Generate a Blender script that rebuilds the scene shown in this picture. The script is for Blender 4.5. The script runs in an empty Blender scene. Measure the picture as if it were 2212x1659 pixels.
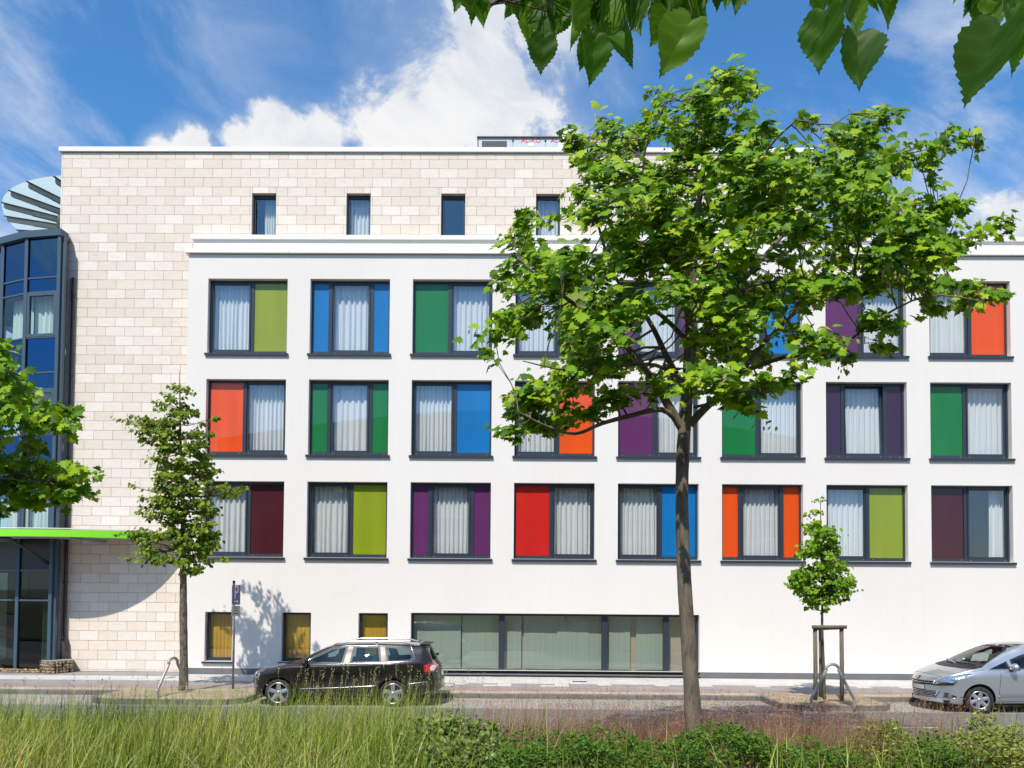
import bpy, bmesh, math, random
import numpy as np
from mathutils import Vector, Matrix
from mathutils.bvhtree import BVHTree
R = math.radians
scene = bpy.context.scene
col = scene.collection

# ---------------------------------------------------------------- camera
CAM_H = 2.76
FPX, PCX, PCY = 1700.0, 1104.87, 1217.71            # focal length and principal point for a 2212 x 1659 frame
CAM_R = (Matrix.Rotation(R(0.589), 3, 'Z') @ Matrix.Rotation(R(1.888), 3, 'X') @ Matrix.Rotation(R(-0.426), 3, 'Y'))
cam_data = bpy.data.cameras.new('camera')
cam = bpy.data.objects.new('camera', cam_data)
col.objects.link(cam)
cam_data.sensor_width = 36.0
cam_data.sensor_fit = 'HORIZONTAL'
cam_data.lens = FPX / 2212 * 36.0
cam_data.shift_x = (1106 - PCX) / 2212
cam_data.shift_y = (PCY - 829.5) / 2212
cam_data.clip_start = 0.05
cam_data.clip_end = 2000
_m = Matrix((CAM_R.col[0], CAM_R.col[2], -CAM_R.col[1])).transposed().to_4x4()
_m.translation = (0, 0, CAM_H)
cam.matrix_world = _m
scene.camera = cam

# ---------------------------------------------------------------- sun, sky, exposure
SUN_DIR = Vector((0.33, 1.0, -1.36)).normalized()   # the way the sunlight travels
sun_data = bpy.data.lights.new('sun', 'SUN')
sun_data.energy = 4.8
sun_data.angle = R(0.53)
sun_data.color = (1.0, 0.915, 0.79)
sun = bpy.data.objects.new('sun', sun_data)
col.objects.link(sun)
sun.rotation_euler = SUN_DIR.to_track_quat('-Z', 'Y').to_euler()
sun.location = (-15, -40, 60)

world = bpy.data.worlds.new('World')
scene.world = world
world.use_nodes = True
wn, wl = world.node_tree.nodes, world.node_tree.links
wn.clear()

def wnode(t, **kw):
    n = wn.new(t)
    for k, v in kw.items():
        setattr(n, k, v)
    return n

def wmath(op, a, b=None, c=None, clamp=False):
    n = wnode('ShaderNodeMath', operation=op, use_clamp=clamp)
    for i, v in enumerate((a, b, c)):
        if v is None:
            continue
        if isinstance(v, (int, float)):
            n.inputs[i].default_value = v
        else:
            wl.new(v, n.inputs[i])
    return n.outputs[0]

def wsmooth(v, lo, hi):
    n = wnode('ShaderNodeMapRange', interpolation_type='SMOOTHSTEP')
    wl.new(v, n.inputs[0])
    n.inputs[1].default_value = lo
    n.inputs[2].default_value = hi
    return n.outputs[0]

def build_sky():
    out = wnode('ShaderNodeOutputWorld')
    bg = wnode('ShaderNodeBackground')
    bg.inputs[1].default_value = 0.1
    sky = wnode('ShaderNodeTexSky', sky_type='NISHITA')
    sky.sun_disc = False
    sky.sun_elevation = math.asin(-SUN_DIR.z)
    sky.sun_rotation = math.atan2(-SUN_DIR.x, -SUN_DIR.y)
    sky.altitude = 60
    sky.air_density = 1.0
    sky.dust_density = 0.6
    sky.ozone_density = 3.2
    hsv = wnode('ShaderNodeMixRGB', blend_type='MULTIPLY')
    hsv.inputs[0].default_value = 1.0
    sp0 = wnode('ShaderNodeSeparateXYZ')
    tc0 = wnode('ShaderNodeTexCoord')
    wl.new(tc0.outputs['Generated'], sp0.inputs[0])
    tn = wnode('ShaderNodeMixRGB')
    wl.new(wsmooth(sp0.outputs[2], 0.0, 0.42), tn.inputs[0])
    tn.inputs[1].default_value = (*SKY_TINT_LOW, 1)
    tn.inputs[2].default_value = (*SKY_TINT, 1)
    wl.new(tn.outputs[0], hsv.inputs[2])
    wl.new(sky.outputs[0], hsv.inputs[1])
    tc = wnode('ShaderNodeTexCoord')
    gen = tc.outputs['Generated']
    # ragged cloud edges: broad billows and fine wisps
    def wnoise(scale, detail, rough, dist=0.0, vec=None):
        n = wnode('ShaderNodeTexNoise')
        n.inputs['Scale'].default_value = scale
        n.inputs['Detail'].default_value = detail
        n.inputs['Roughness'].default_value = rough
        n.inputs['Distortion'].default_value = dist
        wl.new(vec or gen, n.inputs['Vector'])
        return n.outputs[0]
    fine = wmath('SUBTRACT', wnoise(6.5, 12.0, 0.62, 0.35), 0.5)
    # cumulus heaps: list of (px, py, radius px, weight)
    total = None
    for (px, py, rad, wt) in CUMULUS:
        d = (CAM_R @ Vector(((px - PCX) / FPX, 1, -(py - PCY) / FPX))).normalized()
        vd = wnode('ShaderNodeVectorMath', operation='DISTANCE')
        wl.new(gen, vd.inputs[0])
        vd.inputs[1].default_value = d
        q = wmath('MULTIPLY', vd.outputs['Value'], 1.0 / (rad / FPX * 0.8))
        m = wmath('MAXIMUM', wmath('SUBTRACT', 1.0, q), -2.0)
        m = wmath('ADD', wmath('MULTIPLY', m, wt), wt - 1.0) if wt != 1 else m
        if total is None:
            total = m
        else:
            n = wnode('ShaderNodeMath', operation='SMOOTH_MAX')
            wl.new(total, n.inputs[0]); wl.new(m, n.inputs[1]); n.inputs[2].default_value = 0.3
            total = n.outputs[0]
    # heaps of the same kind over the rest of the sky
    sep = wnode('ShaderNodeSeparateXYZ')
    wl.new(gen, sep.inputs[0])
    g = wnode('ShaderNodeTexNoise')
    g.inputs['Scale'].default_value = 1.9
    g.inputs['Detail'].default_value = 3.0
    wl.new(gen, g.inputs['Vector'])
    rest = wmath('MULTIPLY', wmath('SUBTRACT', g.outputs[0], 0.545), 7.0)
    rest = wmath('SUBTRACT', rest, wmath('MULTIPLY', wsmooth(sep.outputs[1], 0.1, 0.5), 3.0))
    total = wmath('MAXIMUM', total, rest)
    total = wmath('SUBTRACT', total, 0.30)
    edge = wmath('ADD', total, wmath('MULTIPLY', fine, 2.9))
    dens = wsmooth(edge, 0.0, 0.30)
    haze_ = wmath('MULTIPLY', wsmooth(wmath('ADD', total, wmath('MULTIPLY', fine, 2.0)), -0.45, 0.5), 0.45)
    # high thin cloud: streaks falling to the right
    m1 = wnode('ShaderNodeMapping')
    m1.inputs['Rotation'].default_value = (0.0, R(-35), 0.0)
    wl.new(gen, m1.inputs[0])
    mp = wnode('ShaderNodeMapping')
    mp.inputs['Scale'].default_value = (1.1, 1.6, 3.0)
    wl.new(m1.outputs[0], mp.inputs[0])
    ci = wnoise(2.4, 12.0, 0.64, 0.5, mp.outputs[0])
    cirrus = wmath('MULTIPLY', wsmooth(ci, 0.40, 0.74), 0.78)
    # more thin cloud low over the horizon and away to both sides
    side = wsmooth(wmath('ABSOLUTE', wmath('ADD', sep.outputs[0], 0.04)), 0.12, 0.50)
    cirrus = wmath('MAXIMUM', wmath('MULTIPLY', cirrus, wmath('ADD', 0.16, wmath('MULTIPLY', side, 1.05)), clamp=True), haze_)
    # cloud brightness: bright tops with slightly grey-blue hollows
    ramp = wnode('ShaderNodeMixRGB')
    wl.new(wsmooth(wmath('ADD', wmath('MULTIPLY', wnoise(4.0, 9.0, 0.62, 0.5), 0.75), wmath('MULTIPLY', dens, 0.11)), 0.38, 0.58), ramp.inputs[0])
    ramp.inputs[1].default_value = (*[CLOUD * v for v in (0.62, 0.70, 0.83)], 1)
    ramp.inputs[2].default_value = (*[CLOUD * v for v in (1.0, 1.0, 1.0)], 1)
    mix1 = wnode('ShaderNodeMixRGB')
    wl.new(cirrus, mix1.inputs[0])
    wl.new(hsv.outputs[0], mix1.inputs[1])
    mix1.inputs[2].default_value = (CLOUD * 0.72, CLOUD * 0.80, CLOUD * 0.94, 1)
    mix2 = wnode('ShaderNodeMixRGB')
    wl.new(dens, mix2.inputs[0])
    wl.new(mix1.outputs[0], mix2.inputs[1])
    wl.new(ramp.outputs[0], mix2.inputs[2])
    wl.new(mix2.outputs[0], bg.inputs[0])
    wl.new(bg.outputs[0], out.inputs[0])

SKY_TINT, SKY_TINT_LOW, CLOUD = (0.80, 1.52, 1.92), (1.02, 1.20, 1.52), 8.5
CUMULUS = [(1010, 190, 320, 1), (1110, 260, 270, 1), (900, 290, 190, 1), (1010, 30, 270, 1), (1180, 60, 190, 1), (1240, 310, 110, 1),
           (600, 285, 100, 1), (520, 325, 100, 1), (680, 330, 95, 1), (420, 335, 90, 1), (350, 345, 70, 1),
           (2420, 470, 300, 1), (-200, 640, 360, 1)]
build_sky()

scene.view_settings.view_transform = 'Standard'
scene.view_settings.look = 'None'
scene.view_settings.exposure = 0.13
scene.view_settings.gamma = 1.0
scene.view_settings.use_curve_mapping = False
scene.render.engine = 'CYCLES'
scene.cycles.max_bounces = 8
scene.cycles.transparent_max_bounces = 24
scene.cycles.caustics_reflective = False
scene.cycles.caustics_refractive = False

# ---------------------------------------------------------------- where things are
def ray(px, py):
    return CAM_R @ Vector(((px - PCX) / FPX, 1, -(py - PCY) / FPX))

def at(px, py, y):
    """The point at distance y in front of the camera seen at (px, py) of the 2212 x 1659 frame."""
    d = ray(px, py)
    return Vector((0, 0, CAM_H)) + d * (y / d.y)

def ground_at(px, py, z=0.0):
    d = ray(px, py)
    return Vector((0, 0, CAM_H)) + d * ((z - CAM_H) / d.z)

# ---------------------------------------------------------------- materials
MATS = {}

def mat(name, color=(0.5, 0.5, 0.5), rough=0.6, metal=0.0, spec=0.5, coat=0.0, build=None):
    if name in MATS:
        return MATS[name]
    m = bpy.data.materials.new(name)
    m.use_nodes = True
    nt = m.node_tree
    b = nt.nodes['Principled BSDF']
    b.inputs['Base Color'].default_value = (*color, 1)
    b.inputs['Roughness'].default_value = rough
    b.inputs['Metallic'].default_value = metal
    b.inputs['Specular IOR Level'].default_value = spec
    b.inputs['Coat Weight'].default_value = coat
    b.inputs['Coat Roughness'].default_value = 0.03
    if build:
        build(nt, b)
    MATS[name] = m
    return m

def N(nt, t, **kw):
    n = nt.nodes.new(t)
    for k, v in kw.items():
        setattr(n, k, v)
    return n

def noise(nt, scale, detail=4, rough=0.55, vec=None, dist=0.0):
    n = N(nt, 'ShaderNodeTexNoise')
    n.inputs['Scale'].default_value = scale
    n.inputs['Detail'].default_value = detail
    n.inputs['Roughness'].default_value = rough
    n.inputs['Distortion'].default_value = dist
    if vec is not None:
        nt.links.new(vec, n.inputs['Vector'])
    return n.outputs[0]

def coords(nt, scale=(1, 1, 1), kind='Object'):
    tc = N(nt, 'ShaderNodeTexCoord')
    mp = N(nt, 'ShaderNodeMapping')
    mp.inputs['Scale'].default_value = scale
    nt.links.new(tc.outputs[kind], mp.inputs[0])
    return mp.outputs[0]

def world_coords(nt, scale=(1, 1, 1)):
    g = N(nt, 'ShaderNodeNewGeometry')
    mp = N(nt, 'ShaderNodeMapping')
    mp.inputs['Scale'].default_value = scale
    nt.links.new(g.outputs['Position'], mp.inputs[0])
    return mp.outputs[0]

def ramp(nt, fac, stops):
    r = N(nt, 'ShaderNodeValToRGB')
    while len(r.color_ramp.elements) < len(stops):
        r.color_ramp.elements.new(0.5)
    for e, (p, c) in zip(r.color_ramp.elements, stops):
        e.position = p
        e.color = (*c, 1)
    nt.links.new(fac, r.inputs[0])
    return r.outputs[0]

def bump(nt, b, height, strength=0.3, dist=0.01):
    n = N(nt, 'ShaderNodeBump')
    n.inputs['Strength'].default_value = strength
    n.inputs['Distance'].default_value = dist
    nt.links.new(height, n.inputs['Height'])
    nt.links.new(n.outputs[0], b.inputs['Normal'])

def mixc(nt, fac, a, b, blend='MIX'):
    n = N(nt, 'ShaderNodeMixRGB', blend_type=blend)
    for i, v in enumerate((fac, a, b)):
        if isinstance(v, (int, float)):
            n.inputs[i].default_value = v
        elif isinstance(v, tuple):
            n.inputs[i].default_value = (*v, 1)
        else:
            nt.links.new(v, n.inputs[i])
    return n.outputs[0]

def mathn(nt, op, a, b=None):
    n = N(nt, 'ShaderNodeMath', operation=op)
    for i, v in enumerate((a, b)):
        if v is None:
            continue
        if isinstance(v, (int, float)):
            n.inputs[i].default_value = v
        else:
            nt.links.new(v, n.inputs[i])
    return n.outputs[0]

def mottled(c1, c2, scale=3.0, detail=5, bump_s=0.0, bump_scale=60, bdist=0.01, space='world', sc=(1, 1, 1)):
    def f(nt, b):
        v = world_coords(nt, sc) if space == 'world' else coords(nt, sc)
        n = noise(nt, scale, detail, 0.6, v)
        nt.links.new(ramp(nt, n, [(0.3, c1), (0.7, c2)]), b.inputs['Base Color'])
        if bump_s:
            bump(nt, b, noise(nt, bump_scale, 4, 0.6, v), bump_s, bdist)
    return f

def schlick(nt, ior):
    """Mirror share of a pane, the same from both sides."""
    g = N(nt, 'ShaderNodeNewGeometry')
    dp_ = N(nt, 'ShaderNodeVectorMath', operation='DOT_PRODUCT')
    nt.links.new(g.outputs['Incoming'], dp_.inputs[0])
    nt.links.new(g.outputs['Normal'], dp_.inputs[1])
    c = mathn(nt, 'ABSOLUTE', dp_.outputs['Value'])
    p = mathn(nt, 'POWER', mathn(nt, 'SUBTRACT', 1.0, c), 5.0)
    f0 = ((ior - 1) / (ior + 1)) ** 2
    return mathn(nt, 'ADD', mathn(nt, 'MULTIPLY', p, 1 - f0), f0)

def glass_mat(name, tint=(0.9, 0.95, 0.95), ior=1.75, rough=0.0, wavy=0.0):
    """Window glass: lets light and sight through, mirrors by Fresnel."""
    if name in MATS:
        return MATS[name]
    m = bpy.data.materials.new(name)
    m.use_nodes = True
    nt = m.node_tree
    nt.nodes.clear()
    out = N(nt, 'ShaderNodeOutputMaterial')
    tr = N(nt, 'ShaderNodeBsdfTransparent')
    tr.inputs[0].default_value = (*tint, 1)
    gl = N(nt, 'ShaderNodeBsdfGlossy')
    gl.inputs['Roughness'].default_value = rough
    fac = schlick(nt, ior)
    if wavy:
        v = world_coords(nt)
        bn = N(nt, 'ShaderNodeBump')
        bn.inputs['Strength'].default_value = wavy
        bn.inputs['Distance'].default_value = 0.02
        nt.links.new(noise(nt, 0.9, 1, 0.4, v), bn.inputs['Height'])
        nt.links.new(bn.outputs[0], gl.inputs['Normal'])
    mx = N(nt, 'ShaderNodeMixShader')
    nt.links.new(fac, mx.inputs[0])
    nt.links.new(tr.outputs[0], mx.inputs[1])
    nt.links.new(gl.outputs[0], mx.inputs[2])
    nt.links.new(mx.outputs[0], out.inputs[0])
    MATS[name] = m
    return m

def cloth_mat(name, color, trans=0.35, alpha=1.0):
    if name in MATS:
        return MATS[name]
    m = bpy.data.materials.new(name)
    m.use_nodes = True
    nt = m.node_tree
    nt.nodes.clear()
    out = N(nt, 'ShaderNodeOutputMaterial')
    d = N(nt, 'ShaderNodeBsdfDiffuse')
    t = N(nt, 'ShaderNodeBsdfTranslucent')
    v = coords(nt, (40, 40, 0.6))
    c = ramp(nt, noise(nt, 1.0, 3, 0.5, v), [(0.3, tuple(x * 0.86 for x in color)), (0.7, color)])
    nt.links.new(c, d.inputs[0])
    nt.links.new(c, t.inputs[0])
    mx = N(nt, 'ShaderNodeMixShader')
    mx.inputs[0].default_value = trans
    nt.links.new(d.outputs[0], mx.inputs[1])
    nt.links.new(t.outputs[0], mx.inputs[2])
    res = mx.outputs[0]
    if alpha < 1:
        tr = N(nt, 'ShaderNodeBsdfTransparent')
        m2 = N(nt, 'ShaderNodeMixShader')
        m2.inputs[0].default_value = alpha
        nt.links.new(tr.outputs[0], m2.inputs[1])
        nt.links.new(res, m2.inputs[2])
        res = m2.outputs[0]
    nt.links.new(res, out.inputs[0])
    MATS[name] = m
    return m

def leaf_mat(name, stops, gloss=0.12, trans=0.4, tboost=1.25, single=False):
    """Leaf: colour by a per-leaf tint (attribute on joined leaves, object random on single ones)."""
    if name in MATS:
        return MATS[name]
    m = bpy.data.materials.new(name)
    m.use_nodes = True
    nt = m.node_tree
    nt.nodes.clear()
    out = N(nt, 'ShaderNodeOutputMaterial')
    a = N(nt, 'ShaderNodeAttribute', attribute_name='tint')
    oi = N(nt, 'ShaderNodeObjectInfo')
    c = ramp(nt, oi.outputs['Random'] if single else a.outputs['Fac'], stops)
    d = N(nt, 'ShaderNodeBsdfDiffuse')
    nt.links.new(c, d.inputs[0])
    t = N(nt, 'ShaderNodeBsdfTranslucent')
    c2 = mixc(nt, 1.0, c, (tboost * 1.05, tboost * 1.0, tboost * 0.55), 'MULTIPLY')
    nt.links.new(c2, t.inputs[0])
    g = N(nt, 'ShaderNodeBsdfGlossy')
    g.inputs['Roughness'].default_value = 0.5
    g.inputs[0].default_value = (0.8, 0.85, 0.8, 1)
    m1 = N(nt, 'ShaderNodeMixShader')
    m1.inputs[0].default_value = trans
    nt.links.new(d.outputs[0], m1.inputs[1])
    nt.links.new(t.outputs[0], m1.inputs[2])
    m2 = N(nt, 'ShaderNodeMixShader')
    fr = N(nt, 'ShaderNodeFresnel')
    fr.inputs[0].default_value = 1.35
    nt.links.new(mathn(nt, 'ADD', mathn(nt, 'MULTIPLY', fr.outputs[0], gloss * 3.3), gloss * 0.25), m2.inputs[0])
    nt.links.new(m1.outputs[0], m2.inputs[1])
    nt.links.new(g.outputs[0], m2.inputs[2])
    nt.links.new(m2.outputs[0], out.inputs[0])
    MATS[name] = m
    return m

# ---------------------------------------------------------------- mesh building
class MB:
    def __init__(self):
        self.v, self.f = [], []

    def add(self, vs, fs):
        o = len(self.v)
        self.v += [tuple(p) for p in vs]
        self.f += [tuple(i + o for i in q) for q in fs]
        return self

    def box(self, x0, x1, y0, y1, z0, z1):
        return self.add([(x0, y0, z0), (x1, y0, z0), (x1, y1, z0), (x0, y1, z0), (x0, y0, z1), (x1, y0, z1), (x1, y1, z1), (x0, y1, z1)],
                        [(0, 3, 2, 1), (4, 5, 6, 7), (0, 1, 5, 4), (1, 2, 6, 5), (2, 3, 7, 6), (3, 0, 4, 7)])

    def quad(self, a, b, c, d):
        return self.add([a, b, c, d], [(0, 1, 2, 3)])

    def obox(self, p0, p1, w, d, up=(0, 0, 1)):
        """A bar from p0 to p1, w wide, d deep."""
        p0, p1 = Vector(p0), Vector(p1)
        t = (p1 - p0).normalized()
        u = Vector(up)
        if abs(t.dot(u)) > 0.95:
            u = Vector((0, 1, 0))
        s = t.cross(u).normalized()
        n = s.cross(t)
        vs = []
        for p in (p0, p1):
            for a, b in ((-1, -1), (1, -1), (1, 1), (-1, 1)):
                vs.append(p + s * a * w / 2 + n * b * d / 2)
        return self.add(vs, [(0, 1, 2, 3), (7, 6, 5, 4), (0, 4, 5, 1), (1, 5, 6, 2), (2, 6, 7, 3), (3, 7, 4, 0)])

    def tube(self, pts, radii, seg=8, cap=True):
        pts = [Vector(p) for p in pts]
        if isinstance(radii, (int, float)):
            radii = [radii] * len(pts)
        rings = []
        ref = None
        for i, p in enumerate(pts):
            t = (pts[min(i + 1, len(pts) - 1)] - pts[max(i - 1, 0)]).normalized()
            if ref is None:
                ref = Vector((0, 0, 1)) if abs(t.z) < 0.9 else Vector((1, 0, 0))
            s = t.cross(ref)
            if s.length < 1e-4:
                s = t.cross(Vector((0, 1, 0)))
            s.normalize()
            n = s.cross(t)
            ref = n
            rings.append([p + (s * math.cos(2 * math.pi * k / seg) + n * math.sin(2 * math.pi * k / seg)) * radii[i] for k in range(seg)])
        vs = [q for r in rings for q in r]
        fs = []
        for i in range(len(pts) - 1):
            for k in range(seg):
                a, b = i * seg + k, i * seg + (k + 1) % seg
                fs.append((a, b, b + seg, a + seg))
        if cap:
            fs.append(tuple(range(seg - 1, -1, -1)))
            fs.append(tuple((len(pts) - 1) * seg + k for k in range(seg)))
        return self.add(vs, fs)

    def lathe(self, prof, center=(0, 0, 0), axis='Z', seg=24, close=False):
        """prof: list of (radius, height)."""
        vs, fs = [], []
        c = Vector(center)
        for r, h_ in prof:
            for k in range(seg):
                a = 2 * math.pi * k / seg
                x, y = r * math.cos(a), r * math.sin(a)
                vs.append(c + (Vector((x, y, h_)) if axis == 'Z' else Vector((x, h_, y)) if axis == 'Y' else Vector((h_, x, y))))
        n = len(prof)
        for i in range(n - 1 + (1 if close else 0)):
            for k in range(seg):
                a, b = i * seg + k, i * seg + (k + 1) % seg
                a2, b2 = ((i + 1) % n) * seg + k, ((i + 1) % n) * seg + (k + 1) % seg
                fs.append((a, b, b2, a2))
        return self.add(vs, fs)

    def prism(self, poly, z0, z1):
        n = len(poly)
        vs = [(x, y, z0) for x, y in poly] + [(x, y, z1) for x, y in poly]
        fs = [tuple(range(n - 1, -1, -1)), tuple(range(n, 2 * n))]
        fs += [(i, (i + 1) % n, (i + 1) % n + n, i + n) for i in range(n)]
        return self.add(vs, fs)

    def mesh(self, name, smooth=False):
        me = bpy.data.meshes.new(name)
        me.from_pydata(self.v, [], self.f)
        if smooth:
            me.polygons.foreach_set('use_smooth', [True] * len(me.polygons))
        me.update()
        return me

    def build(self, name, material, parent=None, smooth=False, origin=None):
        me = self.mesh(name, smooth)
        if origin is not None:
            o = Vector(origin)
            me.transform(Matrix.Translation(-o))
        return link(name, me, material, parent, origin)

def link(name, me, material=None, parent=None, loc=None):
    o = bpy.data.objects.new(name, me)
    if material is not None and me is not None and hasattr(me, 'materials') and len(me.materials) == 0:
        me.materials.append(material)
    col.objects.link(o)
    if parent is not None:
        o.parent = parent
        if loc is not None:
            o.location = Vector(loc) - (WLOC.get(parent.name, Vector((0, 0, 0))))
            WLOC[o.name] = Vector(loc)
        else:
            o.location = -WLOC.get(parent.name, Vector((0, 0, 0)))
            WLOC[o.name] = Vector((0, 0, 0))
    elif loc is not None:
        o.location = loc
        WLOC[o.name] = Vector(loc)
    return o

WLOC = {}       # world position of each object's origin (nothing here is rotated before its parts are in)

def empty(name, loc=(0, 0, 0)):
    o = bpy.data.objects.new(name, None)
    o.empty_display_size = 0.2
    col.objects.link(o)
    o.location = loc
    WLOC[o.name] = Vector(loc)
    return o

def tag(o, label, cat, group=None, kind=None):
    o['label'] = label
    o['category'] = cat
    if group:
        o['group'] = group
    if kind:
        o['kind'] = kind
    return o

def setting(o, kind='structure'):
    o['kind'] = kind
    return o

def text_mesh(name, body, size, material, parent, loc, rot, sx=1.0, shear=0.0, ext=0.002):
    cu = bpy.data.curves.new(name, 'FONT')
    cu.body = body
    cu.size = size
    cu.align_x = 'CENTER'
    cu.align_y = 'CENTER'
    cu.extrude = ext
    cu.shear = shear
    tmp = bpy.data.objects.new(name + '_tmp', cu)
    col.objects.link(tmp)
    dg = bpy.context.evaluated_depsgraph_get()
    me = bpy.data.meshes.new_from_object(tmp.evaluated_get(dg))
    bpy.data.objects.remove(tmp)
    me.transform(Matrix.Translation(Vector(loc)) @ rot.to_4x4() @ Matrix.Diagonal((sx, 1, 1, 1)))
    me.materials.clear()
    return link(name, me, material, parent)

def fast_mesh(name, verts, faces_flat, loop_sizes, tint=None, smooth=False):
    """Mesh from numpy arrays."""
    me = bpy.data.meshes.new(name)
    nv, nl, nf = len(verts), len(faces_flat), len(loop_sizes)
    me.vertices.add(nv)
    me.vertices.foreach_set('co', np.asarray(verts, np.float32).ravel())
    me.loops.add(nl)
    me.loops.foreach_set('vertex_index', np.asarray(faces_flat, np.int32))
    me.polygons.add(nf)
    starts = np.concatenate([[0], np.cumsum(loop_sizes)[:-1]]).astype(np.int32)
    me.polygons.foreach_set('loop_start', starts)
    me.polygons.foreach_set('loop_total', np.asarray(loop_sizes, np.int32))
    if smooth:
        me.polygons.foreach_set('use_smooth', np.ones(nf, bool))
    me.update(calc_edges=True)
    if tint is not None:
        at_ = me.attributes.new('tint', 'FLOAT', 'POINT')
        at_.data.foreach_set('value', np.asarray(tint, np.float32))
    return me

rng = random.Random(11)
nrng = np.random.default_rng(5)
# ================================================================ ground, road, pavement
def brick_paving(c1, c2, cm, bw, bh, mortar=0.008, rot=0.0, off=0.5):
    def f(nt, b):
        v = world_coords(nt)
        mp = N(nt, 'ShaderNodeMapping')
        mp.inputs['Rotation'].default_value = (0, 0, rot)
        nt.links.new(v, mp.inputs[0])
        t = N(nt, 'ShaderNodeTexBrick')
        t.offset = off
        t.inputs['Scale'].default_value = 1.0
        t.inputs['Brick Width'].default_value = bw
        t.inputs['Row Height'].default_value = bh
        t.inputs['Mortar Size'].default_value = mortar
        t.inputs['Color1'].default_value = (*c1, 1)
        t.inputs['Color2'].default_value = (*c2, 1)
        t.inputs['Mortar'].default_value = (*cm, 1)
        nt.links.new(mp.outputs[0], t.inputs['Vector'])
        n = noise(nt, 1.3, 6, 0.65, v)
        c = mixc(nt, 0.55, t.outputs['Color'], ramp(nt, n, [(0.3, (0.55, 0.55, 0.55)), (0.7, (1.15, 1.12, 1.08))]), 'MULTIPLY')
        nt.links.new(c, b.inputs['Base Color'])
        bump(nt, b, t.outputs['Fac'], -0.5, 0.006)
    return f

def asphalt_build(nt, b):
    v = world_coords(nt)
    big = noise(nt, 0.35, 5, 0.6, world_coords(nt, (0.35, 1.6, 1)))
    fine = noise(nt, 90, 3, 0.7, v)
    c = ramp(nt, big, [(0.3, (0.135, 0.135, 0.137)), (0.7, (0.20, 0.198, 0.192))])
    c = mixc(nt, 0.35, c, ramp(nt, fine, [(0.35, (0.5, 0.5, 0.5)), (0.7, (1.35, 1.35, 1.35))]), 'MULTIPLY')
    nt.links.new(c, b.inputs['Base Color'])
    bump(nt, b, fine, 0.5, 0.006)

M_ASPHALT = mat('asphalt', rough=0.85, build=asphalt_build)
M_EARTH = mat('earth', rough=0.95, build=mottled((0.10, 0.085, 0.05), (0.17, 0.15, 0.085), 2.0, 6, 0.6, 25, 0.03))
M_SAND = mat('sandy_soil', rough=0.95, build=mottled((0.27, 0.21, 0.135), (0.42, 0.345, 0.23), 3.0, 7, 0.7, 40, 0.02))
M_PARK = mat('parking_blocks', rough=0.85, build=brick_paving((0.345, 0.32, 0.285), (0.395, 0.37, 0.33), (0.235, 0.215, 0.185), 0.2, 0.1, 0.007, R(90)))
M_KERB = mat('kerb_concrete', rough=0.9, build=mottled((0.115, 0.11, 0.10), (0.20, 0.19, 0.17), 4.0, 7, 0.4, 60))
M_SLAB = mat('pale_slab', rough=0.85, build=mottled((0.47, 0.44, 0.41), (0.60, 0.575, 0.545), 2.0, 6, 0.2, 80))
M_SLAB_DARK = mat('grey_slab', rough=0.85, build=mottled((0.225, 0.215, 0.21), (0.31, 0.30, 0.295), 2.5, 6, 0.2, 80))
M_SLAB_TEX = mat('white_slab', rough=0.8, build=mottled((0.50, 0.47, 0.42), (0.60, 0.57, 0.52), 3.0, 5, 0.2, 80))
M_BIKE = mat('bike_path', rough=0.85, build=brick_paving((0.33, 0.235, 0.215), (0.37, 0.285, 0.26), (0.21, 0.18, 0.165), 0.2, 0.1))
M_BEIGE = mat('beige_blocks', rough=0.85, build=brick_paving((0.46, 0.37, 0.29), (0.52, 0.43, 0.34), (0.30, 0.25, 0.20), 0.2, 0.1))
M_PAINT = mat('road_paint', rough=0.7, build=mottled((0.62, 0.62, 0.60), (0.82, 0.82, 0.80), 9.0, 5))

XA, XB = -30.0, 30.0
MEDIAN_END = 12.9
KERB_Y = 20.02
WY = 24.0        # face of the white building
SY = 24.5        # face of the stone building
PZ = 0.12        # top of the pavement

ground = MB().quad((-600, -600, -0.06), (600, -600, -0.06), (600, 600, -0.06), (-600, 600, -0.06)).build('ground', M_EARTH)
setting(ground)
road = MB().quad((-300, MEDIAN_END, 0), (300, MEDIAN_END, 0), (300, 18.34, 0), (-300, 18.34, 0)).build('road', M_ASPHALT)
setting(road)
back_road = MB().quad((-300, -12.5, -0.01), (300, -12.5, -0.01), (300, -5.4, -0.01), (-300, -5.4, -0.01)).build('road', M_ASPHALT)
setting(back_road)
for k in range(-3, 4):
    x = -3.4 + 9.0 * k
    MB().quad((x, 16.2, 0.004), (x + 3.0, 16.2, 0.004), (x + 3.0, 16.32, 0.004), (x, 16.32, 0.004)).build('lane_dash', M_PAINT, road)
strip = MB().quad((-60, 18.34, 0.004), (60, 18.34, 0.004), (60, KERB_Y + 0.05, 0.004), (-60, KERB_Y + 0.05, 0.004)).build('parking_strip', M_PARK)
setting(strip)
g = MB()
for k in range(-30, 31):
    g.box(k * 0.5 + 0.004, k * 0.5 + 0.496, 18.26, 18.36, -0.05, 0.012)
setting(g.build('gutter', M_SLAB_DARK))

pave = MB()
pave.box(-80, 80, KERB_Y + 0.15, 40, -0.05, PZ - 0.012)
pavement = setting(pave.build('pavement', M_SLAB_DARK))
MB().box(-80, 80, KERB_Y + 0.155, 20.62, 0, PZ - 0.004).build('block_band', M_BEIGE, pavement)
MB().box(-80, 80, 20.625, 21.35, 0, PZ - 0.004).build('bike_path', M_BIKE, pavement)

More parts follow.
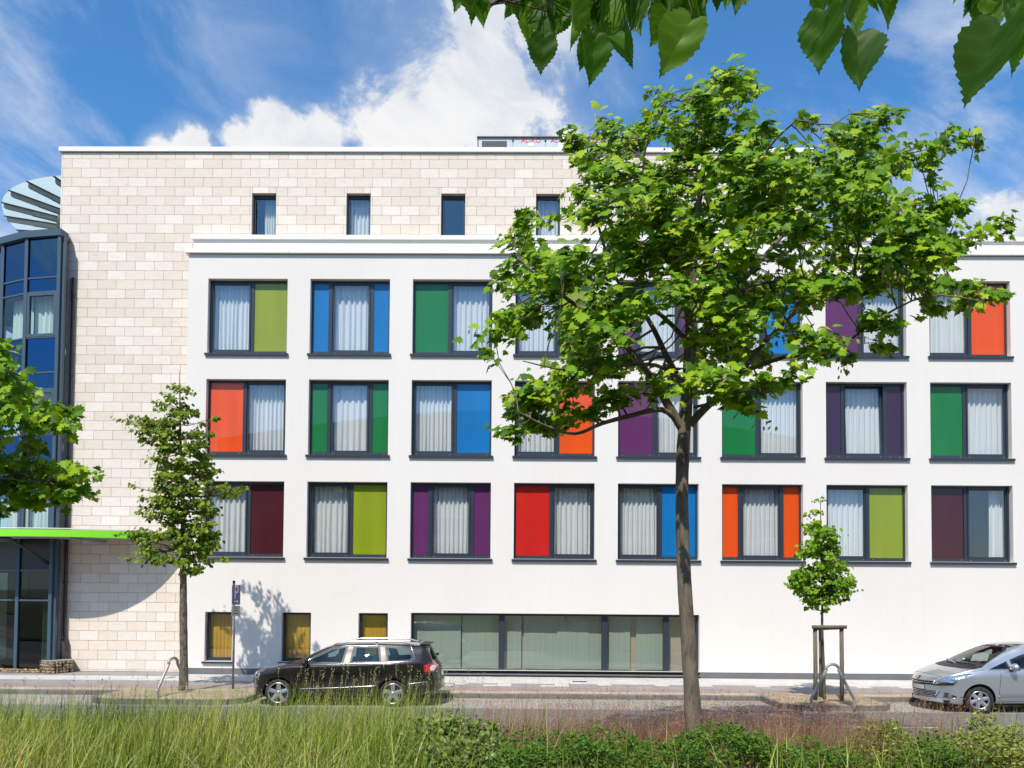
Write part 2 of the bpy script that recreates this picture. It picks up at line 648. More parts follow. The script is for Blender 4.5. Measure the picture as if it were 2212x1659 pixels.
def shared_box(name, sx, sy, sz, bev=0.0):
    bm = bmesh.new()
    bmesh.ops.create_cube(bm, size=1.0)
    for v in bm.verts:
        v.co = Vector((v.co.x * sx, v.co.y * sy, v.co.z * sz))
    if bev:
        bmesh.ops.bevel(bm, geom=[e for e in bm.edges if all(v.co.z > 0 for v in e.verts)], offset=bev, segments=1, affect='EDGES')
    me = bpy.data.meshes.new(name)
    bm.to_mesh(me)
    bm.free()
    return me

# kerb stones, one by one where the picture shows them
kerb = MB()
for a, b_ in ((-80, -16), (20, 80)):
    kerb.box(a, b_, KERB_Y, KERB_Y + 0.15, -0.05, PZ)
kerb = setting(kerb.build('kerb', M_KERB))
kme = shared_box('kerb_stone', 0.985, 0.15, 0.2, 0.015)
kme.materials.append(M_KERB)
for k in range(36):
    x = -15.5 + k
    o = link('kerb_stone', kme, None, kerb, (x, KERB_Y + 0.075, PZ - 0.1 + rng.uniform(-0.004, 0.004)))
# pale slabs along the building (0.4 m), a band of grey and white tactile slabs in front of them
lme = shared_box('slab', 0.393, 0.393, 0.05, 0.004); lme.materials.append(M_SLAB)
dme = shared_box('slab', 0.393, 0.293, 0.05, 0.004); dme.materials.append(M_SLAB_DARK)
wme = shared_box('slab', 0.393, 0.293, 0.05, 0.004); wme.materials.append(M_SLAB_TEX)
nsl = 0
far_row = MB()
for r in range(4):
    for k in range(62):
        x = -10.0 + 0.4 * k + (0.2 if r % 2 else 0)
        if r == 3 or (r == 2 and k > 40):
            y = 22.35 + 0.4 * r + 0.2
            far_row.box(x - 0.197, x + 0.197, y - 0.197, y + 0.197, PZ - 0.05, PZ + rng.uniform(-0.002, 0.002))
            continue
        link('slab', lme, None, pavement, (x, 22.35 + 0.4 * r + 0.2, PZ - 0.025 + rng.uniform(-0.002, 0.002)))
        nsl += 1
far_row.build('slabs', M_SLAB, pavement)['kind'] = 'stuff'
for r, y in enumerate((21.5, 21.8, 22.1)):
    for k in range(48 if r else 40):
        x = -7.2 + 0.4 * k
        white = (r == 1 and (k // 2) % 2 == 0 and k < 24) or (r == 2 and (k * 5) % 7 < 2)
        link('slab', wme if white else dme, None, pavement, (x, y, PZ - 0.025 + rng.uniform(-0.002, 0.002)))
# dark strips before the stone building on the left
MB().box(-40, -10.25, 23.35, SY - 0.02, 0, PZ - 0.003).build('forecourt_band', M_SLAB_DARK, pavement)
MB().box(-40, -10.25, 22.35, 23.345, 0, PZ - 0.002).build('forecourt_band', M_SLAB, pavement)
# manhole cover and gully grate in the pavement
o = MB().box(1.55, 1.95, 22.75, 22.95, PZ - 0.03, PZ + 0.004).build('drain_cover', mat('cast_iron', (0.06, 0.06, 0.065), 0.5, 0.6))
tag(o, 'small dark iron drain cover in the pale slabs before the long window', 'drain')

# planting beds: kerbed bulges into the parking strip
def bed(x0, x1, yf, label):
    r = 0.55
    pts = [(x0, KERB_Y + 0.5), (x0, KERB_Y)]
    for k in range(7):
        a = math.pi + (math.pi / 2) * k / 6
        pts.append((x0 + 0.55 + r * 1.2 * math.cos(a) + 0.1, yf + r + r * math.sin(a)))
    for k in range(7):
        a = 1.5 * math.pi + (math.pi / 2) * k / 6
        pts.append((x1 - 0.65 + r * 1.2 * math.cos(a), yf + r + r * math.sin(a)))
    pts += [(x1, KERB_Y), (x1, KERB_Y + 0.5)]
    soil = MB()
    n = len(pts)
    # gently heaped soil
    c = (sum(p[0] for p in pts) / n, sum(p[1] for p in pts) / n)
    vs, fs = [], []
    rings = 8
    for k in range(rings + 1):
        s = k / rings
        for (x, y) in pts:
            z = PZ + 0.005 + 0.05 * (1 - s ** 2) + (rng.uniform(-0.012, 0.012) if k < rings else 0)
            vs.append((c[0] + (x - c[0]) * s * 0.985, c[1] + (y - c[1]) * s * 0.985, z))
    for k in range(rings):
        for i in range(n - 1):
            fs.append((k * n + i, k * n + i + 1, (k + 1) * n + i + 1, (k + 1) * n + i))
        fs.append((k * n + n - 1, k * n, (k + 1) * n, (k + 1) * n + n - 1))
    soil.add(vs, fs)
    so = setting(soil.build('planting_bed', M_SAND))
    edge = pts[1:-1]
    step = 0
    for i in range(len(edge) - 1):
        a, b_ = Vector((*edge[i], 0)), Vector((*edge[i + 1], 0))
        L = (b_ - a).length
        m = max(1, int(L / 0.7))
        for k in range(m):
            p, q = a.lerp(b_, k / m), a.lerp(b_, (k + 1) / m)
            t = (q - p).normalized() * 0.003
            MB().obox(p + t + Vector((0, 0, 0.03)), q - t + Vector((0, 0, 0.03)), 0.11, 0.2).build('kerb_stone', M_KERB, so)
    return so

bed(6.15, 8.75, 18.42, '')
bed(-10.2, -6.55, 18.5, '')

# the raised green median the photograph is taken from
def median_z(x, y):
    if y < 0:
        z = 1.1 if y > -3.6 else 1.1 - 1.0 * min(1, (-3.6 - y) / 1.8)
    else:
        z = 1.1 - 0.98 * (y / MEDIAN_END) ** 1.15
    return z + 0.05 * math.sin(x * 0.7 + y) * math.sin(y * 0.9 + x * 0.2)

vs, fs = [], []
xs = [(-60 + 1.0 * i) for i in range(121)]
ys = [-5.4 + 0.5 * i for i in range(37)] + [MEDIAN_END - 0.02]
ys = sorted(y for y in ys if y <= MEDIAN_END)
for y in ys:
    for x in xs:
        vs.append((x, y, median_z(x, y)))
nx = len(xs)
for j in range(len(ys) - 1):
    for i in range(nx - 1):
        a = j * nx + i
        fs.append((a, a + 1, a + nx + 1, a + nx))
median = setting(MB().add(vs, fs).build('median_strip', mat('meadow_soil', rough=0.95, build=mottled((0.055, 0.06, 0.02), (0.16, 0.13, 0.06), 3.0, 7, 0.7, 30, 0.03)), smooth=True))
setting(MB().box(-80, 80, MEDIAN_END - 0.02, MEDIAN_END + 0.13, -0.05, 0.13).build('kerb', M_KERB))

# ================================================================ the white building
def render_build(nt, b):
    broad = noise(nt, 0.35, 6, 0.55, world_coords(nt, (1, 1, 0.45)))
    c = ramp(nt, broad, [(0.3, (0.70, 0.672, 0.645)), (0.7, (0.735, 0.71, 0.685))])
    # faint rain streaks and, near the ground, splash dirt
    streak = noise(nt, 1.0, 5, 0.6, world_coords(nt, (7.0, 1, 0.16)))
    c = mixc(nt, 0.22, c, ramp(nt, streak, [(0.28, (0.90, 0.89, 0.87)), (0.5, (1.0, 1.0, 1.0))]), 'MULTIPLY')
    spots = noise(nt, 2.6, 7, 0.7, world_coords(nt))
    c = mixc(nt, 0.35, c, ramp(nt, spots, [(0.25, (0.88, 0.87, 0.85)), (0.42, (1.0, 1.0, 1.0))]), 'MULTIPLY')
    nt.links.new(c, b.inputs['Base Color'])
    bump(nt, b, noise(nt, 120, 4, 0.65, world_coords(nt)), 0.3, 0.006)
M_RENDER = mat('white_render', rough=0.92, spec=0.15, build=render_build)
M_COPING = mat('white_metal_coping', (0.79, 0.775, 0.75), 0.55)
M_PLINTH = mat('grey_plinth', rough=0.8, build=mottled((0.12, 0.13, 0.145), (0.155, 0.165, 0.18), 1.5))
M_FRAME = mat('anthracite_frame', (0.026, 0.036, 0.052), 0.35, 0.0, 0.5)
M_FRAME_LT = mat('blind_guide_rail', (0.16, 0.18, 0.20), 0.35, 0.4)
M_BOLT = mat('bolt_steel', (0.7, 0.7, 0.7), 0.3, 0.9)
M_GLASS = glass_mat('window_glass', (0.97, 0.985, 0.985), 1.95, 0.0, 0.02)
M_GLASS_LOW = glass_mat('shop_glass', (0.94, 0.965, 0.95), 1.95, 0.0, 0.03)
M_CURTAIN = cloth_mat('sheer_curtain', (0.90, 0.92, 0.93), 0.15)
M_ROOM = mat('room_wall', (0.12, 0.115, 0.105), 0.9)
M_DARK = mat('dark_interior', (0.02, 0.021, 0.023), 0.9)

def panel_mat(name, c):
    def f(nt, b):
        n = noise(nt, 0.8, 2, 0.4, world_coords(nt, (3, 1, 0.3)))
        lo = tuple(v * 0.86 for v in c)
        nt.links.new(ramp(nt, n, [(0.3, lo), (0.7, c)]), b.inputs['Base Color'])
        b.inputs['Roughness'].default_value = 0.5
        b.inputs['Coat Weight'].default_value = 0.9
        b.inputs['Coat IOR'].default_value = 1.5
        b.inputs['Specular IOR Level'].default_value = 0.15
        b.inputs['Coat Roughness'].default_value = 0.0
    return mat('panel_' + name, c, build=f)

PANELS = {
    'lime': panel_mat('lime', (0.225, 0.29, 0.010)), 'blue': panel_mat('blue', (0.002, 0.15, 0.42)),
    'green': panel_mat('green', (0.005, 0.16, 0.038)), 'orange': panel_mat('orange', (0.70, 0.075, 0.004)),
    'purple': panel_mat('purple', (0.105, 0.020, 0.105)), 'dark purple': panel_mat('dark_purple', (0.035, 0.014, 0.045)),
    'red': panel_mat('red', (0.52, 0.012, 0.010)), 'maroon': panel_mat('maroon', (0.055, 0.006, 0.012)),
}
# (row, column) -> glazing from left to right; C = clear pane with a curtain
LAYOUT = {
    0: [('C', 'lime'), ('blue', 'C', 'blue'), ('green', 'C'), ('C', 'lime'), ('purple', 'C', 'purple'), ('C', 'blue'), ('purple', 'C'), ('C', 'orange')],
    1: [('orange', 'C'), ('green', 'C', 'green'), ('C', 'blue'), ('C', 'orange'), ('purple', 'C'), ('green', 'C'), ('dark purple', 'C', 'dark purple'), ('green', 'C')],
    2: [('C', 'maroon'), ('C', 'lime'), ('purple', 'C', 'purple'), ('red', 'C'), ('C', 'blue'), ('orange', 'C', 'orange'), ('C', 'lime'), ('maroon', 'C')],
}
WX0, WW, WPITCH = -9.708, 2.467, 3.1743
ROW_TOP = (12.333, 9.194, 6.033)
WH = 2.33
REVEAL = 0.20

white = tag(empty('white_building', (0, WY, PZ)), 'long white rendered building front with rows of coloured glass panels', 'building')
WXL, WXR, WZT = -10.33, 24.0, 13.09

def wall_with_holes(x0, x1, z0, z1, holes, y, depth, mb=None):
    """Front face at y with rectangular holes (x0, x1, z0, z1) and reveals of the given depth."""
    mb = mb or MB()
    xs_ = sorted({x0, x1, *[h_[0] for h_ in holes], *[h_[1] for h_ in holes]})
    zs_ = sorted({z0, z1, *[h_[2] for h_ in holes], *[h_[3] for h_ in holes]})
    for i in range(len(xs_) - 1):
        for j in range(len(zs_) - 1):
            cx, cz = (xs_[i] + xs_[i + 1]) / 2, (zs_[j] + zs_[j + 1]) / 2
            if any(h_[0] < cx < h_[1] and h_[2] < cz < h_[3] for h_ in holes):
                continue
            mb.quad((xs_[i], y, zs_[j]), (xs_[i + 1], y, zs_[j]), (xs_[i + 1], y, zs_[j + 1]), (xs_[i], y, zs_[j + 1]))
    for (a, b_, c, d) in holes:
        mb.quad((a, y, c), (a, y, d), (a, y + depth, d), (a, y + depth, c))
        mb.quad((b_, y, d), (b_, y, c), (b_, y + depth, c), (b_, y + depth, d))
        mb.quad((a, y, d), (b_, y, d), (b_, y + depth, d), (a, y + depth, d))
        mb.quad((b_, y, c), (a, y, c), (a, y + depth, c), (b_, y + depth, c))
    return mb

holes = []
for r in range(3):
    for c in range(8):
        x = WX0 + WPITCH * c
        holes.append((x, x + WW, ROW_TOP[r] - WH, ROW_TOP[r]))
def px_rect(x0, y0, x1, y1, y):
    a, b_ = at(x0, y1, y), at(x1, y0, y)
    return (a.x, b_.x, a.z, b_.z)
SMALL = [px_rect(441, 1322, 502, 1428, WY), px_rect(606, 1323, 672, 1429, WY), px_rect(773, 1325, 838, 1431, WY)]
SMALL = [(a, b_, SMALL[0][2], SMALL[0][3]) for (a, b_, c, d) in SMALL]
LONG = px_rect(886, 1329, 1511, 1459, WY)
LONG = (LONG[0], LONG[1], 0.24, SMALL[0][3] + 0.02)
holes += SMALL + [LONG]
w = wall_with_holes(WXL, WXR, 0.30, WZT, holes[:-1] + [(LONG[0], LONG[1], 0.30, LONG[3])], WY, REVEAL)
BACK = 36.0
w.quad((WXL, BACK, 0), (WXL, WY, 0), (WXL, WY, WZT), (WXL, BACK, WZT))
w.quad((WXR, WY, 0), (WXR, BACK, 0), (WXR, BACK, WZT), (WXR, WY, WZT))
w.quad((WXR, BACK, 0), (WXL, BACK, 0), (WXL, BACK, WZT), (WXR, BACK, WZT))
w.build('wall', M_RENDER, white)
MB().box(WXL, WXR, WY + 0.1, BACK, WZT - 0.3, WZT + 0.02).build('roof', M_KERB, white)
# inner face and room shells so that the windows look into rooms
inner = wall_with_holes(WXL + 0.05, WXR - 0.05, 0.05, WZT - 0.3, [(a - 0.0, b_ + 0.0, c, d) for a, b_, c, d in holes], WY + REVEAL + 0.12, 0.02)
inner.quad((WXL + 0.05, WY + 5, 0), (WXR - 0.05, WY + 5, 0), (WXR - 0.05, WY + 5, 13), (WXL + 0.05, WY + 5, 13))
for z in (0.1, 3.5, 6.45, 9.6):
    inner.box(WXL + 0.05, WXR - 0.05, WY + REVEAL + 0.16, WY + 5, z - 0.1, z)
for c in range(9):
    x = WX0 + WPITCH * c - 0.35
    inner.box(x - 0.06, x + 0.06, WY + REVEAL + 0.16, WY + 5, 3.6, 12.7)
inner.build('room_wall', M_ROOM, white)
MB().box(WXL + 0.003, LONG[0] - 0.01, WY + 0.012, WY + 0.2, 0.0, 0.30).build('plinth', M_PLINTH, white)
MB().box(LONG[1] + 0.01, WXR - 0.003, WY + 0.012, WY + 0.2, 0.0, 0.30).build('plinth', M_PLINTH, white)
MB().box(LONG[0] - 0.01, LONG[1] + 0.01, WY + 0.03, WY + 0.2, 0.0, 0.17).build('plinth', M_PLINTH, white)
# copings in lengths with a joint between them
for k, (a, b_) in enumerate([(-10.43, -7.2), (-7.2, 0.2), (0.2, 7.6), (7.6, 15.0), (15.0, 24.1)]):
    MB().box(a + 0.004, b_ - 0.004, WY - 0.10, WY + 0.42, WZT + 0.022, WZT + 0.15).build('coping', M_COPING, white)
xa = at(421, 520, WY + 0.24).x
for k, (a, b_) in enumerate([(xa, -8.1), (-8.1, -3.5), (-3.5, 1.1), (1.1, 5.7), (5.7, 10.3), (10.3, 14.9), (14.9, 24.0)]):
    MB().box(a + 0.003, b_ - 0.003, WY + 0.20, WY + 0.42, WZT + 0.155, WZT + 0.55).build('parapet_panel', M_COPING, white)
    MB().box(a + 0.003 - (0.08 if k == 0 else 0), b_ - 0.003, WY + 0.12, WY + 0.45, WZT + 0.553, WZT + 0.68).build('coping', M_COPING, white)
MB().box(xa, WXR, WY + 0.43, WY + 0.46, WZT, WZT + 0.5).build('parapet_back', M_COPING, white)

def ring(mb, x0, x1, z0, z1, t, y0, y1, tb=None, tt=None):
    tb = t if tb is None else tb
    tt = t if tt is None else tt
    mb.box(x0, x0 + t, y0, y1, z0, z1)
    mb.box(x1 - t, x1, y0, y1, z0, z1)
    mb.box(x0 + t, x1 - t, y0, y1, z0, z0 + tb)
    mb.box(x0 + t, x1 - t, y0, y1, z1 - tt, z1)
    return mb

def curtain_mesh(x0, x1, z0, z1, amp=0.06, folds=None, seed=0, gather=0.0):
    r = random.Random(seed)
    W_ = x1 - x0
    folds = folds or max(4, int(W_ / r.uniform(0.12, 0.19)))
    n = folds * 10
    rows = 14
    ph = [r.uniform(-0.5, 0.5) for _ in range(folds + 1)]
    am = [r.uniform(0.55, 1.25) for _ in range(folds + 1)]
    vs, fs = [], []
    for j in range(rows + 1):
        t = j / rows
        z = z1 + (z0 - z1) * t
        for i in range(n + 1):
            u = i / n
            k = int(u * folds) if u < 1 else folds
            a_ = am[k] * (1 - (u * folds - k)) + am[min(k + 1, folds)] * (u * folds - k)
            p_ = ph[k] * (1 - (u * folds - k)) + ph[min(k + 1, folds)] * (u * folds - k)
            wob = 0.5 * math.sin(u * 9 + seed) * t
            y = amp * a_ * math.sin(2 * math.pi * (u * folds) + p_ * 2 + wob) * (0.55 + 0.45 * t)
            x = x0 + W_ * u + 0.012 * math.sin(t * 3 + u * 15 + seed) * t
            vs.append((x, y, z))
    for j in range(rows):
        for i in range(n):
            a = j * (n + 1) + i
            fs.append((a, a + n + 1, a + n + 2, a + 1))
    return vs, fs

ROWNAME = ('top', 'middle', 'bottom')
COLNAME = ('first', 'second', 'third', 'fourth', 'fifth', 'sixth', 'seventh', 'last')

def add_curtain(x0, x1, z0, z1, y, label, seed, group, material=M_CURTAIN, **kw):
    vs, fs = curtain_mesh(x0, x1, z0, z1, seed=seed, **kw)
    mb = MB().add([(vx, vy + y, vz) for vx, vy, vz in vs], fs)
    o = mb.build('curtain', material, None, True, origin=((x0 + x1) / 2, y, z0))
    return tag(o, label, 'curtain', group)

def glazed_window(x0, z0, layout, r, c):
    x1, z1 = x0 + WW, z0 + WH
    y = WY + REVEAL - 0.02
    fr = MB()
    T, TB = 0.062, 0.105
    ring(fr, x0 + 0.002, x1 - 0.002, z0 + 0.002, z1 - 0.002, T, y, y + 0.09, TB, 0.07)
    # divisions
    cells = []
    if len(layout) == 2:
        wp = WW * 0.462
        xm = x0 + (WW - wp) if layout[0] == 'C' else x0 + wp
        cuts = [xm]
    else:
        wp = WW * 0.238
        cuts = [x0 + wp, x1 - wp]
    edges = [x0 + T] + cuts + [x1 - T]
    for q in cuts:
        fr.box(q - 0.055, q + 0.055, y + 0.001, y + 0.088, z0 + TB, z1 - 0.07)
    win = fr.build('window', M_FRAME, white, origin=(x0 + WW / 2, y, z0))
    sill = MB().box(x0 - 0.06, x1 + 0.06, WY - 0.07, WY + REVEAL - 0.03, z0 - 0.065, z0 - 0.012)
    sill.box(x0 - 0.06, x1 + 0.06, WY - 0.07, WY - 0.06, z0 - 0.085, z0 - 0.0655)
    sill.build('sill', M_FRAME, win)
    bolts = MB()
    rails = MB()
    for i, kind in enumerate(layout):
        a = edges[i] + (0.055 if i > 0 else 0)
        b_ = edges[i + 1] - (0.055 if i < len(layout) - 1 else 0)
        for bx in (a + 0.09, b_ - 0.09):
            bolts.box(bx - 0.009, bx + 0.009, y - 0.008, y, z0 + 0.05, z0 + 0.068)
        if kind == 'C':
            sb = ring(MB(), a + 0.002, b_ - 0.002, z0 + TB + 0.002, z1 - 0.072, 0.055, y + 0.012, y + 0.075)
            tilt = (r == 1 and c == 6)
            org = ((a + b_) / 2, y + 0.07, z0 + TB) if tilt else None
            s = sb.build('sash', M_FRAME, win, origin=org)
            g_ = MB().box(a + 0.05, b_ - 0.05, y + 0.04, y + 0.044, z0 + TB + 0.05, z1 - 0.12).build('pane', M_GLASS, win, origin=org)
            if tilt:
                for o in (s, g_):
                    o.rotation_euler = (R(-3.2), 0, 0)
            # blind guide rail beside the sash
            rx = a - 0.02 if i > 0 else b_ + 0.02
            MB().box(a - 0.005, a + 0.012, y - 0.03, y + 0.0, z0 + TB, z1 - 0.03).build('guide_rail', M_FRAME, win)
            MB().box(b_ - 0.012, b_ + 0.005, y - 0.03, y + 0.0, z0 + TB, z1 - 0.03).build('guide_rail', M_FRAME, win)
            side = [q for q in layout if q != 'C'][0]
            names = {'lime': 'lime green', 'maroon': 'dark maroon'}
            lab = f"white sheer curtain beside the {names.get(side, side)} panel, {COLNAME[c]} window of the {ROWNAME[r]} row"
            ca, cb = a - 0.06, b_ + 0.06
            if (r, c) == (2, 7):
                ca = b_ - 0.42
                lab = 'white sheer curtain drawn aside in the dark last window of the bottom row'
            add_curtain(ca, cb, z0 + 0.02, z1 - 0.0, WY + 0.43 if not tilt else WY + 0.5, lab, r * 17 + c * 5 + 1, 'sheer curtains in the white building')
        else:
            pn = MB().box(a - 0.004, b_ + 0.004, y + 0.03, y + 0.05, z0 + TB - 0.004, z1 - 0.066).build('glass_panel', PANELS[kind], win)
            pn['label'] = f"{kind} coloured glass panel"
    bolts.build('bolts', M_BOLT, win)['kind'] = 'stuff'

for r in range(3):
    for c in range(8):
        glazed_window(WX0 + WPITCH * c, ROW_TOP[r] - WH, LAYOUT[r][c], r, c)

# small ground floor windows with ochre slatted blinds
M_OCHRE = mat('ochre_blind', rough=0.6, build=mottled((0.60, 0.31, 0.02), (0.70, 0.40, 0.035), 2.0, 3))
SMALLNAME = ('beside the parking sign', 'behind the dark car', 'above the dark car roof')
for k, (a, b_, c, d) in enumerate(SMALL):
    y = WY + REVEAL - 0.02
    win = ring(MB(), a + 0.002, b_ - 0.002, c + 0.002, d - 0.002, 0.075, y, y + 0.09, 0.10, 0.07).build('window', M_FRAME, white, origin=((a + b_) / 2, y, c))
    MB().box(a - 0.06, b_ + 0.06, WY - 0.07, WY + REVEAL - 0.03, c - 0.065, c - 0.012).build('sill', M_FRAME, win)
    MB().box(a + 0.02, a + 0.036, y - 0.05, y - 0.002, c + 0.1, d - 0.3).build('guide_rail', M_FRAME_LT, win)
    MB().box(a + 0.07, b_ - 0.07, y + 0.04, y + 0.044, c + 0.095, d - 0.065).build('pane', M_GLASS_LOW, win)
    bl = tag(empty('vertical_blind', ((a + b_) / 2, y + 0.16, c)), f'ochre vertical slat blind in the small window {SMALLNAME[k]}', 'blind', 'ochre blinds of the ground floor')
    n = 7
    for i in range(n):
        u = a + 0.02 + (b_ - a - 0.04) * i / n
        v_ = a + 0.02 + (b_ - a - 0.04) * (i + 1) / n
        MB().quad((u + 0.004, y + 0.165, c + 0.05), (v_ - 0.001, y + 0.155, c + 0.05), (v_ - 0.001, y + 0.155, d - 0.02), (u + 0.004, y + 0.165, d - 0.02)).build('slat', M_OCHRE, bl)

# long ground floor window with panel blinds
a, b_, c, d = LONG
y = WY + REVEAL - 0.02
fr = ring(MB(), a + 0.002, b_ - 0.002, 0.172, d - 0.002, 0.06, y, y + 0.10, 0.13, 0.07)
MUL = [at(1083, 1400, WY).x, at(1307, 1400, WY).x, at(1441, 1400, WY).x]
for q in MUL:
    fr.box(q - 0.09, q + 0.09, y - 0.004, y + 0.098, 0.302, d - 0.072)
for pxm in (997, 1127, 1364):
    pass
win = fr.build('window', M_FRAME, white, origin=((a + b_) / 2, y, 0.172))
MB().box(a - 0.02, b_ + 0.02, WY - 0.05, WY + REVEAL - 0.021, 0.17, 0.205).build('sill', M_PLINTH, win)
ed = [a + 0.06] + MUL + [b_ - 0.06]
for i in range(4):
    p, q = ed[i] + (0.09 if i else 0), ed[i + 1] - (0.09 if i < 3 else 0)
    MB().box(p - 0.004, q + 0.004, y + 0.045, y + 0.05, 0.30, d - 0.07).build('pane', M_GLASS_LOW, win)
M_SHADE = cloth_mat('pale_panel_blind', (0.47, 0.54, 0.48), 0.2)
def fx(px):
    return at(px, 1400, WY + 0.4).x
BL = [(890, 995, 'left end of the long window, partly behind the dark car'), (998, 1078, 'left of the first mullion of the long window'),
      (1090, 1126, 'narrow, right of the first mullion of the long window'),
      (1131, 1206, 'second bay of the long window, left of the pale overlap'), (1203, 1270, 'second bay of the long window, between two pale overlaps'),
      (1266, 1303, 'right end of the second bay of the long window'), (1315, 1361, 'narrow, right of the second mullion of the long window'), (1374, 1440, 'left of the last mullion of the long window')]
for k, (p, q, lab) in enumerate(BL):
    x0, x1 = fx(p), fx(q)
    yy = WY + 0.42 + 0.03 * (k % 2)
    n = max(3, int((x1 - x0) / 0.1))
    vs, fs = [], []
    for i in range(n + 1):
        u = i / n
        for z in (0.32, d - 0.02):
            vs.append((x0 + (x1 - x0) * u, yy + 0.006 * math.sin(u * 5 + k), z))
    for i in range(n):
        fs.append((2 * i, 2 * i + 2, 2 * i + 3, 2 * i + 1))
    o = MB().add(vs, fs).build('panel_blind', M_SHADE, None, origin=((x0 + x1) / 2, yy, 0.32))
    tag(o, 'pale fabric panel blind, ' + lab, 'blind', 'panel blinds of the long window')

# ================================================================ the stone building behind and beside it
def stone_build(nt, b):
    a = N(nt, 'ShaderNodeAttribute', attribute_name='tint')
    oi = N(nt, 'ShaderNodeObjectInfo')
    f = mathn(nt, 'FRACT', mathn(nt, 'ADD', a.outputs['Fac'], oi.outputs['Random']))
    base = ramp(nt, f, [(0.0, (0.67, 0.60, 0.525)), (0.25, (0.69, 0.622, 0.55)), (0.6, (0.71, 0.64, 0.57)), (0.85, (0.73, 0.67, 0.61)), (1.0, (0.76, 0.71, 0.66))])
    v = world_coords(nt, (0.6, 1, 4.0))
    st = noise(nt, 6.0, 6, 0.6, v, 0.6)
    c = mixc(nt, 0.5, base, ramp(nt, st, [(0.3, (0.86, 0.82, 0.77)), (0.6, (1.05, 1.04, 1.03))]), 'MULTIPLY')
    pit = noise(nt, 9.0, 7, 0.7, world_coords(nt, (0.45, 1, 2.0)), 1.2)
    pat = noise(nt, 1.7, 2, 0.5, world_coords(nt))
    k = mathn(nt, 'MULTIPLY', ramp(nt, pit, [(0.60, (0, 0, 0)), (0.72, (1, 1, 1))]), ramp(nt, pat, [(0.45, (0, 0, 0)), (0.62, (0.75, 0.75, 0.75))]))
    c = mixc(nt, k, c, (0.42, 0.27, 0.15))
    nt.links.new(c, b.inputs['Base Color'])
    bump(nt, b, st, 0.12, 0.004)
M_STONE = mat('travertine', rough=0.75, spec=0.3, build=stone_build)
M_JOINT = mat('stone_joint', (0.47, 0.40, 0.33), 0.9)
stone = tag(empty('stone_building', (-12, SY, PZ)), 'taller building clad in pale travertine slabs behind the white front', 'building')
SXL, SXR, SZT = -14.69, 9.12, 16.58
HIW = []
for k in range(6):
    x = at(545.0, 420, SY).x + (208.4 / FPX * SY) * k
    HIW.append((x, x + 0.76, 13.72, 15.28))
cut = [h_ for h_ in HIW]
wb = wall_with_holes(SXL + 0.02, SXR - 0.02, 0.05, SZT, cut, SY + 0.03, 0.17)
NX, ND = -9.6, SY + 0.22          # behind its front slab the building steps back round the tower
wb.quad((SXL + 0.02, ND, 0), (SXL + 0.02, SY + 0.03, 0), (SXL + 0.02, SY + 0.03, SZT), (SXL + 0.02, ND, SZT))
wb.quad((NX, ND, 0), (SXL + 0.02, ND, 0), (SXL + 0.02, ND, SZT), (NX, ND, SZT))
wb.quad((NX, 40, 0), (NX, ND, 0), (NX, ND, SZT), (NX, 40, SZT))
wb.quad((SXR - 0.02, SY + 0.03, 0), (SXR - 0.02, 40, 0), (SXR - 0.02, 40, SZT), (SXR - 0.02, SY + 0.03, SZT))
wb.quad((SXR, 40, 0), (NX, 40, 0), (NX, 40, SZT), (SXR, 40, SZT))
wb.build('wall', M_JOINT, stone)
MB().box(NX + 0.05, SXR - 0.1, SY + 0.3, 40, SZT - 0.3, SZT + 0.02).build('roof', M_KERB, stone)
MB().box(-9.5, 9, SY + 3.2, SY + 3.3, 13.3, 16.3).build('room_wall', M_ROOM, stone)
for k, (a, b_) in enumerate([(SXL - 0.06, -11.0), (-11.0, -7.0), (-7.0, -3.0), (-3.0, 1.0), (1.0, 5.0), (5.0, SXR + 0.06)]):
    MB().box(a + 0.003, b_ - 0.003, SY - 0.07, SY + 0.5, SZT + 0.022, SZT + 0.16).build('coping', M_COPING, stone)
# slabs
TW, TH, J = 0.6, 0.3, 0.009
tiles = []
rowi = 0
z = SZT
first = 0.2
while z > PZ + 0.02:
    hgt = first if rowi == 0 else TH
    zb = max(z - hgt, PZ + 0.002)
    x = SXL - 0.55 + (0.3 if rowi % 2 else 0.0)
    while x < SXR:
        a, b_ = max(x, SXL), min(x + TW, SXR)
        pieces = [(a, b_, zb, z)]
        for (h0, h1, hz0, hz1) in HIW:
            nxt = []
            for (p, q, s, t) in pieces:
                if q <= h0 or p >= h1 or t <= hz0 or s >= hz1:
                    nxt.append((p, q, s, t))
                    continue
                if p < h0: nxt.append((p, h0, s, t))
                if q > h1: nxt.append((h1, q, s, t))
                if t > hz1: nxt.append((max(p, h0), min(q, h1), hz1, t))
                if s < hz0: nxt.append((max(p, h0), min(q, h1), s, hz0))
            pieces = nxt
        for (p, q, s, t) in pieces:
            if q - p < 0.03 or t - s < 0.03:
                continue
            if p > WXL + 0.02 and t < 13.5:      # behind the white building
                continue
            tiles.append((p, q, s, t))
        x += TW
    z -= hgt
    rowi += 1
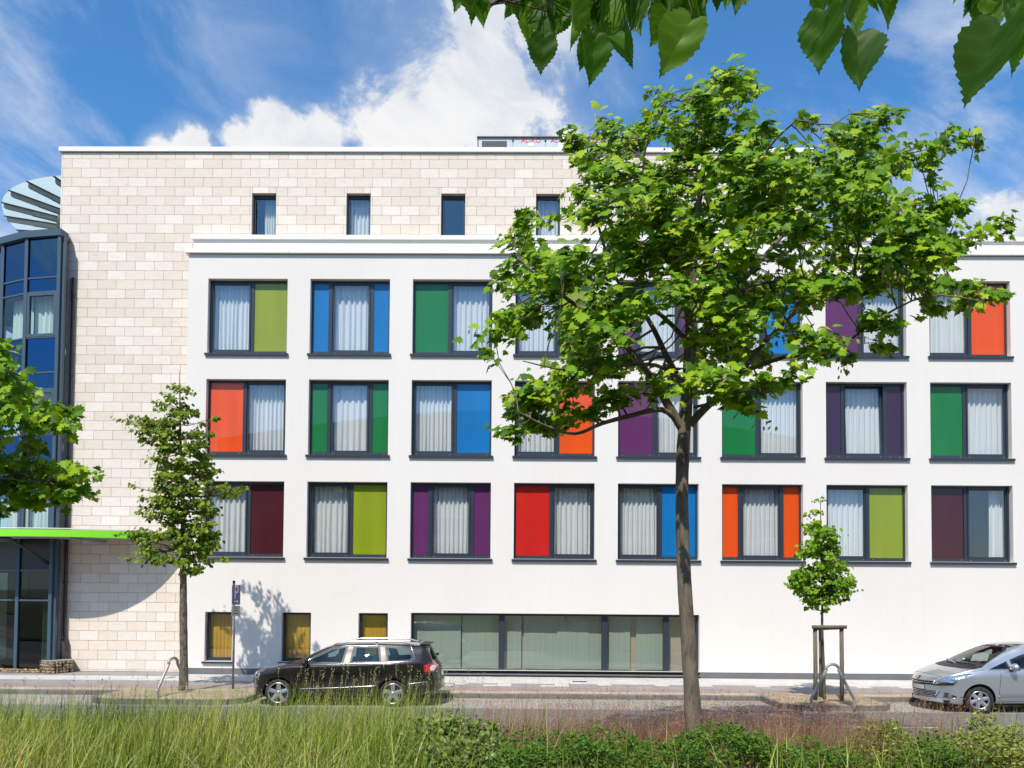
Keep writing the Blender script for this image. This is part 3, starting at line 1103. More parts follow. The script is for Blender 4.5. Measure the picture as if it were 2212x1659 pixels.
# those seen largest and clear of the big tree become single pieces
def tile_key(t):
    p, q, s, u = t
    full = (q - p) * (u - s)
    clear = 0 if (p + q) / 2 < 0.5 else 3
    return (clear, -round(full, 3), (p - 0) ** 2 + (s - CAM_H) ** 2)
tiles.sort(key=tile_key)
single, rest_t = tiles[:300], tiles[300:]
shapes = {}
clad = MB().box(SXL + 0.025, SXR - 0.025, SY + 0.026, SY + 0.029, SZT - 0.05, SZT - 0.002).build('stone_cladding', M_JOINT, stone)
for (p, q, s, t) in single:
    key = (round(q - p, 3), round(t - s, 3))
    if key not in shapes:
        me = MB().box(-key[0] / 2 + J / 2, key[0] / 2 - J / 2, 0, 0.028, -key[1] / 2 + J / 2, key[1] / 2 - J / 2).mesh('slab')
        me.materials.append(M_STONE)
        shapes[key] = me
    link('slab', shapes[key], None, clad, ((p + q) / 2, SY + rng.uniform(-0.0015, 0.0015), (s + t) / 2))
mb = MB()
tint = []
for (p, q, s, t) in rest_t:
    dy = rng.uniform(-0.0015, 0.0015)
    mb.box(p + J / 2, q - J / 2, SY + dy, SY + 0.028, s + J / 2, t - J / 2)
    tint += [rng.random()] * 8
o = mb.build('slabs', M_STONE, clad)
o['kind'] = 'stuff'
at_ = o.data.attributes.new('tint', 'FLOAT', 'POINT')
at_.data.foreach_set('value', tint)
# left flank slabs
fl = MB()
tint = []
z = SZT; rowi = 0
while z > 0.2:
    hgt = 0.2 if rowi == 0 else TH
    yy = SY + 0.03 - (0.3 if rowi % 2 else 0)
    while yy < SY + 0.2:
        fl.box(SXL - 0.008, SXL + 0.018, max(yy, SY + 0.03) + J / 2, min(yy + TW, SY + 0.22) - J / 2, max(z - hgt, PZ) + J / 2, z - J / 2)
        tint += [rng.random()] * 8
        yy += TW
    z -= hgt; rowi += 1
o = fl.build('flank_slabs', M_STONE, clad)
o['kind'] = 'stuff'
o.data.attributes.new('tint', 'FLOAT', 'POINT').data.foreach_set('value', tint)

TOPN = ('first', 'second', 'third', 'fourth', 'fifth', 'last')
for k, (a, b_, c, d) in enumerate(HIW):
    y = SY + 0.16
    win = ring(MB(), a + 0.002, b_ - 0.002, c + 0.002, d - 0.002, 0.06, y, y + 0.08, 0.07, 0.10).build('window', M_FRAME, stone, origin=((a + b_) / 2, y, c))
    MB().box(a + 0.055, b_ - 0.055, y + 0.04, y + 0.044, c + 0.06, d - 0.095).build('pane', M_GLASS, win)
    MB().box(a + 0.06, a + 0.075, y - 0.03, y - 0.001, c + 0.05, d - 0.15).build('guide_rail', M_FRAME, win)
    if k in (0, 1, 3, 4):
        x0 = a + (0.28 if k == 0 else 0.0)
        add_curtain(x0, b_, c - 0.1, d, SY + 0.42, f'white curtain in the {TOPN[k]} narrow attic window of the stone building', 300 + k, 'curtains in the attic windows', folds=6)

# rainwater pipe on the stone front beside the tower
M_PIPE = mat('brown_pipe', (0.075, 0.058, 0.05), 0.35, 0.4)
M_STEELPIPE = mat('steel_pipe', (0.32, 0.31, 0.30), 0.35, 0.8)
pxp = at(151, 900, SY - 0.09).x
zt = at(150, 600, SY - 0.09).z
pts = [(pxp, SY - 0.09, zt), (pxp, SY - 0.09, 1.35), (pxp + 0.02, SY - 0.09, 1.2), (pxp + 0.09, SY - 0.09, 1.0), (pxp + 0.10, SY - 0.09, 0.85), (pxp + 0.10, SY - 0.09, 0.1)]
dp = tag(MB().tube(pts, 0.05, 12).build('downpipe', M_PIPE, None, True, origin=(pxp, SY - 0.09, 0.1)), 'dark brown rain downpipe on the travertine wall beside the glass tower', 'pipe')
for z in (12.0, 9.4, 6.8, 4.6, 2.9, 1.1):
    MB().lathe([(0.051, -0.03), (0.062, -0.03), (0.062, 0.03), (0.051, 0.03)], (pxp, SY - 0.09, z), seg=14).build('bracket', M_PIPE, dp)
MB().lathe([(0.052, 0), (0.066, 0), (0.066, 0.55), (0.052, 0.58)], (pxp + 0.10, SY - 0.09, 0.12), seg=14).build('standpipe', M_PIPE, dp, True)
cb = MB().tube([(pxp - 0.12, SY - 0.03, zt), (pxp - 0.12, SY - 0.03, 0.3)], 0.016, 8)
tag(cb.build('lightning_rod_wire', M_STEELPIPE, None, True, origin=(pxp - 0.12, SY - 0.03, 0.3)), 'thin bright metal conductor running down beside the dark downpipe', 'wire')
# ================================================================ the round glass tower at the left edge
M_TFRAME = mat('tower_frame', (0.05, 0.085, 0.12), 0.4, 0.0)
def spandrel_build(nt, b):
    b.inputs['Coat Weight'].default_value = 0.8
    b.inputs['Coat Roughness'].default_value = 0.0
    b.inputs['Coat IOR'].default_value = 1.5
M_SPANDREL = mat('spandrel_glass', (0.035, 0.10, 0.19), 0.02, 1.0)
M_SPANDREL_SHADED = mat('shaded_spandrel', (0.006, 0.007, 0.009), 0.35)  # spandrel band under the canopy, its shade painted in as near-black
M_TGLASS = glass_mat('tower_glass', (0.9, 0.96, 0.94), 1.75)
M_EGLASS = glass_mat('entrance_glass', (0.50, 0.57, 0.54), 1.55)
tower = tag(empty('glass_tower', (-15.5, 25, PZ)), 'round stair tower of dark blue glass facets at the left edge', 'tower')
TV = [(-14.36, 24.0), (-15.51, 24.2), (-16.56, 24.65), (-17.44, 25.39), (-18.07, 26.35), (-18.39, 27.46), (-18.45, 28.6)]
def tz(py):
    return at(95, py, 24.1).z
BANDS = [(512, 600, 'S'), (600, 631, 'S'), (631, 729, 'W'), (729, 805, 'S'), (805, 841, 'S'), (841, 940, 'W'), (940, 1016, 'S'), (1016, 1050, 'S'),
         (1050, 1150, 'W'), (1150, 1232, 'S'), (1232, 1297, 'E'), (1297, 1451, 'E')]
ZT, ZB = tz(512), tz(1451)
cap_out = [(x * 1 + (-0.06 if i else 0.06), y - 0.10) for i, (x, y) in enumerate(TV)]
cap_poly = cap_out + [(SXL - 0.05, 28.6), (SXL - 0.05, SY - 0.012), (-14.36, SY - 0.012), (-14.28, SY - 0.2)]
MB().prism(cap_poly, ZT - 0.02, tz(500) + 0.02).build('roof_cap', M_TFRAME, tower)
fl_poly = [(x, y + 0.16) for x, y in TV] + [(SXL - 0.02, 28.6), (SXL - 0.02, SY + 0.1), (-14.5, SY - 0.02)]
slabs = MB()
for (a, b_, k) in BANDS:
    if k == 'S' and b_ - a > 60:
        slabs.prism(fl_poly, tz(b_) - 0.02, tz(a) - 0.4 if b_ - a < 80 else tz(a))
slabs.prism(fl_poly, PZ, ZB)
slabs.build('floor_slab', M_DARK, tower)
MB().prism([(-17.6, 26.9), (-14.75, 26.9), (-14.75, 28.4), (-17.6, 28.4)], PZ, ZT).build('stair_core', mat('core_wall', (0.04, 0.04, 0.038), 0.9), tower)
for (x, y) in TV:
    MB().box(x - 0.05, x + 0.05, y - 0.05, y + 0.09, ZB, ZT).build('mullion', M_TFRAME, tower)
# corner return to the stone wall
fr = MB()
fr.box(-14.36 + 0.052, -14.36 + 0.14, 24.03, 24.15, ZB, ZT)
fr.quad((-14.31, 24.16, ZB), (-14.40, SY - 0.01, ZB), (-14.40, SY - 0.01, ZT), (-14.31, 24.16, ZT))
fr.build('corner_return', M_TFRAME, tower)
def along(i, u, y_off=0.0):
    (xa_, ya_), (xb_, yb_) = TV[i], TV[i + 1]
    n = Vector((yb_ - ya_, -(xb_ - xa_))).normalized()      # inward is +y side
    if n.y < 0:
        n = -n
    return Vector((xa_ + (xb_ - xa_) * u + n.x * y_off, ya_ + (yb_ - ya_) * u + n.y * y_off))
def facet_box(mb, i, u0, u1, z0, z1, d0, d1):
    ps = [along(i, u0, d0), along(i, u1, d0), along(i, u1, d1), along(i, u0, d1)]
    return mb.prism([(p.x, p.y) for p in ps], z0, z1)
for i in range(len(TV) - 1):
    for (a, b_, k) in BANDS:
        facet_box(MB(), i, 0.03, 0.97, tz(b_) - 0.025, tz(b_) + 0.025, -0.02, 0.08).build('transom', M_TFRAME, tower)
    for bi, (a, b_, k) in enumerate(BANDS):
        z0, z1 = tz(b_) + 0.022, tz(a) - 0.022
        if k == 'S':
            facet_box(MB(), i, 0.035, 0.965, z0, z1, 0.01, 0.03).build('spandrel_panel', M_SPANDREL if bi != 9 else M_SPANDREL_SHADED, tower)
        else:
            m = M_TGLASS if k == 'W' else M_EGLASS
            if k == 'W' and i % 2 == 0:
                s = MB()
                facet_box(s, i, 0.05, 0.13, z0, z1, -0.03, 0.06); facet_box(s, i, 0.87, 0.95, z0, z1, -0.03, 0.06)
                facet_box(s, i, 0.13, 0.87, z0, z0 + 0.09, -0.029, 0.059); facet_box(s, i, 0.13, 0.87, z1 - 0.09, z1, -0.029, 0.059)
                sa = s.build('sash', M_TFRAME, tower)
                facet_box(MB(), i, 0.12, 0.88, z0 + 0.08, z1 - 0.08, 0.01, 0.014).build('pane', m, sa)
            else:
                facet_box(MB(), i, 0.035, 0.965, z0, z1, 0.01, 0.014).build('pane', m, tower)
# curtains in the tower
def facet_curtain(i, u0, u1, z0, z1, label, seed, material=M_CURTAIN, dy=0.32, folds=None, group='curtains in the glass tower'):
    L = (along(i, u1) - along(i, u0)).length
    vs, fs = curtain_mesh(0, L, z0, z1, seed=seed, folds=folds)
    o0, o1 = along(i, u0, dy), along(i, u1, dy)
    t = (o1 - o0).normalized()
    n = Vector((-t.y, t.x))
    mb = MB().add([(o0.x + t.x * x + n.x * y, o0.y + t.y * x + n.y * y, z) for x, y, z in vs], fs)
    o = mb.build('curtain', material, None, True, origin=(o0.x, o0.y, z0))
    return tag(o, label, 'curtain', group)
M_CURTAIN_G = cloth_mat('green_white_curtain', (0.62, 0.74, 0.66), 0.3)
for nm, bi in (('top', 2), ('middle', 5), ('lowest', 8)):
    a, b_, k = BANDS[bi]
    facet_curtain(0, 0.05, 0.95, tz(b_), tz(a), f'pale curtain in the right hand sash of the {nm} tower window', bi)
    facet_curtain(1, 0.1, 0.9, tz(b_), tz(a), f'pale curtain in the plain facet left of the sash, {nm} tower window', bi + 40)
facet_curtain(0, 0.13, 0.45, tz(1449), tz(1240), 'pale green floor length curtain at the right of the entrance glazing', 71, M_CURTAIN_G, 0.3, 7)
facet_curtain(0, 0.46, 0.92, tz(1290), tz(1238), 'pale green curtain in the right hand transom light over the entrance', 72, M_CURTAIN_G, 0.4, 9)
facet_curtain(1, 0.12, 0.88, tz(1288), tz(1238), 'pale green curtain in the left hand transom light over the entrance', 73, M_CURTAIN_G, 0.4, 9)

# the glass dish roof on the tower: a shallow funnel of glass on radiating steel ribs
hub = Vector((-14.47, 29.13, 16.0))
DR = 2.68
dish = MB().lathe([(DR - 0.05, -0.45), (DR, -0.42), (DR, -0.02), (DR - 0.05, -0.02)], hub, seg=48).build('dish_roof', mat('dish_drum', (0.30, 0.27, 0.21), 0.5, 0.2), tower, True)
for k in range(6):
    a = R(60 * k + 20)
    MB().tube([(hub.x + 2.55 * math.cos(a), hub.y + 2.55 * math.sin(a), ZT - 0.1), (hub.x + 2.55 * math.cos(a), hub.y + 2.55 * math.sin(a), hub.z - 0.3)], 0.05, 10).build('column', M_STEELPIPE, dish)
def frosted_build(nt, b):
    b.inputs['Transmission Weight'].default_value = 0.0
    b.inputs['Alpha'].default_value = 1.0
def dish_glass():
    m = bpy.data.materials.new('dish_glass')
    m.use_nodes = True
    nt = m.node_tree
    nt.nodes.clear()
    out = N(nt, 'ShaderNodeOutputMaterial')
    tr = N(nt, 'ShaderNodeBsdfTransparent'); tr.inputs[0].default_value = (0.84, 0.90, 0.90, 1)
    tl = N(nt, 'ShaderNodeBsdfTranslucent'); tl.inputs[0].default_value = (0.70, 0.79, 0.79, 1)
    gl = N(nt, 'ShaderNodeBsdfGlossy'); gl.inputs['Roughness'].default_value = 0.02
    fac_ = schlick(nt, 1.5)
    m1 = N(nt, 'ShaderNodeMixShader'); m1.inputs[0].default_value = 0.5
    nt.links.new(tr.outputs[0], m1.inputs[1]); nt.links.new(tl.outputs[0], m1.inputs[2])
    m2 = N(nt, 'ShaderNodeMixShader')
    nt.links.new(fac_, m2.inputs[0]); nt.links.new(m1.outputs[0], m2.inputs[1]); nt.links.new(gl.outputs[0], m2.inputs[2])
    nt.links.new(m2.outputs[0], out.inputs[0])
    return m
M_DISH = dish_glass()
M_RIB = mat('galvanised_rib', (0.25, 0.255, 0.25), 0.5, 0.6)
NR, RR = 24, 4.33
for k in range(NR):
    a0, a1 = R(-98.62 - 15.2 * 0) + 2 * math.pi * k / NR, R(-98.62) + 2 * math.pi * (k + 1) / NR
    # glass sheet between two ribs
    vs = []
    for rr in (0.4, DR, RR):
        for q in range(7):
            a = a0 + (a1 - a0) * q / 6
            vs.append((hub.x + rr * math.cos(a), hub.y + rr * math.sin(a), hub.z + 0.0))
    n = len(vs)
    vs += [(x, y, z + 0.02) for x, y, z in vs]
    fs = []
    for j in range(2):
        for q in range(6):
            i = j * 7 + q
            fs += [(i, i + 1, i + 8, i + 7), (i + n, i + 7 + n, i + 8 + n, i + 1 + n)]
    for q in range(6):
        fs.append((14 + q, 15 + q, 15 + q + n, 14 + q + n))
    MB().add(vs, fs).build('glass_sheet', M_DISH, dish)
    c, s = math.cos(a0), math.sin(a0)
    def rp(rr, dz):
        return Vector((hub.x + rr * c, hub.y + rr * s, hub.z + dz))
    rib = MB()
    rib.obox(rp(DR, -0.12), rp(RR - 0.05, -0.10), 0.016, 0.17)
    rib.obox(rp(DR, -0.025), rp(RR + 0.03, -0.013), 0.09, 0.018)
    rib.obox(rp(DR, -0.215), rp(RR - 0.10, -0.19), 0.06, 0.014)
    rib.obox(rp(DR, -0.14), rp(DR + 0.75, -0.13), 0.034, 0.2)
    rib.build('rib', M_RIB, dish)

# the curved green entrance canopy
M_GREEN = mat('lime_fascia', (0.22, 0.70, 0.025), 0.4, build=None)
M_SOFFIT = mat('canopy_soffit', (0.32, 0.32, 0.33), 0.6)
CX, CY, CR = -14.4, 28.52, 5.8
arc = []
for k in range(49):
    a = R(-160 + 2.92 * k)
    x, y = CX + CR * math.cos(a), CY + CR * math.sin(a)
    if x < WXL - 0.012:
        arc.append((x, y))
arc = [p for p in arc if p[1] < SY + 0.02 or p[0] < SXL]
ZC0, ZC1 = 4.19, 4.40
canopy_poly = arc + [(WXL - 0.015, SY - 0.01), (-14.45, SY - 0.01), (-14.45, 24.9), (-17.2, 26.0), (-18.6, 28.6), (arc[0][0], 28.6)]
cn = MB().prism(arc + [(WXL - 0.015, SY - 0.01), (-14.34, SY - 0.01), (-14.34, 23.94), (-15.53, 24.13), (-16.60, 24.58), (-17.5, 25.33), (-18.15, 26.3), (-18.47, 27.4)], ZC0 + 0.03, ZC1 + 0.02).build('canopy', M_SOFFIT, tower)
nseg = 6
fpts = arc
for s0 in range(0, len(fpts) - 1, nseg):
    seg = fpts[s0:s0 + nseg + 1]
    if len(seg) < 2:
        continue
    f = MB()
    for (p, q) in zip(seg[:-1], seg[1:]):
        f.obox((p[0], p[1] - 0.02, (ZC0 + ZC1) / 2 + 0.015), (q[0], q[1] - 0.02, (ZC0 + ZC1) / 2 + 0.015), 0.02, ZC1 - ZC0)
    f.build('fascia', M_GREEN, cn)
top = MB()
for (p, q) in zip(fpts[:-1], fpts[1:]):
    top.obox((p[0], p[1] + 0.03, ZC1 + 0.05), (q[0], q[1] + 0.03, ZC1 + 0.05), 0.12, 0.025)
top.build('edge_flashing', M_COPING, cn)
for (px0, px1) in ((-13.0, 0), (-11.7, 0), (-15.9, 0)):
    yy = CY - math.sqrt(CR ** 2 - (px0 - CX) ** 2) + 0.3
    MB().box(px0 - 0.05, px0 + 0.05, yy, 24.45 if px0 > -14 else 24.35, ZC0 - 0.07, ZC0 + 0.03).build('beam', M_SOFFIT, cn)
b0, b1 = Vector((-15.0, 22.95, ZC0 - 0.03)), Vector((-14.33, 24.35, 3.25))
MB().tube([b0 + Vector((-1.2, -0.05, 0.02)), b0, b1], 0.045, 10).build('strut', mat('dark_strut', (0.05, 0.05, 0.052), 0.45, 0.3), cn, True)
MB().tube([(-13.2, 22.95, ZC0 - 0.02), (-13.2, 24.3, ZC0 - 0.035)], 0.035, 10).build('strut', M_SOFFIT, cn, True)

# gabion planter beside the entrance: wire basket of sandstone lumps
M_ROCK = mat('sandstone_lump', rough=0.9, build=lambda nt, b: (
    nt.links.new(mixc(nt, 0.5, ramp(nt, N(nt, 'ShaderNodeObjectInfo').outputs['Random'], [(0.0, (0.29, 0.20, 0.105)), (0.5, (0.44, 0.32, 0.18)), (1.0, (0.52, 0.43, 0.30))]),
                      ramp(nt, noise(nt, 9, 5, 0.6, world_coords(nt)), [(0.3, (0.6, 0.55, 0.5)), (0.7, (1.2, 1.15, 1.1))]), 'MULTIPLY'), b.inputs['Base Color']),
    bump(nt, b, noise(nt, 25, 5, 0.6, world_coords(nt)), 0.6, 0.02)))
gab = tag(empty('gabion_wall', (-14.6, 23.8, PZ)), 'low gabion wall of ochre stones at the foot of the glass tower', 'gabion')
def rock_mesh(seed):
    r = random.Random(seed)
    bm = bmesh.new()
    bmesh.ops.create_icosphere(bm, subdivisions=1, radius=0.5)
    for v in bm.verts:
        v.co *= r.uniform(0.78, 1.18)
    me = bpy.data.meshes.new('stone')
    bm.to_mesh(me); bm.free()
    me.materials.append(M_ROCK)
    return me
ROCKS = [rock_mesh(s) for s in range(9)]
def rock(p, sx, sy, sz):
    o = link('stone', rng.choice(ROCKS), None, gab, p)
    o.scale = (sx, sy, sz)
    o.rotation_euler = (rng.uniform(-0.5, 0.5), rng.uniform(-0.5, 0.5), rng.uniform(0, 6.28))
G = [at(88, 1461, 24.0), at(110, 1463, 23.70), at(157, 1457, 24.2)]
gz1 = 0.50
core = MB().prism([(G[0].x + 0.06, G[0].y + 0.05), (G[1].x + 0.0, G[1].y + 0.08), (G[2].x - 0.06, G[2].y + 0.05), (G[2].x - 0.2, SY - 0.03), (G[0].x + 0.25, SY - 0.2)], PZ, gz1 - 0.03)
core.build('core', mat('gabion_core', (0.05, 0.04, 0.03), 0.95), gab)
MB().prism([(G[0].x, G[0].y), (G[1].x, G[1].y), (G[2].x, G[2].y), (G[2].x - 0.15, SY - 0.03), (G[0].x + 0.25, SY - 0.18)], gz1 - 0.028, gz1 + 0.004).build('cover_stones', mat('gravel_top', rough=0.95, build=mottled((0.22, 0.21, 0.19), (0.45, 0.43, 0.40), 25, 4, 0.8, 30, 0.02)), gab)
for (p, q) in ((G[0], G[1]), (G[1], G[2])):
    L = math.hypot(q.x - p.x, q.y - p.y)
    rows = 4
    for j in range(rows):
        n = max(2, int(L / 0.095))
        for i in range(n):
            u = (i + 0.5 + rng.uniform(-0.25, 0.25)) / n
            rock((p.x + (q.x - p.x) * u, p.y + (q.y - p.y) * u + 0.025, PZ + (gz1 - PZ - 0.03) * (j + 0.5 + rng.uniform(-0.15, 0.15)) / rows), rng.uniform(0.08, 0.14), 0.10, rng.uniform(0.08, 0.125))
# the low stone edging under the glazing
for i in range(34):
    u = i / 34
    x = G[0].x - 2.6 * u
    for j in range(2):
        rock((x + rng.uniform(-0.02, 0.02), 23.93 + 0.28 * max(0, u * 2.6 - 0.6) * 0.6, PZ + 0.03 + 0.06 * j), rng.uniform(0.07, 0.12), 0.09, rng.uniform(0.05, 0.08))
wire = MB()
for (p, q) in ((G[0], G[1]), (G[1], G[2])):
    n = Vector((-(q.y - p.y), q.x - p.x, 0)).normalized() * -0.045
    if n.y > 0:
        n = -n
    for k in range(6):
        z = PZ + (gz1 - PZ) * k / 5
        wire.tube([(p.x + n.x, p.y + n.y, z), (q.x + n.x, q.y + n.y, z)], 0.003, 4)
    for k in range(10):
        u = k / 9
        wire.tube([(p.x + (q.x - p.x) * u + n.x, p.y + (q.y - p.y) * u + n.y, PZ), (p.x + (q.x - p.x) * u + n.x, p.y + (q.y - p.y) * u + n.y, gz1)], 0.003, 4)
wire.build('wire_basket', M_STEELPIPE, gab)

# ================================================================ the ventilation unit on the roof
M_UNIT = mat('unit_sheet', rough=0.45, build=mottled((0.44, 0.49, 0.54), (0.50, 0.55, 0.60), 1.0))
M_UNITDARK = mat('unit_dark', (0.03, 0.033, 0.036), 0.5)
M_RED = mat('red_print', (0.62, 0.02, 0.03), 0.5)
M_LABEL = mat('white_label', (0.85, 0.85, 0.85), 0.5)
UY = 26.5
ul, ur = at(1033, 310, UY).x, at(1330, 310, UY).x
uz = at(1033, 297, UY).z
zb = SZT + 0.02
unit = MB().box(ul, ur, UY, UY + 2.0, zb, uz - 0.02).build('ventilation_unit', M_UNIT, None, origin=((ul + ur) / 2, UY + 1, zb))
tag(unit, 'grey box ventilation unit with louvre and red lettering on the flat roof', 'ventilation unit')
MB().box(ul - 0.04, ur + 0.04, UY - 0.05, UY + 2.05, uz - 0.0195, uz + 0.02).build('cover', M_UNITDARK, unit)
MB().box(ul - 0.025, ul - 0.001, UY - 0.03, UY + 0.02, zb, uz - 0.021).build('corner_post', M_UNITDARK, unit)
lx0, lx1 = at(1041, 310, UY).x, at(1095, 310, UY).x
MB().box(lx0, lx1, UY - 0.004, UY - 0.001, zb + 0.02, uz - 0.12).build('louvre_back', M_UNITDARK, unit)
for k in range(7):
    z = zb + 0.06 + k * 0.10
    if z < uz - 0.14:
        MB().add([(lx0 - 0.01, UY - 0.05, z), (lx1 + 0.01, UY - 0.05, z), (lx1 + 0.01, UY - 0.006, z + 0.045), (lx0 - 0.01, UY - 0.006, z + 0.045),
                  (lx0 - 0.01, UY - 0.05, z + 0.012), (lx1 + 0.01, UY - 0.05, z + 0.012), (lx1 + 0.01, UY - 0.006, z + 0.057), (lx0 - 0.01, UY - 0.006, z + 0.057)],
                 [(0, 3, 2, 1), (4, 5, 6, 7), (0, 1, 5, 4), (1, 2, 6, 5), (2, 3, 7, 6), (3, 0, 4, 7)]).build('louvre_blade', M_UNIT, unit)
RX90 = Matrix.Rotation(R(90), 3, 'X')
for px in (1147, 1211, 1278):
    c = at(px, 303.5, UY - 0.01)
    text_mesh('lettering', 'AL-KO', 0.22, M_RED, unit, (c.x, UY - 0.006, c.z), RX90, 1.05)
    q = at(px, 311.5, UY - 0.01)
    MB().box(q.x - 0.09, q.x + 0.09, UY - 0.006, UY - 0.001, q.z - (0.06 if px < 1200 else 0.10), q.z + 0.05).build('type_label', M_LABEL, unit)
for px in (1108, 1178, 1244, 1300):
    c = at(px, 305, UY)
    MB().box(c.x - 0.006, c.x + 0.006, UY - 0.003, UY - 0.0005, zb, uz - 0.02).build('panel_joint', M_UNITDARK, unit)
    MB().box(c.x - 0.03, c.x + 0.03, UY - 0.03, UY - 0.004, c.z, c.z + 0.05).build('latch', M_UNITDARK, unit)
# ================================================================ trees
def pt_in_poly(x, y, poly):
    ins = False
    j = len(poly) - 1
    for i in range(len(poly)):
        xi, yi = poly[i]; xj, yj = poly[j]
        if (yi > y) != (yj > y) and x < (xj - xi) * (y - yi) / (yj - yi) + xi:
            ins = not ins
        j = i
    return ins

def leaf_template(kind):
    """Flat leaf in its own plane: stalk at the origin, tip along +x, about 1 long. Returns verts, faces (fan strips)."""
    if kind == 'maple':
        o = [(0.0, 0.0), (0.05, 0.10), (-0.14, 0.30), (0.08, 0.27), (0.02, 0.62), (0.22, 0.46), (0.40, 0.62), (0.46, 0.30), (0.66, 0.34), (0.72, 0.17), (1.0, 0.0)]
    elif kind == 'lime':
        o = [(0.0, 0.0), (-0.10, 0.18), (0.02, 0.38), (0.28, 0.46), (0.60, 0.34), (0.82, 0.14), (1.0, 0.0)]
    elif kind == 'small':
        o = [(0.0, 0.0), (0.35, 0.24), (0.75, 0.16), (1.0, 0.0)]
    up = o
    dn = [(x, -y) for x, y in o[1:-1]]
    verts = [(x, y, -0.28 * abs(y) - 0.18 * x * x) for x, y in up] + [(x, y, -0.28 * abs(y) - 0.18 * x * x) for x, y in dn]
    n = len(up)
    mid = [(0.35, 0.0, 0.0)]
    verts = verts + mid
    ci = len(verts) - 1
    faces = []
    ring_ = list(range(n)) + list(range(n + len(dn) - 1, n - 1, -1))
    # outline order: 0..n-1 along the upper side to the tip, then back along the lower side
    for a, b_ in zip(ring_, ring_[1:] + ring_[:1]):
        faces.append((ci, b_, a))
    return np.array(verts, np.float32), np.array(faces, np.int32)

LEAF = {k: leaf_template(k) for k in ('maple', 'lime', 'small')}

def leaf_frames(n, droop=(0.2, 0.9), r=nrng, outward=None, face=None):
    """Random leaf axes: tip direction outwards and drooping, blade facing up and out."""
    az = r.uniform(0, 2 * np.pi, n)
    if outward is not None:
        az = outward + r.normal(0, 0.9, n)
    el = -r.uniform(droop[0], droop[1], n)
    t = np.stack([np.cos(az) * np.cos(el), np.sin(az) * np.cos(el), np.sin(el)], 1)
    up = np.stack([r.normal(0, 0.45, n), r.normal(-0.3, 0.45, n), np.ones(n)], 1)
    if face is not None:
        up += face
    s = np.cross(up, t)
    s /= np.linalg.norm(s, axis=1, keepdims=True) + 1e-9
    nrm = np.cross(t, s)
    return t, s, nrm

def leaves_mesh(name, kind, pos, size, frames, tints=None):
    V, F = LEAF[kind]
    n = len(pos)
    t, s, nrm = frames
    sz = np.asarray(size)[:, None, None]
    P = pos[:, None, :] + sz * (V[None, :, 0:1] * t[:, None, :] + V[None, :, 1:2] * s[:, None, :] + V[None, :, 2:3] * nrm[:, None, :])
    P = P.reshape(-1, 3)
    idx = (F[None] + (np.arange(n) * len(V))[:, None, None]).reshape(-1)
    tint = np.repeat(nrng.random(n) if tints is None else tints, len(V))
    return fast_mesh(name, P, idx, np.full(n * len(F), 3), tint)

def single_leaf_mesh(kind, material):
    V, F = LEAF[kind]
    me = bpy.data.meshes.new('leaf')
    me.from_pydata([tuple(map(float, v)) for v in V], [], [tuple(map(int, f)) for f in F])
    me.materials.append(material)
    return me

def frame_matrix(p, t, s, nrm, size):
    m = Matrix.Identity(4)
    for i in range(3):
        m[i][0], m[i][1], m[i][2], m[i][3] = t[i] * size, s[i] * size, nrm[i] * size, p[i]
    return m

def smooth_path(pts, sub=4):
    out = []
    P = [Vector(p) for p in pts]
    for i in range(len(P) - 1):
        p0, p1, p2, p3 = P[max(i - 1, 0)], P[i], P[i + 1], P[min(i + 2, len(P) - 1)]
        for k in range(sub):
            t = k / sub
            out.append(0.5 * ((2 * p1) + (-p0 + p2) * t + (2 * p0 - 5 * p1 + 4 * p2 - p3) * t * t + (-p0 + 3 * p1 - 3 * p2 + p3) * t ** 3))
    out.append(P[-1])
    return out

def bark_build(c1, c2, sc):
    def f(nt, b):
        v = world_coords(nt, (1, 1, 0.3))
        n = noise(nt, sc, 6, 0.65, v, 0.4)
        nt.links.new(ramp(nt, n, [(0.35, c1), (0.65, c2)]), b.inputs['Base Color'])
        bump(nt, b, n, 0.9, 0.02)
    return f
M_BARK_MAPLE = mat('maple_bark', rough=0.9, build=bark_build((0.075, 0.06, 0.045), (0.20, 0.165, 0.125), 9))
M_BARK_LIME = mat('lime_bark', rough=0.95, build=bark_build((0.035, 0.028, 0.02), (0.24, 0.195, 0.145), 26))
M_BARK_YOUNG = mat('young_bark', rough=0.9, build=bark_build((0.05, 0.04, 0.03), (0.12, 0.10, 0.075), 18))
MAPLE_STOPS = [(0.0, (0.04, 0.115, 0.003)), (0.27, (0.10, 0.23, 0.004)), (0.58, (0.20, 0.365, 0.005)), (0.85, (0.295, 0.46, 0.008)), (1.0, (0.40, 0.50, 0.02))]
M_MAPLE = leaf_mat('maple_leaf', MAPLE_STOPS, 0.05, 0.36)
M_MAPLE_ONE = leaf_mat('maple_leaf_single', MAPLE_STOPS, 0.05, 0.36, single=True)
M_SEED = leaf_mat('maple_seed', [(0.0, (0.30, 0.27, 0.08)), (1.0, (0.45, 0.38, 0.13))], 0.05, 0.3)
M_LIME_OLD = leaf_mat('lime_leaf_olive', [(0.0, (0.045, 0.095, 0.004)), (0.5, (0.14, 0.225, 0.008)), (1.0, (0.27, 0.34, 0.02))], 0.04, 0.35)
M_LIME_NEW = leaf_mat('lime_leaf_fresh', [(0.0, (0.05, 0.13, 0.004)), (0.5, (0.15, 0.30, 0.006)), (1.0, (0.27, 0.43, 0.015))], 0.05, 0.4)

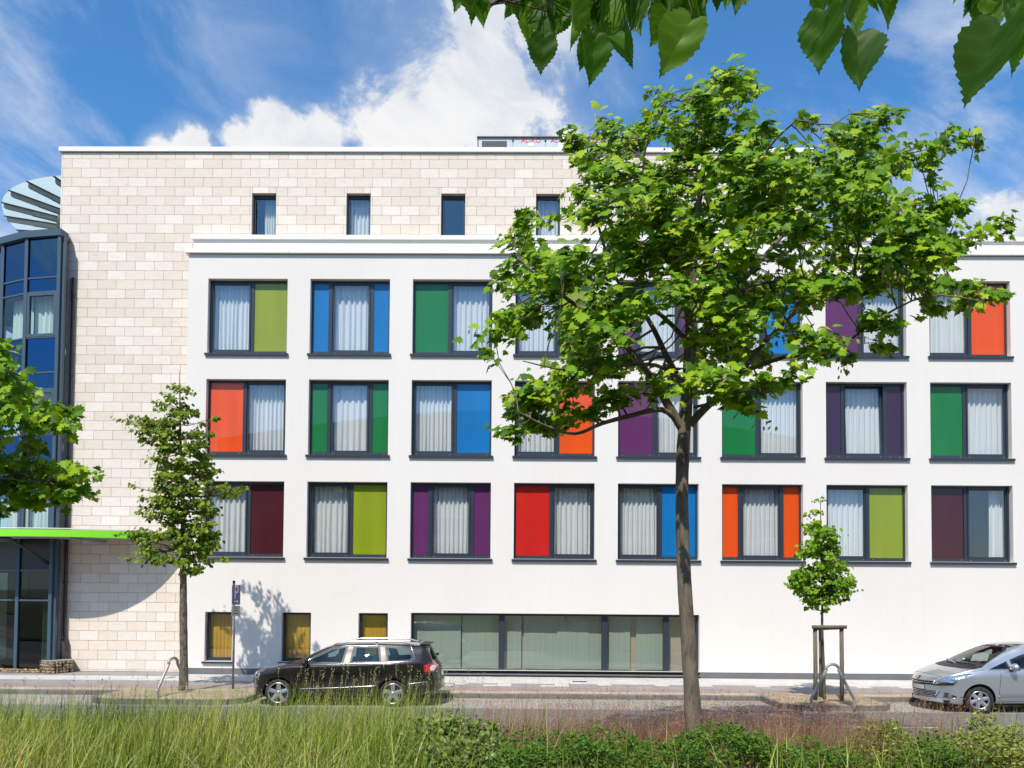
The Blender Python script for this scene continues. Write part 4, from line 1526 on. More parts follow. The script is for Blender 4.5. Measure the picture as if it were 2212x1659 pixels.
def bough(mb, a, b_, r0, r1, sag=0.0, seg=6, wig=0.12, rr=rng):
    """A crooked tapering branch from a to b."""
    a, b_ = Vector(a), Vector(b_)
    L = (b_ - a).length
    pts = []
    n = 5
    for i in range(n + 1):
        t = i / n
        p = a.lerp(b_, t)
        if 0 < i < n:
            p += Vector((rr.uniform(-1, 1), rr.uniform(-1, 1), rr.uniform(-1, 1))) * L * wig * 0.35
        p.z -= sag * math.sin(math.pi * t)
        pts.append(p)
    mb.tube(pts, [r0 + (r1 - r0) * i / n for i in range(n + 1)], seg, cap=False)
    return pts

def nearest_on(limbs, p):
    best, bd = None, 1e9
    for (pts, rad) in limbs:
        for q, r_ in zip(pts, rad):
            # prefer joints lower and further in than the cluster
            d = (q - p).length + 0.7 * max(0, q.z - p.z)
            if d < bd:
                bd, best = d, (q, r_)
    return best

def make_tree(name, label, base, trunk_pts, trunk_r, limbs_px, clusters, kind, lmat, bmat, leaf_size, n_leaf, spread, n_single=0, group=None, seg=12, seeds=0, flat=0.55, twig=0.0085, cam_side=None, droop=(0.1, 0.9), face=None):
    """clusters: list of (Vector, radius)."""
    t = tag(empty(name, base), label, 'tree', group)
    mb = MB()
    tp = smooth_path(trunk_pts, 5)
    n = len(tp)
    m = len(trunk_r)
    rad = [np.interp(i / (n - 1), np.linspace(0, 1, m), trunk_r) * rng.uniform(0.96, 1.05) for i in range(n)]
    mb.tube(tp, rad, seg)
    trunk = mb.build('trunk', bmat, t, True)
    limbs = [(tp[n // 3:], rad[n // 3:])]
    lb = MB()
    for (pts, r0, r1) in limbs_px:
        sp = smooth_path(pts, 4)
        k = len(sp)
        rr = [r0 + (r1 - r0) * i / (k - 1) for i in range(k)]
        lb.tube(sp, rr, 8, cap=False)
        limbs.append((sp, rr))
    if limbs_px:
        lb.build('limbs', bmat, trunk, True)
    tw = MB()
    P, S, OUT, RADS = [], [], [], []
    tot = sum(r_ ** 2 for _, r_ in clusters)
    centre = sum((c for c, _ in clusters), Vector()) / len(clusters)
    for (c, r_) in clusters:
        q, qr = nearest_on(limbs, c)
        bp = bough(tw, q, c, max(min(qr * 0.55, 0.03), twig), twig * 0.6, rr=rng, seg=5)
        k = max(3, int(n_leaf * r_ ** 2 / tot))
        # leaves gathered on short twigs inside the clump
        nt_ = max(2, int(5 * r_ / 0.4))
        tips = []
        for _ in range(nt_):
            a = rng.uniform(0, 2 * math.pi); e = rng.uniform(-0.3, 0.9)
            d = Vector((math.cos(a) * math.cos(e), math.sin(a) * math.cos(e), math.sin(e) * flat)) * r_ * rng.uniform(0.6, 1.0)
            st = bp[rng.randint(2, 5)]
            tip = c + d
            tw.tube([st, st.lerp(tip, 0.5) + Vector((0, 0, 0.04 * r_)), tip], [twig * 0.6, twig * 0.45, twig * 0.3], 4, cap=False)
            tips.append((st, tip))
        for _ in range(k):
            st, tip = rng.choice(tips)
            u = rng.uniform(0.25, 1.08) ** 0.7
            p = st.lerp(tip, u) + Vector((rng.gauss(0, 1), rng.gauss(0, 1), rng.gauss(0, 0.7))) * spread * r_
            P.append(p); S.append(leaf_size * rng.uniform(0.45, 1.25))
            OUT.append(math.atan2(p.y - c.y + 0.25 * (c.y - centre.y), p.x - c.x + 0.25 * (c.x - centre.x)))
    if tw.v:
        tw.build('twigs', bmat, trunk, True)
    P = np.array([tuple(p) for p in P], np.float32)
    S = np.array(S)
    fr_ = leaf_frames(len(P), droop, outward=np.array(OUT), face=face)
    order = np.argsort(P[:, 1])                    # nearest the camera first
    crown_o = None
    if n_single:
        # the nearest ones that lie in view, spread over the front of the crown
        pick = order[:max(n_single * 3, n_single)]
        pick = nrng.choice(pick, n_single, replace=False)
    else:
        pick = np.array([], int)
    mask = np.ones(len(P), bool)
    mask[pick] = False
    me = leaves_mesh('crown', kind, P[mask], S[mask], tuple(a[mask] for a in fr_))
    me.materials.append(lmat)
    crown = link('crown', me, None, t)
    crown['kind'] = 'stuff'
    if n_single:
        sm = single_leaf_mesh(kind, M_MAPLE_ONE)
        base_v = Vector(base)
        for i in pick:
            o = bpy.data.objects.new('leaf', sm)
            col.objects.link(o)
            o.parent = crown
            o.matrix_basis = frame_matrix(P[i], fr_[0][i], fr_[1][i], fr_[2][i], S[i])
    if seeds:
        # hanging bunches of winged seeds
        idx = nrng.choice(len(P), seeds)
        sp = np.repeat(P[idx], 6, axis=0) + nrng.normal(0, 0.045, (seeds * 6, 3)) - np.array([0, 0.05, 0.05])
        f2 = leaf_frames(len(sp), (0.7, 1.5))
        me = leaves_mesh('seeds', 'small', sp, np.full(len(sp), 0.065), f2)
        me.materials.append(M_SEED)
        so = link('seeds', me, None, t)
        so['kind'] = 'stuff'
    return t

# ---------------------------------------------------------------- the maple on the median
TY = 10.3
CROWN = [(1560, 135), (1638, 140), (1655, 235), (1690, 300), (1738, 236), (1720, 310), (1790, 300), (1830, 260), (1875, 250), (1925, 245), (1905, 310), (1970, 300), (2080, 268), (2125, 288),
         (2070, 335), (1960, 385), (1900, 430), (1990, 400), (2085, 418), (2090, 445), (2010, 480), (2080, 490), (2150, 480), (2165, 505), (2105, 545), (2030, 590), (2110, 610), (2168, 650), (2100, 690),
         (2030, 700), (1985, 670), (1990, 620), (1960, 640), (1930, 690), (1925, 750), (1860, 790), (1800, 845), (1740, 825), (1690, 860), (1640, 905), (1590, 905), (1555, 870), (1480, 860), (1420, 890),
         (1330, 930), (1215, 955), (1100, 950), (1090, 900), (1115, 830), (1200, 805), (1185, 760), (1120, 745), (1040, 742), (1045, 690), (1090, 640), (1060, 590), (1120, 540), (1085, 512), (1130, 462),
         (1180, 470), (1215, 425), (1205, 400), (1265, 385), (1225, 335), (1215, 290), (1300, 262), (1370, 262), (1425, 240), (1400, 190), (1480, 205), (1500, 160)]
def maple_clusters(poly, ty, count, rmin, rmax, depth, r=None):
    r = r or random.Random(3)
    xs_ = [p[0] for p in poly]; ys_ = [p[1] for p in poly]
    cx, cy = (min(xs_) + max(xs_)) / 2, (min(ys_) + max(ys_)) / 2
    hw, hh = (max(xs_) - min(xs_)) / 2, (max(ys_) - min(ys_)) / 2
    out = []
    tries = 0
    while len(out) < count and tries < 60000:
        tries += 1
        x, y = r.uniform(min(xs_), max(xs_)), r.uniform(min(ys_), max(ys_))
        rad = r.uniform(rmin, rmax)
        rp = rad / ty * FPX
        if not pt_in_poly(x, y, poly):
            continue
        # keep the clump inside the outline
        if not all(pt_in_poly(x + rp * 0.8 * math.cos(a), y + rp * 0.6 * math.sin(a), poly) for a in (0, 1.05, 2.1, 3.14, 4.2, 5.25)):
            if rad > rmin * 1.25 or not all(pt_in_poly(x + rp * 0.45 * math.cos(a), y + rp * 0.4 * math.sin(a), poly) for a in (0, 1.57, 3.14, 4.71)):
                continue
        ex, ey = (x - cx) / hw, (y - cy) / hh
        dmax = depth * math.sqrt(max(0.06, 1 - 0.8 * ex * ex - 0.8 * ey * ey))
        dy = r.uniform(-1, 1) * dmax
        p = at(x, y, ty + dy)
        if any((p - q).length < 0.55 * min(rad, s) for q, s in out):
            continue
        out.append((p, rad))
    return out
def L(*pp, y0=TY, dy=0.0):
    n = len(pp)
    return [at(p[0], p[1], y0 + dy * i / (n - 1)) for i, p in enumerate(pp)]
b = at(1499, 1640, TY)
base = Vector((b.x, TY, median_z(b.x, TY)))
trunk = [at(1500, 1640, TY), at(1498, 1560, TY), at(1488, 1400, TY), at(1478, 1250, TY), at(1473, 1100, TY), at(1475, 980, TY), at(1480, 905, TY), at(1486, 810, TY), at(1490, 700, TY), at(1500, 560, TY + 0.1), at(1515, 400, TY + 0.1), at(1540, 260, TY), at(1570, 170, TY)]
limbs = [(L((1474, 925), (1440, 870), (1415, 826), (1350, 745), (1275, 682), (1190, 620), (1120, 560), dy=-0.6), 0.065, 0.012),
         (L((1470, 918), (1430, 885), (1355, 900), (1300, 915), (1242, 937), (1180, 920), (1120, 890), dy=-0.9), 0.042, 0.008),
         (L((1490, 918), (1515, 890), (1545, 862), (1584, 826), (1614, 787), (1656, 736), (1750, 650), (1880, 590), (2040, 540), dy=-0.5), 0.06, 0.010),
         (L((1484, 850), (1440, 770), (1400, 690), (1330, 600), (1290, 480), (1250, 360), dy=1.2), 0.05, 0.010),
         (L((1488, 780), (1540, 690), (1620, 590), (1720, 480), (1850, 380), (2000, 310), dy=0.9), 0.05, 0.010),
         (L((1490, 720), (1470, 600), (1420, 470), (1390, 340), (1440, 220), dy=-1.3), 0.042, 0.008),
         (L((1492, 690), (1530, 560), (1600, 430), (1660, 320), (1720, 260), dy=-1.4), 0.042, 0.008),
         (L((1600, 806), (1700, 770), (1800, 760), (1880, 700), (2000, 640), (2120, 650), dy=-1.2), 0.03, 0.006),
         (L((1500, 880), (1580, 860), (1640, 850), dy=-1.0), 0.022, 0.006),
         (L((1487, 830), (1420, 790), (1330, 790), (1230, 800), (1130, 780), dy=-1.6), 0.032, 0.006),
         (L((1490, 700), (1560, 640), (1660, 610), (1790, 600), (1920, 620), dy=1.8), 0.035, 0.008),
         (L((1488, 740), (1400, 660), (1260, 600), (1150, 640), (1070, 690), dy=1.6), 0.035, 0.008)]
cl = maple_clusters(CROWN, TY, 285, 0.17, 0.42, 2.3)
for (px, py) in ((2110, 290), (2060, 300), (1990, 320), (2080, 430), (2040, 450), (2145, 492), (2100, 520), (2060, 540), (2130, 652), (2085, 660), (2050, 640), (2020, 668), (2000, 640), (2080, 620), (1095, 930), (1130, 900), (1180, 925), (1110, 865), (1150, 860), (1190, 870), (1240, 900), (1160, 915), (1060, 720), (1100, 705), (1140, 690), (1080, 610), (1110, 580), (1110, 520), (1150, 480), (1225, 300), (1250, 335), (1240, 400), (1420, 200), (1450, 230), (1600, 150), (1560, 165), (1530, 200), (1620, 200), (1740, 250), (1840, 270), (1900, 258), (1300, 280), (1380, 285), (1610, 880), (1580, 870), (1840, 780), (1800, 820), (1880, 750), (1900, 700)):
    cl.append((at(px, py, TY + random.Random(px).uniform(-0.9, 0.9)), random.Random(py).uniform(0.17, 0.26)))
# the lower middle of the crown is thin: limbs show there
rq = random.Random(12)
cl = [c for c in cl if not ((c[0].z < at(1480, 590, TY).z) and (c[0].x > at(1180, 600, TY).x) and (c[0].x < at(1800, 600, TY).x) and rq.random() < 0.36)]
make_tree('maple_tree', 'large maple with spreading bright green crown in front of the white building', base, trunk, [0.125, 0.112, 0.098, 0.09, 0.086, 0.086, 0.085, 0.07, 0.058, 0.045, 0.032, 0.02, 0.008], limbs, cl,
          'maple', M_MAPLE, M_BARK_MAPLE, 0.124, 18500, 0.31, n_single=300, seeds=420, face=np.array([-0.28, -0.75, 0.0]))

# ---------------------------------------------------------------- the maple reaching in at the left edge
LY = 10.6
crownL = [(-420, 560), (-250, 500), (-100, 560), (0, 730), (50, 790), (60, 830), (105, 850), (145, 880), (150, 915), (110, 930), (70, 960), (125, 1000), (190, 1000), (185, 1060), (150, 1100), (60, 1120), (0, 1130), (-160, 1150), (-330, 1130), (-480, 980), (-500, 760)]
cl = maple_clusters(crownL, LY, 150, 0.18, 0.42, 1.9, random.Random(8))
for (px, py) in ((180, 1020), (160, 1060), (130, 1080), (90, 1070), (60, 1090), (30, 1060), (130, 880), (100, 890), (70, 860), (40, 830), (20, 790), (110, 910), (30, 900), (40, 960), (80, 1010), (120, 1040), (20, 1000), (0, 1100)):
    cl.append((at(px, py, LY + random.Random(px).uniform(-0.6, 0.6)), 0.24))
b = at(-210, 1640, LY)
make_tree('maple_tree', 'maple at the left edge with dense green foliage before the glass tower', Vector((b.x, LY, median_z(b.x, LY))),
          [at(-215, 1660, LY), at(-212, 1400, LY), at(-208, 1150, LY), at(-205, 950, LY), at(-200, 750, LY), at(-200, 600, LY)], [0.12, 0.10, 0.085, 0.06, 0.035, 0.012],
          [(L((-210, 1180), (-120, 1080), (-20, 1020), (90, 1040), y0=LY, dy=-0.4), 0.05, 0.008), (L((-207, 1100), (-120, 960), (-10, 880), (90, 890), y0=LY, dy=0.3), 0.045, 0.008),
           (L((-205, 1000), (-140, 850), (-60, 760), (20, 800), y0=LY, dy=-0.8), 0.04, 0.008), (L((-205, 1050), (-300, 900), (-400, 820), y0=LY, dy=0.5), 0.045, 0.01)],
          cl, 'maple', M_MAPLE, M_BARK_MAPLE, 0.135, 8500, 0.32, n_single=160, face=np.array([-0.28, -0.75, 0.0]))

# ---------------------------------------------------------------- street limes on the far side
def cone_clusters(outline, ty, count, rmin, rmax, depth, seed):
    return maple_clusters(outline, ty, count, rmin, rmax, depth, random.Random(seed))
T1 = 19.9
out1 = [(386, 790), (405, 800), (412, 850), (430, 880), (440, 930), (478, 895), (478, 940), (450, 970), (470, 1000), (490, 1010), (495, 1045), (540, 1045), (530, 1075), (470, 1080), (480, 1130), (470, 1160), (490, 1215), (440, 1230), (425, 1255), (400, 1260), (380, 1240), (340, 1225), (270, 1215), (290, 1180), (250, 1160), (245, 1148), (310, 1130), (290, 1080), (275, 1050), (320, 1030), (300, 1010), (320, 975), (290, 950), (255, 910), (310, 905), (330, 880), (320, 850), (370, 845), (380, 815)]
cl = cone_clusters(out1, T1, 190, 0.11, 0.28, 0.85, 21)
for (px, py) in ((262, 912), (285, 905), (310, 915), (300, 950), (325, 935), (474, 908), (455, 940), (440, 915), (530, 1055), (505, 1060), (480, 1050), (255, 1155), (280, 1150), (305, 1145), (278, 1207), (300, 1195), (330, 1210), (288, 1050), (305, 1078), (330, 1060), (480, 1150), (478, 1208), (450, 1215), (440, 1180), (460, 1020), (335, 868), (430, 890), (300, 1110), (465, 1110), (345, 1160), (310, 1180)):
    cl.append((at(px, py, T1 + random.Random(px * 3).uniform(-0.5, 0.5)), random.Random(py).uniform(0.13, 0.2)))
b = at(396, 1498, T1)
make_tree('lime_tree', 'slim lime tree with olive green leaves beside the parking sign', Vector((b.x, T1, PZ)), [(b.x, T1, PZ), at(397, 1430, T1), at(396, 1330, T1), at(396, 1240, T1), at(395, 1100, T1), at(390, 950, T1), at(388, 800, T1)],
          [0.12, 0.102, 0.094, 0.08, 0.055, 0.03, 0.006], [], cl, 'lime', M_LIME_OLD, M_BARK_LIME, 0.095, 7200, 0.31, flat=0.7, twig=0.006, droop=(0.3, 1.2), face=np.array([-0.28, -0.75, 0]))
T2 = 19.2
out2 = [(1775, 1062), (1790, 1085), (1790, 1130), (1812, 1150), (1832, 1170), (1820, 1200), (1858, 1255), (1850, 1280), (1840, 1300), (1800, 1315), (1780, 1330), (1740, 1320), (1715, 1300), (1700, 1280), (1685, 1268), (1690, 1235), (1725, 1230), (1715, 1200), (1735, 1170), (1740, 1130), (1745, 1085)]
cl = cone_clusters(out2, T2, 140, 0.10, 0.26, 0.7, 33)
b = at(1781, 1515, T2)
make_tree('lime_tree', 'young lime tree with fresh green leaves tied between wooden stakes', Vector((b.x, T2, PZ)), [(b.x, T2, PZ + 0.02), at(1779, 1440, T2), at(1776, 1360, T2), at(1776, 1290, T2), at(1774, 1180, T2), at(1772, 1075, T2)],
          [0.042, 0.034, 0.03, 0.026, 0.018, 0.005], [], cl, 'lime', M_LIME_NEW, M_BARK_YOUNG, 0.092, 3300, 0.32, flat=0.8, twig=0.005, droop=(0.3, 1.2), face=np.array([-0.28, -0.75, 0]))

# ---------------------------------------------------------------- the lime overhead, leaves hanging into the picture
def serrated_leaf(seed):
    """A big heart shaped lime leaf with a toothed edge, cupped and curled; stalk at the origin, tip along +x."""
    r = random.Random(seed)
    prof = [(0.0, 0.0), (-0.10, 0.14), (-0.09, 0.28), (0.03, 0.40), (0.20, 0.47), (0.40, 0.46), (0.58, 0.38), (0.74, 0.26), (0.87, 0.13), (1.0, 0.035), (1.10, 0.0)]
    fine = []
    for i in range(len(prof) - 1):
        for k in range(3):
            t = k / 3
            fine.append((prof[i][0] + (prof[i + 1][0] - prof[i][0]) * t, prof[i][1] + (prof[i + 1][1] - prof[i][1]) * t))
    fine.append(prof[-1])
    curl = r.uniform(-0.3, 1.5); fold = r.uniform(0.1, 1.5); tw = r.uniform(-0.9, 0.9)
    cols_ = 5
    vs, fs = [], []
    def shape(x, y):
        z = fold * abs(y) ** 1.2 * 0.6 - curl * 0.25 * x * x + tw * x * y + 0.02 * math.sin(14 * x + 9 * abs(y))
        return (x, y * (1 - 0.22 * fold), z)
    n = len(fine)
    for sgn in (1, -1):
        o = len(vs)
        for i, (x, y) in enumerate(fine):
            tooth = 0.0
            if 3 < i < n - 2:
                tooth = r.uniform(0.012, 0.045) if i % 2 else r.uniform(-0.03, 0.0)
            for c in range(cols_ + 1):
                u = c / cols_
                yy = (y + tooth * (1 if c == cols_ else 0)) * u * sgn
                xm = x if c else max(0.0, x)
                vs.append(shape(max(x, 0.0) * (1 - u) + x * u, yy))
        for i in range(n - 1):
            for c in range(cols_):
                a = o + i * (cols_ + 1) + c
                q = (a, a + 1, a + cols_ + 2, a + cols_ + 1)
                fs.append(q if sgn < 0 else q[::-1])
    me = bpy.data.meshes.new('leaf')
    me.from_pydata(vs, [], fs)
    me.polygons.foreach_set('use_smooth', [True] * len(me.polygons))
    return me
def big_leaf_mat():
    m = leaf_mat('overhead_leaf', [(0.0, (0.035, 0.105, 0.008)), (0.5, (0.06, 0.17, 0.010)), (1.0, (0.12, 0.25, 0.018))], 0.04, 0.6, 1.4, single=True)
    nt = m.node_tree
    d = [n for n in nt.nodes if n.type == 'BSDF_DIFFUSE'][0]
    t = [n for n in nt.nodes if n.type == 'BSDF_TRANSLUCENT'][0]
    src = d.inputs[0].links[0].from_socket
    tc = coords(nt)
    wv = N(nt, 'ShaderNodeTexWave', wave_type='BANDS', bands_direction='DIAGONAL')
    wv.inputs['Scale'].default_value = 2.6
    wv.inputs['Distortion'].default_value = 1.5
    nt.links.new(tc, wv.inputs[0])
    v = ramp(nt, wv.outputs['Fac'], [(0.0, (0.92, 0.92, 0.92)), (0.9, (1, 1, 1)), (1.0, (1.2, 1.18, 1.1))])
    c = mixc(nt, 1.0, src, v, 'MULTIPLY')
    nt.links.new(c, d.inputs[0])
    c2 = mixc(nt, 1.0, c, (1.6, 1.5, 0.6), 'MULTIPLY')
    nt.links.new(c2, t.inputs[0])
    return m
M_BIG = big_leaf_mat()
BIG = [serrated_leaf(s) for s in range(14)]
for me in BIG:
    me.materials.append(M_BIG)
over = tag(empty('lime_tree', (3.2, -2.6, 1.0)), 'lime tree overhead with large toothed leaves hanging into the top of the picture', 'tree')
tp = smooth_path([(3.2, -2.6, 1.0), (3.15, -2.55, 3.0), (3.0, -2.3, 4.6), (2.8, -2.0, 6.2), (2.7, -1.9, 8.0)], 5)
tro = MB().tube(tp, [0.15 - 0.13 * i / (len(tp) - 1) for i in range(len(tp))], 12).build('trunk', M_BARK_LIME, over, True)
lm = MB()
def arm(pts, r0, r1):
    sp = smooth_path(pts, 14)
    lm.tube(sp, [r0 + (r1 - r0) * i / (len(sp) - 1) for i in range(len(sp))], 8, cap=False)
    return sp
arms = [arm([(3.0, -2.3, 4.6), (2.2, -0.8, 5.0), (1.4, 0.8, 4.9), (0.6, 1.9, 4.62), (-0.1, 2.35, 4.55)], 0.05, 0.006),
        arm([(3.0, -2.3, 4.5), (2.6, -0.6, 4.9), (1.9, 1.2, 4.85), (1.35, 2.3, 4.60)], 0.045, 0.006),
        arm([(3.0, -2.3, 4.4), (3.2, -0.5, 4.8), (2.9, 1.4, 4.75), (2.6, 2.4, 4.55)], 0.045, 0.006)]
lm.build('limbs', M_BARK_LIME, tro, True)
# leaves: (px of the tip, py of the tip, distance, length in m, lean in the picture plane, seed)
HANG = [(1018, 45, 2.5, .10, 8, 0), (1045, 62, 2.5, .09, -4, 1), (1000, 25, 2.4, .09, 15, 2), (1090, 42, 2.6, .09, 5, 3), (1122, 45, 2.5, .10, -8, 4), (1060, 22, 2.6, .11, 0, 5), (1148, 28, 2.5, .09, 10, 6),
        (1168, 160, 2.3, .10, 4, 7), (1196, 95, 2.4, .12, -10, 8), (1240, 110, 2.2, .135, 0, 9), (1282, 180, 2.3, .125, 0, 10), (1258, 150, 2.5, .11, 12, 11), (1310, 85, 2.4, .13, 5, 12), (1335, 110, 2.6, .11, -4, 13),
        (1350, 130, 2.3, .10, 2, 2), (1212, 55, 2.5, .13, 8, 3), (1270, 60, 2.4, .14, -6, 5), (1370, 70, 2.5, .12, 0, 8), (1400, 45, 2.6, .11, 6, 1), (1425, 155, 2.1, .15, 32, 9), (1405, 100, 2.4, .11, 24, 4), (1455, 70, 2.3, .12, -12, 0),
        (1440, 30, 2.5, .11, 0, 6), (1330, 40, 2.5, .13, 5, 7), (1490, 40, 2.5, .10, -15, 10), (1550, 20, 2.4, .10, 0, 12), (1590, 32, 2.3, .115, -5, 13), (1610, 12, 2.5, .10, 10, 3), (1515, 15, 2.6, .09, 5, 2),
        (1768, 158, 2.2, .15, 2, 4), (1864, 183, 2.15, .15, -2, 11), (1800, 50, 2.4, .11, 0, 6), (1852, 90, 2.3, .13, -14, 8), (1925, 60, 2.35, .13, -18, 9), (1835, 40, 2.5, .10, 5, 1), (1765, 35, 2.4, .11, 12, 0), (1890, 25, 2.5, .10, -5, 5),
        (2083, 228, 2.1, .20, 22, 3), (2110, 60, 2.4, .13, 10, 12), (2150, 50, 2.3, .12, 0, 7), (2205, 152, 2.2, .15, -16, 10), (2195, 80, 2.4, .12, 5, 2), (2235, 110, 2.3, .14, 0, 4), (2130, 90, 2.5, .11, 4, 13), (2180, 30, 2.5, .12, 0, 11), (2092, 30, 2.4, .10, 12, 5)]
rl = random.Random(77)
for k in range(40):
    HANG.append((rl.choice((rl.gauss(1190, 40), rl.gauss(1290, 60), rl.gauss(1400, 60))), rl.uniform(20, 95), rl.uniform(2.3, 2.9), rl.uniform(0.08, 0.12), rl.uniform(-25, 25), rl.randrange(14)))
for k in range(44):
    HANG.append((rl.choice((rl.gauss(1080, 60), rl.gauss(1290, 70), rl.gauss(1420, 80), rl.gauss(1570, 40), rl.gauss(1830, 60), rl.gauss(2160, 50))), rl.uniform(-60, 25), rl.uniform(2.2, 2.9), rl.uniform(0.09, 0.13), rl.uniform(-20, 20), rl.randrange(14)))
st = MB()
for (px, py, dd, ln, lean, sd) in HANG:
    tip = at(px, py, dd)
    q = R(lean)
    down = Vector((math.sin(q) * -1, rl.uniform(-0.25, 0.25), -math.cos(q))).normalized()
    org = tip - down * ln * 1.06
    # blade turned roughly towards the camera, or nearly edge-on for some
    yaw = rl.gauss(0, 0.8)
    nrm = Vector((math.sin(yaw), -math.cos(yaw), 0.25))
    s_ = nrm.cross(down).normalized()
    n_ = down.cross(s_).normalized()
    o = bpy.data.objects.new('leaf', BIG[sd])
    col.objects.link(o)
    o.parent = over
    m4 = frame_matrix(org - Vector((3.2, -2.6, 1.0)), down, s_, n_, ln)
    o.matrix_basis = m4
    arm_p = min((p for a_ in arms for p in a_), key=lambda p: (p - (org + Vector((rl.gauss(0, 0.05), 0, 0.1)))).length)
    mid = org.lerp(arm_p, 0.4) + Vector((0, 0, 0.02))
    st.tube([org + down * 0.01, org + Vector((0, 0, 0.03)), mid, arm_p], [0.0011, 0.0012, 0.0018, 0.003], 5, cap=False)
st.build('twigs', M_BARK_YOUNG, tro, True)
# the rest of that crown, above and behind the camera
rc = random.Random(5)
P = []
for k in range(46):
    a = rc.uniform(0, 6.28)
    c = Vector((2.9 + rc.uniform(0.3, 2.4) * math.cos(a), -2.6 + rc.uniform(0.3, 2.0) * math.sin(a), rc.uniform(5.4, 8.4)))
    for j in range(38):
        P.append((c.x + rc.gauss(0, 0.3), c.y + rc.gauss(0, 0.3), c.z + rc.gauss(0, 0.22)))
P = np.array(P, np.float32)
me = leaves_mesh('crown', 'lime', P, nrng.uniform(0.07, 0.12, len(P)), leaf_frames(len(P), (0.3, 1.2)))
me.materials.append(M_LIME_NEW)
link('crown', me, None, over)['kind'] = 'stuff'
# ================================================================ cars
def interp(tab, x):
    """Smooth 1-D interpolation (monotone-ish Hermite) of [(x, v), ...]."""
    xs_ = [t[0] for t in tab]; vs_ = [t[1] for t in tab]
    if x <= xs_[0]: return vs_[0]
    if x >= xs_[-1]: return vs_[-1]
    i = max(k for k in range(len(xs_) - 1) if xs_[k] <= x)
    def slope(k):
        if k == 0: return (vs_[1] - vs_[0]) / (xs_[1] - xs_[0])
        if k == len(xs_) - 1: return (vs_[-1] - vs_[-2]) / (xs_[-1] - xs_[-2])
        a = (vs_[k] - vs_[k - 1]) / (xs_[k] - xs_[k - 1]); b_ = (vs_[k + 1] - vs_[k]) / (xs_[k + 1] - xs_[k])
        return 0 if a * b_ <= 0 else 2 * a * b_ / (a + b_)
    h_ = xs_[i + 1] - xs_[i]
    t = (x - xs_[i]) / h_
    return (2 * t ** 3 - 3 * t ** 2 + 1) * vs_[i] + (t ** 3 - 2 * t ** 2 + t) * h_ * slope(i) + (-2 * t ** 3 + 3 * t ** 2) * vs_[i + 1] + (t ** 3 - t ** 2) * h_ * slope(i + 1)

def catmull2(pts, sub):
    out = []
    n = len(pts)
    for i in range(n - 1):
        p0, p1, p2, p3 = pts[max(i - 1, 0)], pts[i], pts[i + 1], pts[min(i + 2, n - 1)]
        for k in range(sub):
            t = k / sub
            out.append(tuple(0.5 * ((2 * p1[c]) + (-p0[c] + p2[c]) * t + (2 * p0[c] - 5 * p1[c] + 4 * p2[c] - p3[c]) * t * t + (-p0[c] + 3 * p1[c] - 3 * p2[c] + p3[c]) * t ** 3) for c in range(2)))
    out.append(pts[-1])
    return out

